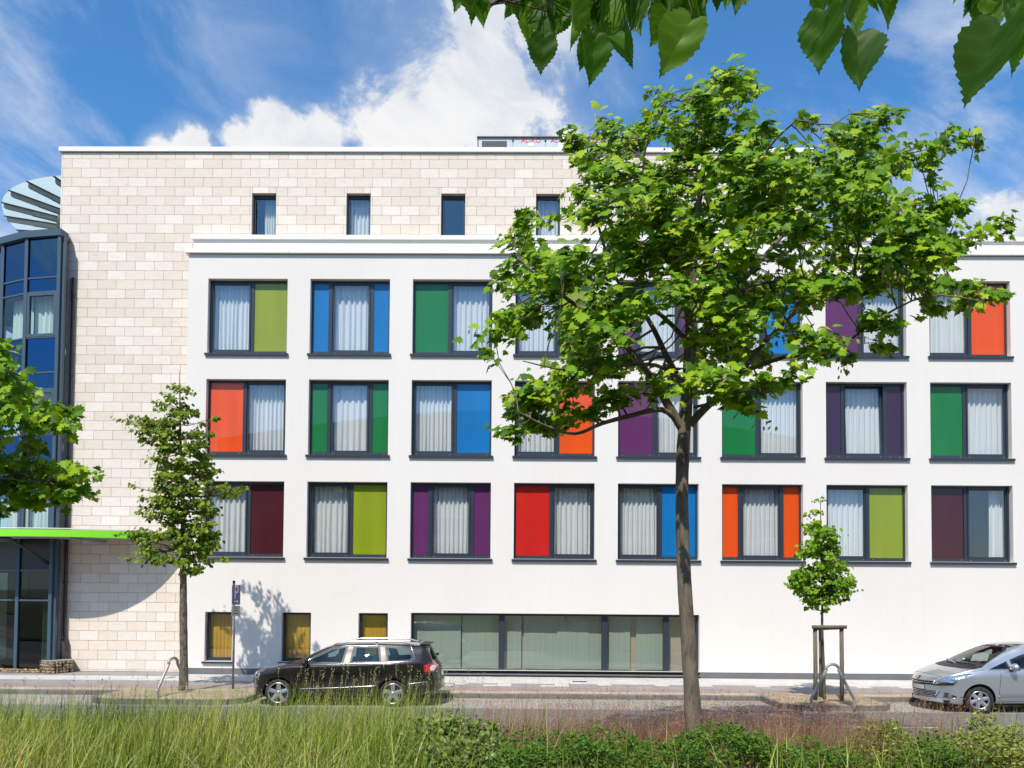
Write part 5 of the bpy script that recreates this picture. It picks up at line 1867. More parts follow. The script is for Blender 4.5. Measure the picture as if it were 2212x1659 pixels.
class Car:
    def __init__(self, spec, root):
        self.s, self.root = spec, root
        self.build_shell()

    def build_shell(self):
        s = self.s
        Ln = s['L']
        # stations closer together at both ends
        st = sorted(set([0, 0.01, 0.025, 0.05, 0.08, 0.12] + [0.16 + 0.04 * i for i in range(int((Ln - 0.32) / 0.04) + 1)] + [Ln - 0.12, Ln - 0.08, Ln - 0.05, Ln - 0.025, Ln - 0.01, Ln]))
        rings = []
        for x in st:
            zt, zb_, zs = interp(s['top'], x), interp(s['bottom'], x), interp(s['belt'], x)
            ws, wr = interp(s['width'], x), interp(s['roofw'], x)
            zs = min(zs, zt - 0.012)
            gh = zt - zs
            mid = min(0.5, (zs + zb_) / 2 + 0.03)
            c = [(0, zb_), (ws * 0.80, zb_), (ws * 0.955, zb_ + 0.05), (ws * 0.995, mid), (ws, zs - 0.30 * (zs - mid)), (ws * 0.985, zs - 0.03 * (zs - mid) - 0.012),
                 (ws * 0.955, zs + 0.02 * gh), (wr + (ws * 0.95 - wr) * 0.48, zs + gh * 0.45), (wr + 0.012, zt - gh * 0.16), (wr * 0.90, zt - gh * 0.055 - 0.004), (wr * 0.5, zt - 0.012 * min(1, gh * 4)), (0, zt)]
            half = catmull2(c, 5)
            bow = interp(s['bow'], x)
            ring_ = []
            W_ = max(ws, 0.01)
            for (y, z) in half:
                ring_.append((x + bow * (y / W_) ** 2, y, z))
            full = [(x_, -y_, z_) for x_, y_, z_ in ring_] + [(x_, y_, z_) for x_, y_, z_ in ring_[-2:0:-1]]
            rings.append(full)
        n = len(rings[0])
        vs = [p for r in rings for p in r]
        fs = []
        for i in range(len(rings) - 1):
            for k in range(n):
                a, b_ = i * n + k, i * n + (k + 1) % n
                fs.append((a, a + n, b_ + n, b_))
        # rounded end caps
        H = n // 2
        for ri, x in ((0, st[0]), (len(rings) - 1, st[-1])):
            W_, bow = max(interp(s['width'], x), 0.01), interp(s['bow'], x)
            o = len(vs)
            half = rings[ri][:H + 1]
            m_ = 12
            for (x_, y_, z_) in half:
                for k in range(m_ + 1):
                    y2 = y_ * (1 - 2 * k / m_)
                    vs.append((x + bow * (y2 / W_) ** 2, y2, z_))
            for i in range(H):
                for k in range(m_):
                    a = o + i * (m_ + 1) + k
                    fs.append((a, a + 1, a + m_ + 2, a + m_ + 1))
        bm = bmesh.new()
        bv = [bm.verts.new(p) for p in vs]
        for f in fs:
            try:
                bm.faces.new([bv[i] for i in f])
            except ValueError:
                pass
        bmesh.ops.remove_doubles(bm, verts=bm.verts, dist=1e-5)
        bmesh.ops.dissolve_degenerate(bm, edges=bm.edges, dist=1e-6)
        bmesh.ops.recalc_face_normals(bm, faces=bm.faces)
        self.bm = bm
        self.bvh = BVHTree.FromBMesh(bm)

    VIEWS = {'side': (Vector((0, 1, 0)), lambda u, v: Vector((u, -3, v))), 'front': (Vector((1, 0, 0)), lambda u, v: Vector((-3, u, v))),
             'rear': (Vector((-1, 0, 0)), lambda u, v: Vector((9, u, v))), 'top': (Vector((0, 0, -1)), lambda u, v: Vector((u, v, 4)))}

    def cast(self, u, v, view, off):
        if isinstance(view, tuple):                     # slanted: angle from the front towards the camera side
            a = R(view[1])
            d = Vector((math.cos(a), math.sin(a), 0))
            sx = Vector((math.sin(a), -math.cos(a), 0))  # picture-right as seen from there
            o = sx * u + Vector((0, 0, v)) - d * 4
        else:
            d, fo = self.VIEWS[view]
            o = fo(u, v)
        hit, nrm, _, _ = self.bvh.ray_cast(o, d)
        if hit is None:
            hit, nrm, _, _ = self.bvh.find_nearest(o + d * 3.1)
        if nrm.dot(d) > 0:
            nrm = -nrm
        return hit + nrm * off

    def patch_mesh(self, name, poly, view, off=0.004, step=0.05, thick=0.0):
        bm = bmesh.new()
        vv = [bm.verts.new((u, v, 0)) for u, v in poly]
        bm.faces.new(vv)
        us = [p[0] for p in poly]; vs_ = [p[1] for p in poly]
        q = math.ceil(min(us) / step) * step
        while q < max(us):
            bmesh.ops.bisect_plane(bm, geom=bm.verts[:] + bm.edges[:] + bm.faces[:], plane_co=(q, 0, 0), plane_no=(1, 0, 0)); q += step
        q = math.ceil(min(vs_) / step) * step
        while q < max(vs_):
            bmesh.ops.bisect_plane(bm, geom=bm.verts[:] + bm.edges[:] + bm.faces[:], plane_co=(0, q, 0), plane_no=(0, 1, 0)); q += step
        for v in bm.verts:
            v.co = self.cast(v.co.x, v.co.y, view, off)
        me = bpy.data.meshes.new(name)
        bm.to_mesh(me)
        bm.free()
        me.polygons.foreach_set('use_smooth', [True] * len(me.polygons))
        return me

    def patch(self, name, poly, view, material, parent=None, off=0.004, step=0.05, mirror=False):
        o = None
        for m in ((False, True) if mirror else (False,)):
            me = self.patch_mesh(name, poly, view, off, step)
            if m:
                me.transform(Matrix.Diagonal((1, -1, 1, 1)))
                me.flip_normals()
            ob = link(name, me, material, parent or self.root)
            o = o or ob
        return o

    def ribbon(self, name, line, view, w, material, parent=None, off=0.003, mirror=False, r=None, step=0.06):
        """A thin strip (or round beading) along a line on the body."""
        pts = []
        for i in range(len(line) - 1):
            (u0, v0), (u1, v1) = line[i], line[i + 1]
            n = max(1, int(math.hypot(u1 - u0, v1 - v0) / step))
            for k in range(n):
                pts.append((u0 + (u1 - u0) * k / n, v0 + (v1 - v0) * k / n))
        pts.append(line[-1])
        P = [self.cast(u, v, view, off) for u, v in pts]
        for m in ((1, -1) if mirror else (1,)):
            Q = [Vector((p.x, p.y * m, p.z)) for p in P]
            MB().tube(Q, w / 2, 6).build(name, material, parent or self.root, True)

    def cut(self, poly, view):
        """Open the shell behind a pane."""
        cx = sum(p[0] for p in poly) / len(poly); cy = sum(p[1] for p in poly) / len(poly)
        def sh(p):
            d = math.hypot(p[0] - cx, p[1] - cy)
            k = max(0.0, 1 - 0.035 / d)
            return (cx + (p[0] - cx) * k, cy + (p[1] - cy) * k)
        sp = [sh(p) for p in poly]
        dead = []
        for f in self.bm.faces:
            c = f.calc_center_median()
            nrm = f.normal
            if view == 'side' and abs(nrm.y) > 0.35 and pt_in_poly(c.x, c.z, sp): dead.append(f)
            if view == 'front' and nrm.x < -0.1 and nrm.z > 0.2 and c.x > 0.5 and pt_in_poly(c.y, c.z, sp): dead.append(f)
            if view == 'rear' and nrm.x > 0.1 and pt_in_poly(c.y, c.z, sp): dead.append(f)
        bmesh.ops.delete(self.bm, geom=dead, context='FACES')
        return sp

    def window(self, name, poly, view, glass, mirror, border, label=None):
        sp = self.cut(poly, view)
        n = len(poly)
        pane = self.patch(name, poly, view, glass, None, 0.002, 0.06, mirror)
        # dark printed border round the pane
        def densify(pl):
            out = []
            for i in range(len(pl)):
                a, b_ = pl[i], pl[(i + 1) % len(pl)]
                for k in range(8):
                    out.append((a[0] + (b_[0] - a[0]) * k / 8, a[1] + (b_[1] - a[1]) * k / 8))
            return out
        cx = sum(p[0] for p in poly) / n; cy = sum(p[1] for p in poly) / n
        outer = densify(poly)
        inner = densify([(cx + (p[0] - cx) * (1 - 0.055 / math.hypot(p[0] - cx, p[1] - cy)), cy + (p[1] - cy) * (1 - 0.055 / math.hypot(p[0] - cx, p[1] - cy))) for p in poly])
        m = len(outer)
        vs = [self.cast(u, v, view, 0.0035) for u, v in outer] + [self.cast(u, v, view, 0.0035) for u, v in inner]
        fs = [(i, (i + 1) % m, (i + 1) % m + m, i + m) for i in range(m)]
        for s_ in ((1, -1) if mirror else (1,)):
            MB().add([(p.x, p.y * s_, p.z) for p in vs], fs).build('window_seal', border, self.root)
        return pane

    def finish_body(self, paint):
        s = self.s
        bm = self.bm
        # wheel arches
        for (wx, wz, wr) in s['arches']:
            dead, push = [], set()
            for f in bm.faces:
                ins = [math.hypot(v.co.x - wx, v.co.z - wz) < wr and abs(v.co.y) > 0.35 for v in f.verts]
                if all(ins): dead.append(f)
                elif any(ins): push.update(v for v, q in zip(f.verts, ins) if q)
            bmesh.ops.delete(bm, geom=dead, context='FACES')
            for v in push:
                if v.is_valid:
                    dx, dz = v.co.x - wx, v.co.z - wz
                    d = math.hypot(dx, dz) or 1e-6
                    v.co.x, v.co.z = wx + dx / d * wr, wz + dz / d * wr
        me = bpy.data.meshes.new('body')
        bm.to_mesh(me)
        bm.free()
        me.polygons.foreach_set('use_smooth', [True] * len(me.polygons))
        return link('body', me, paint, self.root)

def make_wheel(root, x, y, z, r, rim_r, spokes, rubber, alloy, side, dark, steer=0.0, width=0.2, spoke_w=0.075):
    """side -1 = the camera side. Axis along y."""
    tyre = MB().lathe([(rim_r, 0.0), (rim_r + 0.01, -0.008 * 1), (r - 0.035, -0.012), (r - 0.012, 0.008), (r, 0.035), (r, width - 0.035), (r - 0.012, width - 0.008), (r - 0.035, width + 0.012), (rim_r, width)], (0, 0, 0), 'Y', 40)
    w_ = tyre.build('wheel', rubber, root, True)
    MB().lathe([(rim_r + 0.004, 0.004), (rim_r - 0.012, 0.0), (rim_r - 0.022, 0.02), (rim_r - 0.03, 0.12), (0.0, 0.125)], (0, 0, 0), 'Y', 36).build('rim', dark, w_, True)
    MB().lathe([(rim_r + 0.006, 0.012), (rim_r + 0.002, -0.004), (rim_r - 0.016, -0.002), (rim_r - 0.024, 0.03)], (0, 0, 0), 'Y', 40).build('rim_flange', alloy, w_, True)
    for k in range(spokes):
        a = 2 * math.pi * k / spokes + 0.3
        c, s_ = math.cos(a), math.sin(a)
        p, q = Vector((c * 0.035, 0.022, s_ * 0.035)), Vector((c * (rim_r - 0.012), 0.008, s_ * (rim_r - 0.012)))
        t = Vector((-s_, 0, c))
        w0, w1 = spoke_w * 0.55, spoke_w * 0.5
        vs = []
        for (b_, ww) in ((p, w0), (q, w1)):
            vs += [b_ + t * ww + Vector((0, 0.006, 0)), b_ - t * ww + Vector((0, 0.006, 0)), b_ - t * ww + Vector((0, 0.05, 0)), b_ + t * ww + Vector((0, 0.05, 0)), b_ + Vector((0, -0.006, 0))]
        MB().add(vs, [(0, 4, 9, 5), (4, 1, 6, 9), (1, 2, 7, 6), (2, 3, 8, 7), (3, 0, 5, 8)]).build('spoke', alloy, w_)
    MB().lathe([(0.0, 0.004), (0.03, 0.006), (0.048, 0.018), (0.06, 0.05)], (0, 0, 0), 'Y', 20).build('hub_cap', alloy, w_, True)
    base = WLOC.get(root.name, Vector((0, 0, 0)))
    w_.location = (x, y, z)
    w_.rotation_euler = (0, 0, steer if side < 0 else math.pi + steer)
    return w_

def liner(root, wx, wz, wr, w):
    vs, fs = [], []
    for k in range(19):
        a = math.pi * k / 18
        for y in (-w, w):
            vs.append((wx + wr * math.cos(a), y, wz + wr * math.sin(a) - 0.06))
    for k in range(18):
        fs.append((2 * k, 2 * k + 1, 2 * k + 3, 2 * k + 2))
    MB().add(vs, fs).build('arch_liner', M_SEAM, root, True)

M_RUBBER = mat('tyre_rubber', rough=0.85, build=mottled((0.012, 0.012, 0.012), (0.03, 0.029, 0.028), 30, 3, 0.3, 60, 0.004, 'object'))
M_ALLOY = mat('alloy', (0.55, 0.56, 0.57), 0.3, 0.85)
M_BLACK = mat('black_plastic', (0.012, 0.012, 0.013), 0.5)
M_SEAM = mat('panel_gap', (0.006, 0.006, 0.006), 0.9)
M_CHROME = mat('chrome', (0.75, 0.75, 0.76), 0.12, 1.0)
def paint_build(flake):
    def f(nt, b):
        n = noise(nt, 900, 2, 0.5, coords(nt))
        bump(nt, b, n, flake, 0.0006)
    return f
M_PAINT_DARK = mat('mocha_metallic_paint', (0.017, 0.0135, 0.0135), 0.32, 0.45, 0.5, 1.0)
M_PAINT_SILVER = mat('silver_paint', (0.50, 0.52, 0.55), 0.34, 0.75, 0.5, 1.0)
M_CARGLASS = glass_mat('car_glass', (0.42, 0.50, 0.50), 1.75)
M_CARSCREEN = glass_mat('windscreen_glass', (0.72, 0.80, 0.76), 1.6)
M_LENS = glass_mat('lamp_lens', (0.92, 0.94, 0.95), 1.6)
M_LAMPIN = mat('lamp_reflector', (0.72, 0.74, 0.76), 0.15, 0.9)
M_TAILRED = mat('tail_red', (0.45, 0.008, 0.008), 0.15, 0.0, 0.5, 1.0)
M_TAILWHITE = mat('tail_white', (0.65, 0.62, 0.62), 0.15, 0.0, 0.5, 1.0)
M_SEAT = mat('seat_fabric', (0.045, 0.047, 0.052), 0.8)
M_TRIM = mat('cabin_trim', (0.03, 0.031, 0.034), 0.7)

def cabin(root, x0, x1, w, zf, seats, dash_x, zb_):
    """Dark tub, dashboard, steering wheel and seats seen through the glass."""
    tub = MB().box(x0, x1, -w, w, 0.32, zf).build('cabin_tub', M_TRIM, root)
    MB().add([(dash_x, -w, zf), (dash_x, w, zf), (dash_x + 0.45, w, zf), (dash_x + 0.45, -w, zf), (dash_x, -w, zb_ - 0.03), (dash_x, w, zb_ - 0.03), (dash_x + 0.38, w, zb_), (dash_x + 0.38, -w, zb_)],
             [(0, 3, 2, 1), (4, 5, 6, 7), (0, 1, 5, 4), (1, 2, 6, 5), (2, 3, 7, 6), (3, 0, 4, 7)]).build('dashboard', M_TRIM, tub)
    for (sx, sy) in seats:
        b_ = MB()
        b_.obox((sx + 0.02, sy, zf - 0.02), (sx + 0.20, sy, zf + 0.46), 0.46, 0.12, up=(1, 0, 0.3))
        b_.obox((sx + 0.21, sy, zf + 0.50), (sx + 0.25, sy, zf + 0.66), 0.24, 0.09, up=(1, 0, 0.3))
        b_.build('seat', M_SEAT, tub)
    MB().tube([(dash_x + 0.52 + 0.06 * math.sin(a), -0.36 + 0.18 * math.cos(a), zf + 0.14 + 0.17 * math.sin(a)) for a in [2 * math.pi * k / 20 for k in range(21)]], 0.014, 6, cap=False).build('steering_wheel', M_BLACK, tub, True)
    return tub

# ---------------------------------------------------------------- dark estate car parked with its nose to the left
est = tag(empty('estate_car', (0, 0, 0)), 'dark brown estate car with roof rails parked behind the tall grass', 'car')
E_SPEC = dict(L=4.60,
    top=[(0, 0.60), (0.025, 0.69), (0.10, 0.765), (0.35, 0.855), (0.75, 0.94), (1.02, 0.985), (1.12, 1.02), (1.5, 1.225), (1.9, 1.395), (2.25, 1.458), (2.8, 1.482), (3.5, 1.475), (4.0, 1.445), (4.16, 1.425), (4.24, 1.36), (4.38, 1.12), (4.46, 0.98), (4.53, 0.90), (4.57, 0.70), (4.60, 0.60)],
    belt=[(0, 0.57), (0.05, 0.70), (0.35, 0.825), (1.0, 0.93), (1.6, 0.955), (2.5, 0.985), (3.4, 1.02), (4.1, 1.05), (4.35, 1.0), (4.5, 0.88), (4.57, 0.66), (4.60, 0.57)],
    bottom=[(0, 0.30), (0.05, 0.24), (0.3, 0.21), (1.2, 0.24), (3.0, 0.25), (4.1, 0.27), (4.45, 0.32), (4.60, 0.40)],
    width=[(0, 0.60), (0.03, 0.70), (0.12, 0.775), (0.35, 0.835), (0.8, 0.868), (2.0, 0.88), (3.5, 0.875), (4.1, 0.85), (4.4, 0.815), (4.55, 0.75), (4.60, 0.68)],
    roofw=[(0, 0.50), (0.35, 0.70), (1.0, 0.72), (1.5, 0.635), (2.0, 0.61), (2.6, 0.61), (3.6, 0.58), (4.1, 0.545), (4.5, 0.58), (4.6, 0.52)],
    bow=[(0, 0.20), (0.3, 0.16), (1.0, 0.10), (1.5, 0.14), (2.0, 0.05), (2.4, 0.0), (3.6, 0.0), (4.1, -0.05), (4.60, -0.14)],
    arches=[(0.80, 0.30, 0.375), (3.48, 0.30, 0.375)])
car = Car(E_SPEC, est)
W1 = [(1.37, 0.965), (1.535, 1.095), (1.80, 1.255), (2.05, 1.345), (2.38, 1.385), (2.31, 1.008), (1.8, 0.985)]
W2 = [(2.50, 1.388), (3.13, 1.388), (3.20, 1.042), (2.45, 1.014)]
W3 = [(3.24, 1.386), (3.84, 1.36), (3.95, 1.14), (3.91, 1.078), (3.32, 1.046)]
W4 = [(4.14, 1.34), (4.20, 1.31), (4.36, 1.06), (4.22, 1.06)]
car.window('front_door_glass', W1, 'side', M_CARGLASS, True, M_BLACK)
car.window('rear_door_glass', W2, 'side', M_CARGLASS, True, M_BLACK)
car.window('quarter_glass', W3, 'side', M_CARGLASS, True, M_BLACK)
car.window('windscreen', [(-0.66, 1.00), (0.66, 1.00), (0.575, 1.40), (0.3, 1.425), (-0.3, 1.425), (-0.575, 1.40)], 'front', M_CARSCREEN, False, M_BLACK)
car.window('rear_screen', [(-0.60, 1.06), (0.60, 1.06), (0.48, 1.36), (-0.48, 1.36)], 'rear', M_CARGLASS, False, M_BLACK)
car.patch('pillar_glass', W4, 'side', M_BLACK, mirror=True)
# chrome round the side windows
out = [(1.33, 0.955), (1.535, 1.11), (1.80, 1.272), (2.05, 1.362), (2.40, 1.402), (3.24, 1.402), (3.86, 1.376), (3.975, 1.14), (3.93, 1.062), (3.32, 1.03), (2.45, 0.998), (1.80, 0.968), (1.33, 0.955)]
car.ribbon('window_chrome', out, 'side', 0.016, M_CHROME, mirror=True)
car.ribbon('side_moulding', [(1.31, 0.41), (2.2, 0.445), (3.09, 0.495)], 'side', 0.022, M_CHROME, mirror=True, off=0.006)
car.ribbon('bumper_moulding', [(3.82, 0.545), (4.28, 0.595)], 'side', 0.02, M_CHROME, mirror=True, off=0.006)
car.ribbon('bumper_moulding', [(0.06, 0.45), (0.30, 0.455)], 'side', 0.02, M_CHROME, mirror=True, off=0.006)
for ln in ([(1.27, 0.95), (1.235, 0.80), (1.22, 0.45), (1.26, 0.30)], [(2.44, 1.0), (2.38, 0.80), (2.345, 0.45), (2.35, 0.29)], [(3.30, 1.03), (3.31, 0.90), (3.22, 0.74), (3.14, 0.60)], [(1.22, 0.30), (3.0, 0.31)], [(0.36, 0.80), (0.40, 0.62)], [(4.18, 0.78), (4.22, 0.66)], [(0.30, 0.82), (0.7, 0.90), (1.10, 0.955)]):
    car.ribbon('panel_gap', ln, 'side', 0.009, M_SEAM, mirror=True, off=0.0)
for hx, hz in ((2.20, 0.80), (3.14, 0.84)):
    car.patch('handle_recess', [(hx - 0.07, hz - 0.03), (hx + 0.06, hz - 0.025), (hx + 0.06, hz + 0.02), (hx - 0.06, hz + 0.02)], 'side', M_SEAM, mirror=True, off=0.002, step=0.03)
    p = car.cast(hx, hz + 0.008, 'side', 0.022)
    for s_ in (1, -1):
        MB().obox((p.x - 0.095, p.y * s_, p.z - 0.002), (p.x + 0.085, p.y * s_, p.z + 0.006), 0.022, 0.026).build('door_handle', M_PAINT_DARK, est)
HL = [(0.03, 0.60), (0.07, 0.70), (0.20, 0.75), (0.36, 0.76), (0.345, 0.70), (0.28, 0.645), (0.15, 0.615)]
for s_ in (False, True):
    pass
hl = car.patch('headlight', HL, 'side', M_LAMPIN, mirror=True, off=0.003, step=0.04)
car.patch('headlight_lens', HL, 'side', M_LENS, mirror=True, off=0.012, step=0.04)
for (hx, hz, hr) in ((0.17, 0.675, 0.035), (0.26, 0.70, 0.03)):
    q = [(hx + hr * math.cos(a), hz + hr * math.sin(a)) for a in [2 * math.pi * k / 12 for k in range(12)]]
    car.patch('lamp_bowl', q, 'side', M_BLACK, mirror=True, off=0.006, step=0.03)
TL = [(4.19, 0.98), (4.20, 0.83), (4.30, 0.805), (4.42, 0.82), (4.50, 0.88), (4.46, 0.985), (4.34, 1.0)]
car.patch('tail_light', TL, 'side', M_TAILRED, mirror=True, off=0.006, step=0.04)
car.patch('tail_light_lens', [(4.385 + 0.055 * math.cos(a), 0.905 + 0.06 * math.sin(a)) for a in [2 * math.pi * k / 14 for k in range(14)]], 'side', M_TAILWHITE, mirror=True, off=0.011, step=0.03)
# front grille, plates
car.patch('grille', [(-0.42, 0.42), (0.42, 0.42), (0.40, 0.70), (-0.40, 0.70)], 'front', M_BLACK, off=0.004)
car.patch('number_plate', [(-0.26, 0.44), (0.26, 0.44), (0.26, 0.55), (-0.26, 0.55)], 'front', M_LABEL, off=0.012)
car.patch('number_plate', [(-0.26, 0.70), (0.26, 0.70), (0.26, 0.81), (-0.26, 0.81)], 'rear', M_LABEL, off=0.008)
# fuel flap
q = [(3.70 + 0.085 * math.cos(a), 0.75 + 0.085 * math.sin(a)) for a in [2 * math.pi * k / 16 for k in range(17)]]
car.ribbon('fuel_flap', q, 'side', 0.006, M_SEAM, off=0.0, step=0.05)
# roof rails, aerial, spoiler, mirrors, wiper
M_RAIL = mat('silver_rail', (0.62, 0.62, 0.63), 0.25, 0.9)
for s_ in (-1, 1):
    ln = []
    for k in range(17):
        x = 2.10 + (3.98 - 2.10) * k / 16
        p = car.cast(x, -0.555 + 0.02 * (k / 16), 'top', 0)
        lift = 0.062 * min(1, 6 * k / 16, 6 * (16 - k) / 16)
        ln.append((p.x, p.y * -s_ * -1 if s_ < 0 else -p.y, p.z + lift))
    ln = [(x, -0.555 * (1 if s_ < 0 else -1), z) for x, y, z in ln]
    rail = MB()
    rail.tube(ln, 0.019, 8)
    rail.build('roof_rail', M_RAIL, est, True)
    for k in (1, 8, 15):
        p = ln[k]
        MB().obox((p[0], p[1], p[2]), (p[0], p[1], p[2] - 0.085), 0.05, 0.03).build('rail_foot', M_RAIL, est)
MB().add([(4.06, -0.52, 1.452), (4.06, 0.52, 1.452), (4.30, 0.50, 1.437), (4.30, -0.50, 1.437), (4.06, -0.52, 1.40), (4.06, 0.52, 1.40), (4.28, 0.50, 1.412), (4.28, -0.50, 1.412)],
         [(0, 3, 2, 1), (4, 5, 6, 7), (0, 1, 5, 4), (1, 2, 6, 5), (2, 3, 7, 6), (3, 0, 4, 7)]).build('spoiler', M_PAINT_DARK, est)
MB().obox((4.40, -0.05, 1.16), (4.46, -0.05, 1.20), 0.04, 0.06).build('rear_wiper', M_BLACK, est)
MB().tube([(3.95, 0.1, 1.45), (4.03, 0.1, 1.52)], 0.008, 6).build('aerial', M_BLACK, est)
def mirror_housing(root, x, y, z, s_, paint, lx=0.10, lz=0.085):
    bm = bmesh.new()
    bmesh.ops.create_uvsphere(bm, u_segments=16, v_segments=10, radius=1.0)
    for v in bm.verts:
        c = v.co
        k = 1.0 if c.x < 0 else 0.35
        v.co = Vector((c.x * lx * k, c.y * 0.125 * (1.0), c.z * lz))
    me = bpy.data.meshes.new('mirror')
    bm.to_mesh(me); bm.free()
    me.polygons.foreach_set('use_smooth', [True] * len(me.polygons))
    me.transform(Matrix.Translation((x, (y + 0.10) * s_, z)))
    m = link('mirror', me, paint, root)
    MB().obox((x + 0.02, (y - 0.05) * s_, z - 0.07), (x + 0.02, (y + 0.10) * s_, z - 0.05), 0.09, 0.05).build('mirror_foot', M_BLACK, m)
    MB().box(x + 0.03, x + 0.042, min((y + 0.0) * s_, (y + 0.2) * s_), max((y + 0.0) * s_, (y + 0.2) * s_), z - 0.06, z + 0.06).build('mirror_glass', M_BLACK, m)
    return m
for s_ in (-1, 1):
    mirror_housing(est, 1.46, 0.86, 1.02, s_, M_BLACK)
body = car.finish_body(M_PAINT_DARK)
for (wx, wz, wr) in E_SPEC['arches']:
    liner(est, wx, wz, wr - 0.004, 0.80)
MB().box(0.25, 4.3, -0.72, 0.72, 0.20, 0.30).build('underbody', M_SEAM, est)
cabin(est, 1.0, 4.25, 0.74, 0.72, [(1.95, -0.36), (1.95, 0.36), (2.85, -0.36), (2.85, 0.36)], 1.0, 0.95)
for (wx) in (0.80, 3.48):
    for s_ in (-1, 1):
        make_wheel(est, wx, 0.855 * s_, 0.312, 0.312, 0.235, 5, M_RUBBER, M_ALLOY, s_, M_BLACK, spoke_w=0.088)
ex = at(543, 1480, 18.9).x
est.location = (ex, 18.36 + 0.88, 0.004)

# ---------------------------------------------------------------- silver people carrier cut by the right edge
mpv = tag(empty('people_carrier', (0, 0, 0)), 'silver people carrier with alloy wheels cut off by the right edge', 'car')
P_SPEC = dict(L=4.45,
    top=[(0, 0.62), (0.03, 0.70), (0.12, 0.80), (0.30, 0.89), (0.60, 0.985), (0.86, 1.05), (0.95, 1.075), (1.3, 1.25), (1.7, 1.425), (2.1, 1.545), (2.5, 1.59), (3.2, 1.60), (3.9, 1.55), (4.2, 1.46), (4.32, 1.25), (4.40, 1.0), (4.45, 0.7)],
    belt=[(0, 0.58), (0.05, 0.68), (0.25, 0.80), (0.6, 0.90), (0.95, 0.96), (1.6, 0.99), (2.6, 1.01), (3.8, 1.05), (4.25, 1.04), (4.40, 0.92), (4.45, 0.66)],
    bottom=[(0, 0.27), (0.05, 0.22), (0.3, 0.19), (1.2, 0.22), (3.0, 0.23), (4.1, 0.26), (4.45, 0.36)],
    width=[(0, 0.60), (0.03, 0.70), (0.12, 0.79), (0.30, 0.85), (0.7, 0.895), (1.4, 0.905), (3.4, 0.90), (4.0, 0.87), (4.3, 0.82), (4.45, 0.70)],
    roofw=[(0, 0.48), (0.30, 0.70), (0.90, 0.80), (1.3, 0.70), (1.9, 0.635), (2.6, 0.635), (3.6, 0.62), (4.2, 0.58), (4.45, 0.5)],
    bow=[(0, 0.34), (0.3, 0.30), (0.9, 0.26), (1.4, 0.24), (2.0, 0.12), (2.5, 0.0), (3.6, 0.0), (4.45, -0.15)],
    arches=[(1.00, 0.305, 0.375), (3.60, 0.305, 0.375)])
pc = Car(P_SPEC, mpv)
PW0 = [(1.24, 1.00), (1.72, 1.19), (1.74, 1.015)]
PW1 = [(1.80, 1.02), (1.80, 1.22), (2.05, 1.32), (2.36, 1.41), (2.44, 1.03)]
PW2 = [(2.52, 1.44), (3.25, 1.44), (3.30, 1.06), (2.56, 1.035)]
PW3 = [(3.36, 1.44), (3.9, 1.40), (4.05, 1.12), (3.40, 1.065)]
pc.window('windscreen', [(-0.76, 1.06), (0.76, 1.06), (0.66, 1.25), (0.56, 1.42), (0.40, 1.50), (-0.40, 1.50), (-0.56, 1.42), (-0.66, 1.25)], 'front', M_CARSCREEN, False, M_BLACK)
pc.window('front_quarter_glass', PW0, 'side', M_CARGLASS, True, M_BLACK)
pc.window('front_door_glass', PW1, 'side', M_CARGLASS, True, M_BLACK)
pc.window('rear_door_glass', PW2, 'side', M_CARGLASS, True, M_BLACK)
pc.window('quarter_glass', PW3, 'side', M_CARGLASS, True, M_BLACK)
pc.patch('glass_roof', [(1.95, -0.50), (3.3, -0.50), (3.3, 0.50), (1.95, 0.50)], 'top', mat('roof_glass', (0.01, 0.012, 0.016), 0.05, 0, 0.5, 1.0), off=0.003)
# front details, seen from the front: u = y (camera side negative)
pc.patch('upper_grille', [(-0.46, 0.60), (0.46, 0.60), (0.50, 0.685), (-0.50, 0.685)], 'front', M_BLACK, off=0.004, step=0.05)
pc.ribbon('grille_bar', [(-0.485, 0.644), (0.485, 0.644)], 'front', 0.016, M_CHROME, off=0.010)
pc.ribbon('grille_bar', [(-0.50, 0.690), (0.50, 0.690)], 'front', 0.014, M_CHROME, off=0.006)
pc.patch('lower_grille', [(-0.48, 0.315), (0.48, 0.315), (0.54, 0.47), (-0.54, 0.47)], 'front', M_BLACK, off=0.004, step=0.05)
for z in (0.345, 0.38, 0.415, 0.45):
    pc.ribbon('grille_bar', [(-0.50 - (z - 0.34) * 0.3, z), (0.50 + (z - 0.34) * 0.3, z)], 'front', 0.014, M_CHROME, off=0.010)
for s_ in (1, -1):
    pc.patch('fog_lamp_recess', [(-0.86 * s_, 0.36), (-0.60 * s_, 0.335), (-0.60 * s_, 0.445), (-0.70 * s_, 0.45)][::s_], 'front', M_BLACK, off=0.004, step=0.04)
    pc.patch('fog_lamp', [(-0.735 * s_ + 0.036 * math.cos(a), 0.392 + 0.036 * math.sin(a)) for a in [2 * math.pi * k / 12 for k in range(12)]], 'front', M_LAMPIN, off=0.012, step=0.03)
    for z in (0.365, 0.395, 0.42):
        pc.ribbon('grille_bar', [(-0.605 * s_, z), (-0.67 * s_, z + 0.002)], 'front', 0.011, M_CHROME, off=0.010)
    pc.ribbon('bumper_lip', [(-0.52 * s_, 0.325), (-0.85 * s_, 0.335)], 'front', 0.018, M_CHROME, off=0.004)
pl = pc.patch('number_plate', [(-0.26, 0.485), (0.26, 0.485), (0.26, 0.585), (-0.26, 0.585)], 'front', mat('plate_grey', (0.42, 0.42, 0.40), 0.5), off=0.012)
pc.patch('plate_border', [(-0.27, 0.475), (0.27, 0.475), (0.27, 0.595), (-0.27, 0.595)], 'front', M_BLACK, off=0.008)
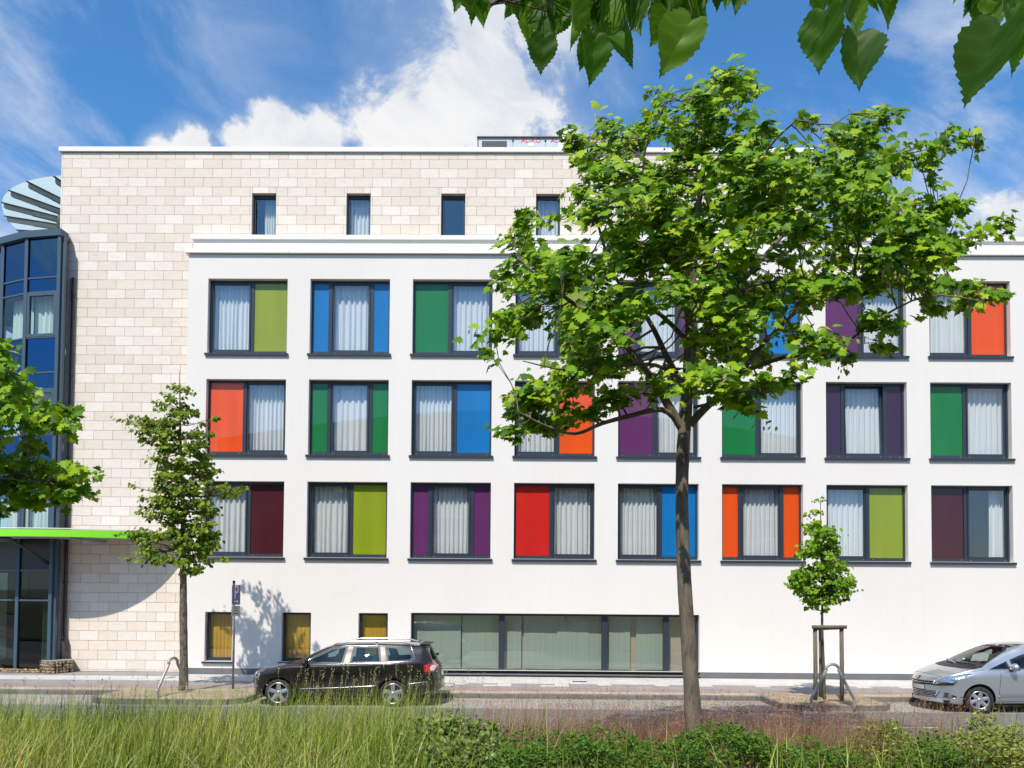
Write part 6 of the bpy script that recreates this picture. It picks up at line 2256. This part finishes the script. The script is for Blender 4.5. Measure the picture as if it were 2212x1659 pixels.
pc.patch('plate_band', [(0.222, 0.487), (0.258, 0.487), (0.258, 0.583), (0.222, 0.583)], 'front', mat('plate_blue', (0.02, 0.06, 0.32), 0.5), off=0.014)
# shield badge with a rearing lion figure on the nose
pc.patch('badge', [(-0.075, 0.775), (0.075, 0.775), (0.07, 0.72), (0.0, 0.695), (-0.07, 0.72)], 'front', M_BLACK, off=0.008, step=0.03)
pc.patch('badge_figure', [(0.035, 0.770), (0.015, 0.772), (0.005, 0.758), (-0.03, 0.766), (-0.045, 0.755), (-0.012, 0.745), (-0.04, 0.738), (-0.045, 0.728), (-0.008, 0.73), (-0.02, 0.712), (0.0, 0.706), (0.012, 0.728), (0.04, 0.715), (0.03, 0.735), (0.05, 0.75), (0.022, 0.752)], 'front', M_CHROME, off=0.012, step=0.03)
# headlights swept back over the wings: seen from 40 degrees to the camera side
HP = [(0.42, 0.60), (0.55, 0.69), (0.70, 0.80), (0.93, 0.865), (1.18, 0.90), (1.10, 0.83), (0.98, 0.76), (0.90, 0.635), (0.62, 0.60)]
view = ('slant', 42)
pc.patch('headlight', HP, view, M_LAMPIN, off=0.003, step=0.04, mirror=True)
pc.patch('headlight_lower', [(0.47, 0.612), (0.60, 0.66), (0.90, 0.69), (0.885, 0.64), (0.62, 0.61)], view, M_BLACK, off=0.007, step=0.04, mirror=True)
for (hu, hv, hr) in ((0.80, 0.755, 0.05), (0.93, 0.79, 0.042)):
    pc.patch('lamp_bowl', [(hu + hr * math.cos(a), hv + hr * math.sin(a)) for a in [2 * math.pi * k / 14 for k in range(14)]], view, M_CHROME, off=0.009, step=0.03, mirror=True)
    pc.patch('lamp_bulb', [(hu + hr * 0.5 * math.cos(a), hv + hr * 0.5 * math.sin(a)) for a in [2 * math.pi * k / 12 for k in range(12)]], view, M_ALLOY, off=0.012, step=0.03, mirror=True)
pc.patch('headlight_lens', HP, view, M_LENS, off=0.016, step=0.04, mirror=True)
pc.ribbon('panel_gap', HP + [HP[0]], view, 0.010, M_SEAM, off=0.001, mirror=True)
# gaps, mouldings, handles
for ln in ([(1.50, 0.98), (1.48, 0.80), (1.45, 0.55), (1.46, 0.27)], [(2.49, 1.02), (2.47, 0.7), (2.46, 0.28)], [(3.34, 1.05), (3.32, 0.80), (3.2, 0.6)], [(1.38, 0.27), (3.1, 0.28)], [(0.62, 0.905), (0.98, 0.965), (1.16, 0.99)]):
    pc.ribbon('panel_gap', ln, 'side', 0.009, M_SEAM, mirror=True, off=0.0)
pc.ribbon('panel_gap', [(-0.60, 0.80), (-0.3, 0.835), (0, 0.845), (0.3, 0.835), (0.60, 0.80)], 'front', 0.008, M_SEAM, off=0.0)
pc.patch('side_moulding', [(1.42, 0.40), (1.50, 0.44), (2.45, 0.455), (2.45, 0.40)], 'side', M_PAINT_SILVER, mirror=True, off=0.014)
pc.ribbon('side_moulding_chrome', [(1.42, 0.405), (2.45, 0.412)], 'side', 0.014, M_CHROME, mirror=True, off=0.016)
pc.ribbon('sill_strip', [(1.40, 0.245), (3.1, 0.26)], 'side', 0.014, M_CHROME, mirror=True, off=0.003)
pc.ribbon('window_chrome', [(1.18, 0.985), (1.74, 1.0), (2.44, 1.015), (3.40, 1.05)], 'side', 0.010, M_CHROME, mirror=True)
pc.patch('cowl', [(-0.80, 1.005), (0.80, 1.005), (0.80, 1.06), (-0.80, 1.06)], 'front', M_BLACK, off=0.006)
pc.ribbon('wiper', [(-0.60, 1.075), (-0.1, 1.09), (0.25, 1.12)], 'front', 0.022, M_BLACK, off=0.018)
pc.ribbon('wiper', [(0.05, 1.07), (0.40, 1.075), (0.72, 1.10)], 'front', 0.022, M_BLACK, off=0.018)
for s_ in (-1, 1):
    m = mirror_housing(mpv, 1.76, 0.90, 1.07, s_, M_PAINT_SILVER, 0.11, 0.09)
pc.finish_body(M_PAINT_SILVER)
for (wx, wz, wr) in P_SPEC['arches']:
    liner(mpv, wx, wz, wr - 0.004, 0.82)
MB().box(0.3, 4.2, -0.74, 0.74, 0.185, 0.28).build('underbody', M_SEAM, mpv)
cabin(mpv, 1.0, 4.1, 0.76, 0.78, [(2.05, -0.37), (2.05, 0.37), (2.9, -0.4), (2.9, 0.4)], 1.0, 1.0)
MB().obox((1.93, 0.0, 1.40), (1.99, 0.0, 1.46), 0.22, 0.06).build('interior_mirror', M_BLACK, mpv)
for wx in (1.00, 3.60):
    for s_ in (-1, 1):
        make_wheel(mpv, wx, 0.875 * s_, 0.305, 0.305, 0.205, 6, M_RUBBER, M_ALLOY, s_, M_BLACK, steer=R(-14) if wx < 2 else 0.0, spoke_w=0.082)
wheel_at = ground_at(2119, 1543, 0.0)
mpv.location = (wheel_at.x - 1.00 - 0.02, wheel_at.y + 0.90, 0.004)
mpv.rotation_euler = (0, 0, R(2.0))
# ================================================================ street furniture
M_GALV = mat('galvanised_hoop', rough=0.5, metal=0.3, build=mottled((0.30, 0.29, 0.26), (0.42, 0.41, 0.38), 6, 5))
M_WOOD = mat('weathered_stake', rough=0.9, build=lambda nt, b: (
    nt.links.new(ramp(nt, noise(nt, 6, 6, 0.65, world_coords(nt, (6, 6, 0.5)), 0.5), [(0.3, (0.075, 0.06, 0.042)), (0.7, (0.21, 0.18, 0.135))]), b.inputs['Base Color']),
    bump(nt, b, noise(nt, 6, 6, 0.65, world_coords(nt, (8, 8, 0.5))), 0.6, 0.01)))

def hoop(p0, p1, h_, label, r=0.034):
    p0, p1 = Vector(p0), Vector(p1)
    W_ = (p1 - p0).length
    t = (p1 - p0).normalized()
    pts = [p0 + Vector((0, 0, -0.05)), p0 + Vector((0, 0, 0.16)), p0 + t * 0.03 + Vector((0, 0, 0.24))]
    q0, q1 = p0 + t * (W_ * 0.34) + Vector((0, 0, h_ - 0.17)), p1 - t * (W_ * 0.34) + Vector((0, 0, h_ - 0.17))
    pts += [q0]
    c = (q0 + q1) / 2
    for k in range(1, 8):
        a = math.pi - math.pi * k / 8
        pts.append(c + t * (W_ * 0.16) * math.cos(a) * 1.05 + Vector((0, 0, 0.17 * math.sin(a))))
    pts += [q1, p1 - t * 0.03 + Vector((0, 0, 0.24)), p1 + Vector((0, 0, 0.16)), p1 + Vector((0, 0, -0.05))]
    o = MB().tube(smooth_path(pts, 3), r, 10).build('guard_hoop', M_GALV, None, True, origin=(p0.x, p0.y, p0.z))
    return tag(o, label, 'guard hoop', 'tree guard hoops')
a, b_ = ground_at(1752, 1524, PZ + 0.03), ground_at(1843, 1524, PZ + 0.03)
hoop((a.x, a.y, PZ), (b_.x, a.y, PZ), 0.98, 'bent steel tube hoop guarding the staked young tree')
a, b_ = ground_at(339, 1507, PZ + 0.03), ground_at(404, 1494, PZ + 0.03)
hoop((a.x, a.y, PZ), (b_.x, b_.y, PZ), 0.92, 'bent steel tube hoop set slantwise before the slim lime trunk')

# stakes round the young tree
sr = tag(empty('tree_stakes', (7.4, 19.2, PZ)), 'frame of three weathered wooden stakes round the young lime tree', 'tree stakes')
posts = []
for (px, pyb, yy) in ((1760.6, 1517, 18.95), (1772.6, 1510, 19.55), (1817.6, 1519, 18.95)):
    top_ = at(px, 1356 if yy < 19.2 else 1358, yy)
    MB().tube([(top_.x, yy, PZ - 0.02), (top_.x + 0.006, yy, 0.9), (top_.x, yy, top_.z + 0.03)], [0.052, 0.05, 0.048], 12).build('stake', M_WOOD, sr, True)
    posts.append(Vector((top_.x, yy, top_.z)))
def rail(a, b_):
    d = (b_ - a).normalized() * 0.09
    MB().tube([a - d, a.lerp(b_, 0.5), b_ + d], 0.044, 10).build('rail', M_WOOD, sr, True)
zr = Vector((0, 0, 0.055))
rail(posts[0] + zr * 0 + Vector((0, -0.07, 0.02)), posts[2] + Vector((0, -0.07, 0.02)))
rail(posts[0] + Vector((0, 0, 0.02)), posts[1] + Vector((0, 0, 0.02)))
rail(posts[1] + Vector((0, 0.05, 0.0)), posts[2] + Vector((0.0, 0.06, 0.0)))

# parking sign seen at a slant
M_SIGNBLUE = mat('sign_blue', rough=0.4, build=mottled((0.05, 0.07, 0.20), (0.07, 0.10, 0.26), 8, 4))
M_SIGNWHITE = mat('sign_white', (0.72, 0.72, 0.70), 0.5)
M_SIGNGREY = mat('plate_worn', rough=0.6, build=mottled((0.36, 0.34, 0.30), (0.55, 0.53, 0.48), 9, 5))
M_POST = mat('sign_post', rough=0.45, metal=0.5, build=mottled((0.14, 0.145, 0.15), (0.34, 0.34, 0.33), 3, 5, space='world', sc=(1, 1, 2)))
SGY = 20.45
pb, ptop = at(503, 1491, SGY), at(507, 1258, SGY)
sg = MB().tube([(pb.x, SGY, PZ - 0.02), (pb.x + (ptop.x - pb.x) * 0.5, SGY, 1.5), (ptop.x - 0.02, SGY, ptop.z)], 0.030, 12).build('parking_sign', M_POST, None, True, origin=(pb.x, SGY, PZ))
tag(sg, 'narrow blue parking sign with white P on a grey post', 'sign')
MB().lathe([(0.0, 0.05), (0.034, 0.045), (0.036, 0.0)], (ptop.x - 0.02, SGY, ptop.z), seg=12).build('post_cap', M_BLACK, sg)
ang = R(81)          # the plate faces up the street to the right
SR = Matrix.Rotation(ang, 3, 'Z')
def sign_box(name, w_, z0, z1, off, m, th=0.004, par=None, xo=0.0):
    mb = MB().box(-w_ / 2 + xo, w_ / 2 + xo, off - th, off, z0, z1)
    mb.v = [tuple(SR @ Vector((x, y, 0)) + Vector((ptop.x + 0.01, SGY, z))) for x, y, z in mb.v]
    return mb.build(name, m, par or sg)
z1 = at(507, 1264, SGY).z; z0 = at(507, 1306, SGY).z
zz0 = at(507, 1331, SGY).z
plate = sign_box('plate', 0.42, z0, z1, -0.036, M_SIGNBLUE)
sign_box('plate_edge', 0.43, z0 - 0.006, z1 + 0.006, -0.034, M_SIGNWHITE, 0.002)
q = SR @ Vector((0, -0.042, 0))
text_mesh('letter', 'P', 0.50, M_SIGNWHITE, plate, (ptop.x + 0.01 + q.x, SGY + q.y, (z0 + z1) / 2 + 0.05), SR @ RX90, 0.95, ext=0.0015)
# arrow under the letter
mb = MB()
q2 = 0.0425
ar = [(-0.10, -0.155), (0.04, -0.155), (0.04, -0.125), (0.12, -0.17), (0.04, -0.215), (0.04, -0.185), (-0.10, -0.185)]
mb.add([tuple(SR @ Vector((x, -q2, 0)) + Vector((ptop.x + 0.01, SGY, (z0 + z1) / 2 + z))) for x, z in ar], [tuple(range(len(ar)))])
mb.build('arrow', M_SIGNWHITE, plate)
ex_ = sign_box('supplementary_plate', 0.44, zz0, z0 - 0.03, -0.036, M_SIGNGREY)
for k in range(3):
    sign_box('print_line', 0.26 - 0.05 * k, zz0 + 0.06 + 0.07 * k, zz0 + 0.085 + 0.07 * k, -0.0405, M_BLACK, 0.001, ex_)

# ================================================================ grass, hedges, weeds
M_GRASS = leaf_mat('meadow_grass', [(0.0, (0.07, 0.125, 0.010)), (0.3, (0.18, 0.25, 0.02)), (0.58, (0.32, 0.40, 0.05)), (0.82, (0.47, 0.50, 0.14)), (0.94, (0.52, 0.45, 0.19)), (1.0, (0.34, 0.20, 0.07))], 0.03, 0.35, 1.1)
M_DRY = leaf_mat('dry_red_grass', [(0.0, (0.17, 0.065, 0.04)), (0.5, (0.33, 0.15, 0.10)), (1.0, (0.46, 0.29, 0.18))], 0.05, 0.3, 1.0)
M_STRAW = leaf_mat('seed_head', [(0.0, (0.22, 0.24, 0.09)), (0.6, (0.36, 0.34, 0.16)), (1.0, (0.42, 0.36, 0.20))], 0.05, 0.3, 1.0)
M_HEDGE = leaf_mat('hedge_leaf', [(0.0, (0.03, 0.08, 0.008)), (0.5, (0.07, 0.16, 0.012)), (1.0, (0.14, 0.24, 0.02))], 0.05, 0.25)
M_GOLD = leaf_mat('golden_shrub_leaf', [(0.0, (0.085, 0.13, 0.012)), (0.5, (0.20, 0.245, 0.018)), (1.0, (0.36, 0.35, 0.03))], 0.15, 0.3)
M_WEED = leaf_mat('broad_weed_leaf', [(0.0, (0.05, 0.11, 0.010)), (0.5, (0.14, 0.22, 0.02)), (1.0, (0.28, 0.34, 0.07))], 0.12, 0.35)

def blades(n, xr, yr, hgt, wid, lean, dens=None, r=nrng, seg=4, zfun=None):
    """Curved tapering grass blades; returns verts, quads+tips as flat index arrays."""
    x = r.uniform(*xr, n); y = r.uniform(*yr, n)
    if dens is not None:
        keep = r.random(n) < dens(x, y)
        x, y = x[keep], y[keep]
        n = len(x)
    zf = zfun or np.vectorize(median_z)
    z = zf(x, y) - 0.02
    h_ = r.uniform(hgt[0], hgt[1], n)
    w_ = r.uniform(wid[0], wid[1], n)
    az = r.uniform(0, 2 * np.pi, n)
    wx, wy = np.cos(az + 1.57), np.sin(az + 1.57)
    ln = np.abs(r.normal(0, lean, n)) + 0.05
    dx, dy = np.cos(az) * ln + 0.05, np.sin(az) * ln
    V = np.zeros((n, 2 * seg + 1, 3), np.float32)
    for k in range(seg):
        t = k / seg
        cx, cy = x + dx * h_ * t ** 2, y + dy * h_ * t ** 2
        cz = z + h_ * t * (1 - 0.25 * ln * t)
        ww = w_ * (1 - 0.75 * t) * 0.5
        V[:, 2 * k] = np.stack([cx - wx * ww, cy - wy * ww, cz], 1)
        V[:, 2 * k + 1] = np.stack([cx + wx * ww, cy + wy * ww, cz], 1)
    V[:, 2 * seg] = np.stack([x + dx * h_, y + dy * h_, z + h_ * (1 - 0.25 * ln)], 1)
    m = 2 * seg + 1
    q = []
    sizes = []
    for k in range(seg - 1):
        q += [2 * k, 2 * k + 1, 2 * k + 3, 2 * k + 2]
        sizes.append(4)
    q += [2 * seg - 2, 2 * seg - 1, 2 * seg]
    sizes.append(3)
    idx = (np.array(q)[None] + (np.arange(n) * m)[:, None]).reshape(-1)
    return V.reshape(-1, 3), idx, np.tile(sizes, n), np.repeat(np.clip(0.80 * r.random(n) + 0.10 + 0.25 * np.sin(x * 1.7 + 2.2 * np.sin(y * 1.3)) * np.sin(y * 2.9 + 0.8 * x), 0, 1), m), V[:, 2 * seg].copy()

def join_geo(parts):
    V, I, S, T = [], [], [], []
    o = 0
    for (v, i, s, t) in parts:
        V.append(v); I.append(i + o); S.append(s); T.append(t)
        o += len(v)
    return np.concatenate(V), np.concatenate(I), np.concatenate(S), np.concatenate(T)

def seed_heads(tips, n_spk, length, r=nrng):
    """Loose spikes of small seed scales at blade tips."""
    n = len(tips)
    pos = np.repeat(tips, n_spk, axis=0)
    k = np.tile(np.arange(n_spk), n) / n_spk
    pos[:, 2] -= k * length
    pos += r.normal(0, 0.006, pos.shape)
    return pos

# the tall meadow grass: dense at the left, thinning to the right
def dens_green(x, y):
    px = 1106 + (x / y) * FPX
    a = np.clip((1020 - px) / 160, 0.10, 1.0)
    a = np.where((px > 1640), 0.22, a)
    clump = 0.55 + 0.45 * np.sin(x * 2.1 + 1.3 * np.sin(y * 1.7)) * np.sin(y * 2.3 + x)
    return np.clip(a * (0.12 + 1.0 * clump), 0, 1)
def dens_tall(x, y):
    px = 1106 + (x / y) * FPX
    tuft = np.exp(-((px - 660) / 45) ** 2) * 0.6 + np.exp(-((px - 780) / 40) ** 2) * 0.5 + np.exp(-((px - 905) / 55) ** 2) + 0.10
    return np.clip(tuft * (px < 1000), 0, 1)
g1 = blades(19000, (-9.5, 8.5), (6.6, 12.75), (0.35, 0.95), (0.011, 0.026), 0.85, dens_green)
g1b = blades(19000, (-9.5, 8.5), (7.4, 12.75), (0.55, 1.08), (0.008, 0.014), 0.48, dens_green)
g2 = blades(7500, (-9.5, 1.0), (8.2, 12.7), (0.85, 1.27), (0.007, 0.013), 0.34, dens_green)
g3 = blades(1500, (-9.5, 1.0), (9.0, 12.6), (1.12, 1.5), (0.006, 0.010), 0.17, dens_tall)
V, I, S_, T_ = join_geo([g[:4] for g in (g1, g1b, g2, g3)])
me = fast_mesh('meadow_grass', V, I, S_, T_)
me.materials.append(M_GRASS)
mg = link('meadow_grass', me)
setting(mg, 'stuff'); mg['label'] = 'tall green meadow grass in the foreground'; mg['category'] = 'grass'
tips = np.concatenate([g2[4][::14], g3[4][::2]])
sp = seed_heads(tips, 9, 0.13)
me = leaves_mesh('seed_heads', 'small', sp, nrng.uniform(0.014, 0.026, len(sp)), leaf_frames(len(sp), (-1.4, -0.7)))
me.materials.append(M_STRAW)
o = link('grass_seed_heads', me); setting(o, 'stuff'); o['label'] = 'pale seed heads over the meadow grass'; o['category'] = 'grass'

# dry reddish grass behind the hedges
def dens_dry(x, y):
    px = 1106 + (x / y) * FPX
    a = np.clip((px - 930) / 150, 0, 1) * np.clip((2150 - px) / 260, 0, 1)
    clump = 0.5 + 0.5 * np.sin(x * 1.6 + 2.0) * np.sin(y * 1.9 + 0.7 * x)
    a = a * np.where((px > 1420) & (px < 1760), 1.25, 0.75)
    return np.clip(a * (0.35 + 0.75 * clump), 0, 1)
d1 = blades(26000, (-1.2, 8.0), (9.3, 12.6), (0.45, 1.0), (0.003, 0.006), 0.45, dens_dry)
d2 = blades(5500, (-1.6, 9.0), (9.3, 12.6), (0.85, 1.2), (0.003, 0.005), 0.28, dens_dry)
V, I, S_, T_ = join_geo([g[:4] for g in (d1, d2)])
me = fast_mesh('dry_grass', V, I, S_, T_)
me.materials.append(M_DRY)
o = link('dry_grass', me); setting(o, 'stuff'); o['label'] = 'dry reddish grass behind the dark hedges'; o['category'] = 'grass'
sp = seed_heads(np.concatenate([d2[4], d1[4][::3]]), 6, 0.12)
me = leaves_mesh('dry_seed_heads', 'small', sp, nrng.uniform(0.012, 0.022, len(sp)), leaf_frames(len(sp), (-0.9, 0.9)))
me.materials.append(M_DRY)
o = link('dry_seed_heads', me); setting(o, 'stuff'); o['label'] = 'loose reddish seed heads of the dry grass'; o['category'] = 'grass'

# fallen leaves and seed litter along the kerb and in the gutter
nl = 420
lx = nrng.uniform(-12, 15, nl)
ly = np.where(nrng.random(nl) < 0.6, KERB_Y - np.abs(nrng.normal(0, 0.05, nl)) - 0.01, nrng.uniform(18.4, 23.6, nl))
lz = np.where(ly < KERB_Y, 0.012, PZ + 0.012)
P = np.stack([lx, ly, lz], 1).astype(np.float32)
up_ = leaf_frames(nl, (-0.15, 0.15))
me = leaves_mesh('leaf_litter', 'small', P, nrng.uniform(0.03, 0.08, nl), up_)
me.materials.append(M_STRAW)
o = link('leaf_litter', me); setting(o, 'stuff'); o['label'] = 'dry leaf litter along the kerb and on the pavement'; o['category'] = 'litter'

# ---------------------------------------------------------------- shrubs
def shrub(name, label, px0, px1, ptop, yy, depth, leaf, n, lmat, kind='small', seed=0, lumps=9, ragged=0.06, group='hedge shrubs on the median', droop=(-0.9, 0.6), shoots=0):
    """A clipped or wild shrub: stems and many small leaves over a lumpy surface, dark gaps between."""
    r = random.Random(seed)
    nr_ = np.random.default_rng(seed)
    x0, x1 = at(px0, 1600, yy).x, at(px1, 1600, yy).x
    cx = (x0 + x1) / 2
    g0 = median_z(cx, yy)
    zt_ = at((px0 + px1) / 2, ptop, yy).z
    t = tag(empty(name, (cx, yy, g0)), label, 'shrub', group)
    st_ = MB()
    lump = []
    for k in range(lumps):
        u = (k + 0.5) / lumps
        lx = x0 + (x1 - x0) * u + r.uniform(-0.05, 0.05)
        for dy in (-0.5, 0.0, 0.5):
            lz = g0 + (zt_ - g0) * r.uniform(0.62, 1.0) * (1 - 0.25 * abs(2 * u - 1) ** 3)
            rad = (x1 - x0) / lumps * r.uniform(0.75, 1.15)
            lump.append((Vector((lx, yy + dy * depth + r.uniform(-0.08, 0.08), lz - rad * 0.6)), rad))
            st_.tube([(cx + (lx - cx) * 0.6, yy + dy * depth * 0.6, g0 - 0.03), (lx, yy + dy * depth * 0.8, g0 + (lz - g0) * 0.5), (lx, yy + dy * depth, lz - rad * 0.3)], [0.009, 0.006, 0.003], 5, cap=False)
    for k in range(shoots):
        c, rad = r.choice(lump)
        st_.tube([c, c + Vector((r.uniform(-0.1, 0.1), r.uniform(-0.1, 0.1), rad + r.uniform(0.1, 0.35)))], [0.004, 0.002], 4, cap=False)
    st_.build('stems', M_BARK_YOUNG, t, True)
    P = []
    for _ in range(n):
        c, rad = r.choice(lump)
        a, e = r.uniform(0, 6.28), math.asin(r.uniform(-0.55, 1))
        q = rad * (r.uniform(0.55, 1.0) ** 0.5 + abs(r.gauss(0, ragged)) * 2)
        p = c + Vector((math.cos(a) * math.cos(e), math.sin(a) * math.cos(e), math.sin(e))) * q
        if r.random() < 0.25:
            p.z = g0 + (p.z - g0) * r.uniform(0.15, 1.0)
        P.append(tuple(p))
    P = np.array(P, np.float32)
    me = leaves_mesh('foliage', kind, P, nr_.uniform(leaf * 0.6, leaf * 1.2, len(P)), leaf_frames(len(P), droop, nr_))
    me.materials.append(lmat)
    f = link('foliage', me, None, t)
    f['kind'] = 'stuff'
    return t
shrub('hedge_shrub', 'dark green clipped hedge shrub left of the maple trunk', 1085, 1425, 1582, 8.7, 0.75, 0.05, 9000, M_HEDGE, seed=1, lumps=10)
shrub('hedge_shrub', 'dark green clipped hedge shrub at the foot of the maple trunk', 1450, 1690, 1572, 8.8, 0.75, 0.05, 6800, M_HEDGE, seed=2, lumps=8)
shrub('hedge_shrub', 'low dark green hedge shrub right of the clipped pair', 1720, 1850, 1605, 8.9, 0.6, 0.05, 2600, M_HEDGE, seed=3, lumps=5, ragged=0.15)
shrub('golden_shrub', 'small yellow green shrub in the middle of the right hand verge', 1875, 1985, 1560, 9.6, 0.5, 0.05, 2300, M_GOLD, seed=4, lumps=5, ragged=0.15, group='golden shrubs on the verge', shoots=4)
shrub('golden_shrub', 'bright yellow green shrub below the silver car', 2075, 2200, 1560, 8.9, 0.6, 0.055, 3000, M_GOLD, seed=5, lumps=5, ragged=0.18, group='golden shrubs on the verge', shoots=6)
shrub('golden_shrub', 'yellow green shrub cut by the bottom right corner', 2180, 2300, 1590, 7.9, 0.6, 0.055, 2200, M_GOLD, seed=6, lumps=4, ragged=0.15, group='golden shrubs on the verge', shoots=3)
shrub('bramble_bush', 'leafy bramble bush between the tall grass and the hedge', 870, 1060, 1566, 8.9, 0.8, 0.065, 3000, M_WEED, kind='lime', seed=7, lumps=7, ragged=0.25, group='wild bushes on the verge', shoots=14, droop=(-0.3, 1.0))
shrub('wild_shrub', 'ragged green wild shrub between the two golden shrubs', 1985, 2085, 1590, 8.6, 0.6, 0.055, 2000, M_HEDGE, seed=8, lumps=4, ragged=0.3, group='wild bushes on the verge', shoots=6)

# broad weeds along the bottom of the picture
def dens_weed(x, y):
    px = 1106 + (x / y) * FPX
    return np.clip(0.25 + 0.75 * (np.sin(x * 4.0) * np.sin(x * 1.7 + y * 3) > 0.0), 0, 1) * np.where((px > 1090) & (px < 1720), 1.0, 0.4)
wv = [blades(1500, (-5.5, 6.5), (7.3, 8.25), (0.34, 0.56), (0.035, 0.075), 0.42, dens_weed, seg=5)[:4], blades(900, (-5.5, 6.5), (8.2, 9.2), (0.25, 0.45), (0.03, 0.06), 0.5, dens_weed, seg=5)[:4]]
V, I, S_, T_ = join_geo(wv)
me = fast_mesh('broad_weeds', V, I, S_, T_)
me.materials.append(M_WEED)
o = link('broad_weeds', me); setting(o, 'stuff'); o['label'] = 'broad leaved weeds along the lower edge of the verge'; o['category'] = 'weeds'

# weeds and short grass in the two planting beds and along the kerb
zb_f = lambda x, y: np.full_like(x, PZ + 0.02)
wd = []
for (x0, x1, y0, y1, n) in ((6.4, 8.6, 18.6, 20.1, 420), (-10.0, -6.8, 18.7, 20.2, 700)):
    wd.append(blades(n, (x0, x1), (y0, y1), (0.05, 0.16), (0.004, 0.010), 0.8, lambda x, y: 0.5 + 0.5 * np.sin(x * 5) * np.sin(y * 7), zfun=zb_f)[:4])
wd.append(blades(420, (-2.0, 14.0), (KERB_Y - 0.05, KERB_Y), (0.02, 0.07), (0.004, 0.012), 0.9, lambda x, y: (np.sin(x * 3) * np.sin(x * 7.3) > 0.2) * 1.0, zfun=lambda x, y: np.zeros_like(x))[:4])
V, I, S_, T_ = join_geo(wd)
me = fast_mesh('bed_weeds', V, I, S_, T_)
me.materials.append(M_WEED)
o = link('bed_weeds', me); setting(o, 'stuff'); o['label'] = 'sparse weeds in the sandy planting beds'; o['category'] = 'weeds'

# ================================================================ across the street: what the windows mirror
M_FAR = mat('far_render', rough=0.9, build=mottled((0.36, 0.35, 0.33), (0.42, 0.41, 0.39), 0.6))
M_FARGLASS = mat('far_glass', (0.03, 0.04, 0.05), 0.1)
opp = tag(empty('office_building', (0, -34, 0)), 'pale office building across the street, seen mirrored in the windows', 'building')
vs = []
arcp = [(-32 + 64 * k / 24, -34 - 9 * math.sin(math.pi * k / 24) * 0) for k in range(25)]
mb = MB()
zt_ = lambda k: 18.5 + 3.2 * math.sin(math.pi * k / 24)
for k in range(24):
    (xa_, ya_), (xb_, yb_) = arcp[k], arcp[k + 1]
    mb.quad((xb_, ya_, 0), (xa_, yb_, 0), (xa_, yb_, zt_(k)), (xb_, ya_, zt_(k + 1)))
    mb.quad((xa_, ya_, zt_(k)), (xa_, ya_ - 14, zt_(k)), (xb_, yb_ - 14, zt_(k + 1)), (xb_, yb_, zt_(k + 1)))
mb.quad((-32, -34, 0), (-32, -48, 0), (-32, -48, 18.5), (-32, -34, 18.5)); mb.quad((32, -48, 0), (32, -34, 0), (32, -34, 18.5), (32, -48, 18.5))
mb.build('wall', M_FAR, opp)
for f_ in range(5):
    MB().box(-31, 31, -34.0, -33.93, 1.6 + 3.4 * f_, 3.4 + 3.4 * f_).build('window_band', M_FARGLASS, opp)
rt = random.Random(4)
for k, x in enumerate((-21, -12.5, -5, 4.5, 13, 22)):
    cl = [(Vector((x + rt.gauss(0, 1.5), -15.5 + rt.gauss(0, 1.1), rt.uniform(3.2, 6.6))), rt.uniform(0.7, 1.1)) for _ in range(22)]
    make_tree('street_tree', f'{("first", "second", "third", "fourth", "fifth", "sixth")[k]} round street tree across the road, mirrored in the ground floor glass', Vector((x, -15.5, 0)), [(x, -15.5, 0), (x + 0.1, -15.5, 2.5), (x, -15.5, 5.5)], [0.16, 0.12, 0.03], [], cl,
              'lime', M_HEDGE, M_BARK_LIME, 0.22, 1300, 0.5, group='street trees across the road')
